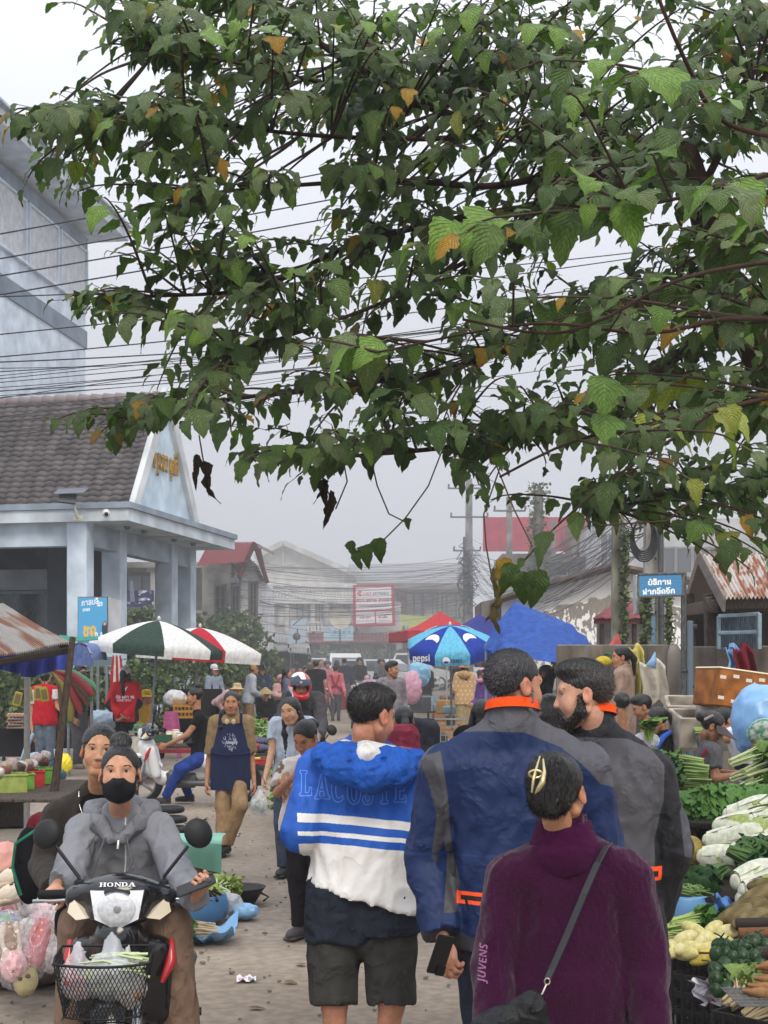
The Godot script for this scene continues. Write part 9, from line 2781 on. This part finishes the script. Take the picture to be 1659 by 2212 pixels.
	blob("large pale blue plastic sack at the right edge","plastic_sack","sack",V(1640,1560,12.0),Vector3(0.24,0.34,0.25),mat(hx("7eb0e2"),0.35,{"back":Color(0.3,0.4,0.5),"spec":0.6}),0.12)
	solo("blue_bag_tip",MB.new().tube([V(1405,1440,16.3),V(1412,1425,16.3),V(1415,1408,16.3)],[0.06,0.035,0.005],7).done(),mat(hx("8ab4dc"),0.4),"pale blue bag tip above the white sack","bag")
	var drape:=func(n:String,label:String,x0:float,x1:float,top:float,bot:float,d:float,c:Color)->void:
		var m:=mat(c,0.75,{"bump":"fold","tri":1.5,"bs":1.2,"spec":0.3})
		solo(n,MB.new().slab(14,16,func(s:float,t:float):
			var y:=bot+(top-bot)*minf(t/0.85,1.0)
			return V(lerpf(x0,x1,s)+4*sin(t*6),y+6*sin(s*7),d)+Vector3(0,0.02*sin(s*11),0.05*sin(s*13+t*2)-maxf(0.0,t-0.85)*1.6),Vector3(0,0,0.015)).done(),m,label,"cloth")
	drape.call("yellow_sack","pale yellow sack draped over the concrete wall",1362,1394,1398,1508,16.6,hx("bdb366"))
	drape.call("white_sack","crumpled white sack hanging on the concrete wall before the steel post",1384,1440,1430,1520,16.3,hx("d6cfc2"))
	drape.call("red_jacket","dark red padded jacket thrown over the wall",1585,1630,1398,1470,14.7,hx("6e1a28"))
	drape.call("blue_bag","pale blue carrier bag hung over the wall beside the red jacket",1570,1602,1398,1445,14.8,hx("8db6dc"))
	P=thing("folded_umbrella","folded salmon pink umbrella leaning over the wall","umbrella",V(1316,1415,17.2))
	for k in 4:
		part("fold",MB.new().tube([Vector3(0.1,0.24,0),Vector3(0.02+k*0.03,0.05,0.03*(k % 2)),Vector3(-0.16+k*0.05,-0.22,0)],[0.015,0.06,0.035],7).done(),cloth([hx("c96a6a"),hx("b85a5e")][k % 2]),P)
	part("tie",MB.new().tube([Vector3(-0.06,0.02,0.08),Vector3(0.1,-0.01,0.09)],0.012).done(),cloth(hx("3f8a6a")),P)
	solo("teal_cloth",MB.new().slab(8,4,func(s:float,t:float):return V(1190+34*s,1436-32*t,22.4)+Vector3(0,0,0.04*sin(s*15)),Vector3(0,0,0.008)).done(),cloth(hx("3f9a80")),"teal cloth hanging behind the raised hands","cloth")
	solo("hat",MB.new().ell(V(1303,1430,17.0),Vector3(0.1,0.07,0.1)).done(),cloth(hx("c9b23c")),"yellow cap on the wall beside the pink umbrella","cap")
	crate("dark box of greens beside the striped tee",G(1520,12.3,0.3),Vector3(0.4,0.2,0.3),hx("5a6a70"),5,false)
	solo("purple_shallots",MB.new().ell(V(1470,1728,10.6),Vector3(0.12,0.04,0.06)).ell(V(1490,1732,10.5),Vector3(0.1,0.035,0.06)).done(),mat(hx("4a3040"),0.6,{"tex":"stain","tri":9.0}),"dark purple shallots below the mustard stack","vegetables")

# the tree over the street
func leaf_mesh(kind:int,rows:=9)->ArrayMesh:
	var mb:=MB.new()
	mb.sheet(4,rows,func(u:float,t:float):
		var e:=(u-0.5)*2.0
		var w:=0.40*pow(sin(PI*pow(t,0.62)),0.8)*(1.0-0.2*t) if t>0.0 and t<1.0 else 0.0
		if kind==1:
			w+=0.13*exp(-pow((t-0.24)/0.1,2.0))-0.09*exp(-pow((t-0.46)/0.08,2.0))
		if kind==2:
			w+=(0.15 if e>0 else -0.02)*exp(-pow((t-0.3)/0.1,2.0))-(0.1 if e>0 else 0.0)*exp(-pow((t-0.5)/0.08,2.0))
		w*=1.0+(0.07 if roundi(t*rows) % 2 else -0.05)
		var back:=-0.09*absf(e)*exp(-pow(t/0.18,2.0))
		var x:=e*w
		return Vector3(x,(0.22-0.16*kind*0.5)*absf(x)-0.36*t*t+0.035*sin(t*15.0+kind*2.0+e*2.0)*absf(e),t+back))
	return mb.done()
func leaf_textures()->void:
	var a:=Image.create(96,160,false,Image.FORMAT_RGB8)
	var b:=Image.create(96,160,false,Image.FORMAT_RGB8)
	var n:=noise(0.05,41,3)
	for y in 160:
		for x in 96:
			var e:=absf(x-47.5)/48.0
			var t:=1.0-y/160.0
			var mid:=exp(-pow(e/0.035,2.0))
			var ph:=fposmod((t-e*0.42)*8.0,1.0)
			var side:=exp(-pow((ph-0.5)/0.09,2.0))*(1.0-e*0.5)
			var q:=0.80+0.13*n.get_noise_2d(x,y)+0.16*maxf(mid,side*0.8)-0.07*exp(-pow((ph-0.3)/0.15,2.0))
			a.set_pixel(x,y,Color(minf(q*1.02,1),minf(q,1),minf(q*0.92,1)))
			var hgt:=0.5+0.3*sin(ph*TAU-PI/2)-0.3*maxf(mid,side)
			b.set_pixel(x,y,Color(hgt,hgt,hgt))
	tx.leaf=ImageTexture.create_from_image(a)
	tx.leaf_bump=ImageTexture.create_from_image(b)
func leaf_mat(c:Color,vc:=false)->StandardMaterial3D:
	var o:={"tex":"leaf","bump":"leaf_bump","bs":0.5,"back":Color(0.56,0.74,0.22),"spec":0.4}
	if vc:
		o.vc=true
	return mat(c,0.5,o)
func build_tree()->void:
	leaf_textures()
	var T:=thing("tree","broad leafed tree spreading over the whole street with trunk beyond the right edge","tree",G(1960,9.0))
	var at:=T.position
	var bark:=mat(hx("4d3b33"),0.9,{"tex":"stain","tri":2.0,"bump":"strand","bs":0.5,"spec":0.15})
	var trunk:=[[1960,2070,9.0],[1920,1500,9.0],[1790,1000,8.9],[1650,760,8.8],[1560,600,8.6],[1510,420,8.5],[1480,300,8.4]]
	var limbs:=[
		[[1500,400,8.5],[1390,360,8.4],[1250,335,8.3],[1110,290,8.2],[950,240,8.1],[800,165,8.0],[680,85,7.9],[560,-20,7.8],0.075,0.018],
		[[1495,330,8.5],[1330,290,8.6],[1180,195,8.7],[960,150,8.8],[820,130,8.9],0.06,0.02],
		[[1420,370,8.4],[1250,430,8.2],[1000,470,8.0],[760,530,7.8],[560,620,7.6],[330,640,7.5],0.05,0.01],
		[[1300,345,8.3],[1080,400,8.0],[860,390,7.7],[640,400,7.5],[420,420,7.4],0.04,0.01],
		[[1560,600,8.6],[1380,660,8.4],[1190,720,8.2],[960,800,8.0],[760,830,7.8],[520,860,7.6],[290,900,7.5],0.055,0.01],
		[[1650,760,8.8],[1520,735,8.5],[1380,830,8.3],[1200,900,8.1],[1000,960,7.9],[760,985,7.7],0.07,0.012],
		[[1790,1000,8.9],[1640,1050,8.6],[1480,1060,8.3],[1300,1090,8.0],0.06,0.012],
		[[1510,420,8.5],[1600,250,8.3],[1720,60,8.1],0.035,0.02],
		[[1110,290,8.2],[900,300,7.8],[650,290,7.5],[400,260,7.3],[160,250,7.2],0.03,0.008],
		[[950,240,8.1],[700,180,7.7],[480,130,7.4],[300,110,7.3],0.025,0.008],
		[[1250,430,8.2],[900,620,7.5],[640,720,7.2],[480,760,7.1],0.03,0.008],
		[[1700,560,6.2],[1480,600,5.6],[1300,690,5.2],[1180,720,5.0],[1000,690,4.9],0.016,0.006],
		[[1700,300,5.5],[1560,260,5.1],[1480,130,4.9],[1400,-60,4.8],0.016,0.008],
		[[1700,850,6.6],[1480,900,6.0],[1250,950,5.6],[1080,1030,5.4],0.018,0.006],
		[[1720,360,5.8],[1500,420,5.2],[1330,450,4.8],[1200,440,4.6],0.015,0.006],
		[[1700,690,6.6],[1560,690,6.0],[1400,720,5.7],[1150,700,5.5],[820,760,5.4],0.02,0.005],
	]
	var tp:=[]
	for q in trunk:
		tp.append(V(q[0],q[1],q[2])-at)
	tp[0].y=0.0
	part("trunk",MB.new().tube(tp,[0.26,0.22,0.17,0.14,0.11,0.08,0.05],12).done(),bark,T)
	var pts:=[]
	for l in limbs:
		var a:=[]
		var r:=[]
		var n:int=l.size()-2
		for i in n:
			a.append(V(l[i][0],l[i][1],l[i][2])-at)
		var c:=Curve3D.new()
		for i in n:
			var tn:Vector3=(a[mini(i+1,n-1)]-a[maxi(i-1,0)])*0.18
			c.add_point(a[i],-tn,tn)
		var bk:=[]
		for p in c.tessellate_even_length(4,0.12):
			bk.append(p)
		for i in bk.size():
			r.append(0.75*lerpf(l[n],l[n+1],sqrt(float(i)/bk.size())))
			if i % 2==0:
				pts.append(bk[i])
		part("limb",MB.new().tube(bk,r,8).done(),bark,T)
	var crown:=PackedVector2Array()
	var out:=[130,-40,270,30,205,100,330,160,120,195,25,235,30,280,330,330,60,360,60,420,330,450,400,480,275,470,300,520,260,590,420,640,140,640,150,690,400,720,480,790,300,850,130,890,170,950,420,955,500,1005,640,1000,690,1040,760,985,900,950,980,990,1060,1110,1150,1090,1170,1000,1250,1090,1400,1100,1480,1080,1500,1160,1600,1225,1760,1250,1760,-60]
	for i in range(0,out.size(),2):
		crown.append(Vector2(out[i],out[i+1]))
	var tips:=[]
	for s in [[18,245,7.2,9],[40,262,7.25,8],[100,235,7.2,9],[60,385,7.4,9],[120,370,7.4,8],[205,105,7.3,8],[260,92,7.3,8],[135,5,7.6,8],[240,5,7.6,8],[275,465,7.5,9],[340,455,7.5,8],[255,545,7.4,9],[310,535,7.4,8],[135,650,7.4,9],[180,640,7.4,9],[260,640,7.4,9],[125,905,7.5,9],[170,895,7.5,9],[240,900,7.5,9],[300,860,7.6,8],[430,545,7.4,8],[420,800,7.2,7],[640,1030,7.7,7],[500,985,7.7,7],[1060,1080,7.7,6],[1180,1000,7.6,7],[1130,1215,6.6,4],[1290,1120,7.5,5],[1370,1150,7.2,5],[1560,1220,7.6,8],[1620,1230,7.6,8],[1500,1150,7.8,8],
		[1010,190,4.6,7],[1120,150,4.6,7],[1230,200,4.5,7],[1330,180,4.6,7],[1190,400,4.5,7],[1270,430,4.5,7],[910,520,4.8,7],[1010,500,4.7,6],[1110,560,5.0,7],[1400,330,4.8,7],[1480,230,4.7,7],[1560,400,5.0,6],[1490,640,5.3,6],[1350,680,5.3,6],[1560,880,5.6,6],[1480,1030,5.3,6],[1600,960,5.2,5],[1360,960,5.5,6],[1200,880,5.5,6],[1240,800,5.6,6],[720,740,5.6,5],[640,740,5.6,5]]:
		tips.append(s)
	var tr:=RandomNumberGenerator.new()
	tr.seed=77
	while tips.size()<690:
		var q:=Vector2(tr.randf_range(30,1740),pow(tr.randf(),1.0)*1270-40)
		if Geometry2D.is_point_in_polygon(q,crown):
			var hole:=false
			for h in [[960,130,60,50],[560,800,45,50],[900,730,50,40],[330,560,40,30],[1180,620,40,30],[620,470,70,30],[230,300,60,28],[420,100,40,30],[500,380,60,22],[700,900,40,30],[860,500,45,20],[1040,850,50,30],[1500,720,40,40],[1090,330,40,25],[1300,560,30,40],[760,280,40,25],[1390,560,30,40],[1130,1010,45,50]]:
				if absf(q.x-h[0])<h[2] and absf(q.y-h[1])<h[3]:
					hole=true
			if not hole:
				tips.append([q.x,q.y,tr.randf_range(6.4,9.6),tr.randi_range(9,14)])
	var hub:Vector3=V(1560,520,8.6)-at
	var twigs:=MB.new()
	var pet:=MB.new()
	var leaves:=[]
	for s in tips:
		var e:Vector3=V(s[0],s[1],s[2])-at
		var best:Vector3=pts[0]
		var bd:=1e9
		for p in pts:
			var g:Vector3=p-e
			var d:float=sqrt(g.x*g.x+g.z*g.z+5.0*g.y*g.y)+0.8*maxf(0.0,(p-hub).length()-(e-hub).length()+0.3)+(0.5 if g.length()<0.3 else 0.0)
			if d<bd:
				bd=d
				best=p
		var back:=(best-e)
		if back.length()<0.25:
			back=(hub-e).normalized()*0.35
			best=e+back
		var m1:=e.lerp(best,0.45)+Vector3(0,0.05*back.length(),0)
		var cv:=Curve3D.new()
		cv.add_point(e,O,Vector3(0,0.05,0)+back*0.15)
		cv.add_point(m1,-back*0.18,back*0.18)
		cv.add_point(best,-back*0.15,O)
		var line:=[]
		for p in cv.tessellate_even_length(3,0.09):
			line.append(p)
		var rr:=[]
		for i in line.size():
			rr.append(lerpf(0.0035,0.009 if s[2]>6 else 0.006,float(i)/line.size()))
		twigs.tube(line,rr,5,false)
		var len:=cv.get_baked_length()
		var reach:=minf(len,0.7)
		for k in s[3]:
			var f:float=(k+tr.randf()*0.6)/s[3]*reach
			var p:=cv.sample_baked(f)
			var ax:=(cv.sample_baked(minf(f+0.05,len))-p).normalized()
			var side:=ax.cross(Vector3.UP).normalized()*(1.0 if k % 2 else -1.0)
			if k==0:
				side=-ax
			var pd:=(side*0.8-ax*0.35+Vector3(0,tr.randf_range(-0.5,0.35),0)+Vector3(tr.randf_range(-0.3,0.3),0,tr.randf_range(-0.3,0.3))).normalized()
			var q:=p+pd*tr.randf_range(0.03,0.075)
			var size:=(0.055+0.1*pow(tr.randf(),1.3))*(0.86 if s[2]>7 else (1.1 if s[2]<6 else 1.05))*(0.75 if k==0 else 1.0)
			var dd:=(pd*0.6-ax*0.25+Vector3(0,-tr.randf_range(0.1,0.95),0)).normalized()
			var up:=(pd*0.4+Vector3(0,0.8,0)+Vector3(tr.randf_range(-0.4,0.4),0,tr.randf_range(-0.2,0.8))).normalized()
			up=(up-dd*up.dot(dd)).normalized()
			var bs:=Basis(up.cross(dd),up,dd).scaled_local(Vector3(tr.randf_range(0.85,1.15),tr.randf_range(0.5,1.5),1)*size)
			pet.tube([p,q],[0.002,0.0016],4,false)
			var w:=q+at
			var inside:=absf(w.x/-w.z)<0.26 and (w.y-EYE)/-w.z<0.46
			leaves.append([Transform3D(bs,q),tr.randi() % 3,size/-w.z if inside else 0.0,tr.randf()])
	part("twigs",twigs.done(),mat(hx("3f322b"),0.9),T).set_meta("kind","stuff")
	part("leaf_stalks",pet.done(),mat(hx("66613c"),0.8),T).set_meta("kind","stuff")
	leaves.sort_custom(func(a,b):return a[2]>b[2])
	var shapes:=[leaf_mesh(0,13),leaf_mesh(1,13),leaf_mesh(2,13)]
	var cols:=[hx("6b8a4c"),hx("5b7a42"),hx("768a5e"),hx("4f6e3a"),hx("80a84c"),hx("647d50")]
	var special:=[hx("a8b84a"),hx("c29a34"),hx("9aa545"),hx("8a5d2a")]
	var fm:=[]
	for c in cols+special:
		fm.append(leaf_mat(c))
	for i in 300:
		var l:Array=leaves[i]
		var k:=int(l[3]*1000) % 6
		var pos:Vector3=l[0].origin+at
		var px:=CX+pos.x/-pos.z*F
		var py:=HY-(pos.y-EYE)/-pos.z*F
		if px>1380 and py>820 and py<1150 and l[3]<0.55:
			k=6 if l[3]<0.35 else 8
		elif pos.z>-6.0 and l[3]<0.7:
			k=[0,4,2,4][int(l[3]*1000) % 4]
		elif l[3]>0.985:
			k=7
		var o:=part("leaf",shapes[l[1]],fm[k],T)
		o.transform=l[0]
	var xf:=[[],[],[]]
	for i in range(300,leaves.size()):
		xf[leaves[i][1]].append(leaves[i][0])
	var fl:=[cols[0],cols[1],cols[2],cols[3],cols[5],cols[0],cols[1],cols[3],cols[2],cols[5],cols[1],cols[4],cols[0],cols[3],cols[1],cols[2],cols[5],cols[3],cols[0],cols[1],cols[2],cols[3],cols[4],cols[0],cols[1],cols[2],cols[5],cols[3],cols[0],cols[1],cols[2],cols[5],special[1],special[2]]
	for k in 3:
		scatter("foliage",shapes[k] if k else leaf_mesh(0,9),xf[k],fl,T,leaf_mat(Color.WHITE,true))
	var hang:=MB.new()
	for l in [[[985,900,7.6],[960,960,7.5],[925,1050,7.5],[875,1120,7.5],[830,1165,7.5],[770,1185,7.5]],[[800,985,7.6],[815,1050,7.5],[840,1110,7.5],[880,1130,7.5]],[[1080,1010,7.4],[1045,1110,7.2],[1050,1180,7.2],[1070,1290,7.2]],[[1070,1000,7.4],[1110,1100,7.0],[1150,1180,6.8]],[[1230,1110,6.8],[1300,1135,6.7],[1440,1125,6.6],[1520,1060,6.6]],[[740,985,7.5],[750,1040,7.5],[725,1100,7.5]],[[430,940,7.5],[440,1000,7.5],[455,1050,7.5]]]:
		var a:=[]
		for q in l:
			a.append(V(q[0],q[1],q[2])-at)
		hang.tube(a,0.004,5,false)
	part("hanging_twigs",hang.done(),mat(hx("5a4636"),0.9),T).set_meta("kind","stuff")
	var dry:=leaf_mat(hx("8a7a5a"))
	for q in [[760,1170,7.5,0.09,0],[790,1180,7.5,0.1,0],[820,1165,7.5,0.11,0],[770,1190,7.5,0.09,0],[880,1120,7.5,0.05,0],[1068,1230,7.2,0.12,1],[1072,1280,7.2,0.14,1],[1065,1310,7.2,0.13,1],[425,985,7.5,0.12,2],[445,1000,7.5,0.14,2],[448,1030,7.5,0.13,2],[420,1020,7.5,0.08,2],[700,1040,7.6,0.14,2],[712,1065,7.6,0.15,2],[708,1090,7.6,0.12,2],[695,1030,7.6,0.12,2],[1160,1235,6.7,0.15,0],[1100,1220,6.8,0.13,0],[1130,1240,6.7,0.14,0],[1085,1210,6.9,0.14,3]]:
		var o:=part("leaf",shapes[tr.randi() % 3],[fm[1],dry,leaf_mat(hx("4a3a30")),fm[7]][q[4]],T,V(q[0],q[1],q[2])-at)
		var nar:=0.45 if q[4] in [1,2] else 1.0
		o.basis=eul(78+tr.randf_range(-14,14),tr.randf_range(-60,60),tr.randf_range(-20,20)).scaled_local(Vector3(nar,2.0,1)*q[3])
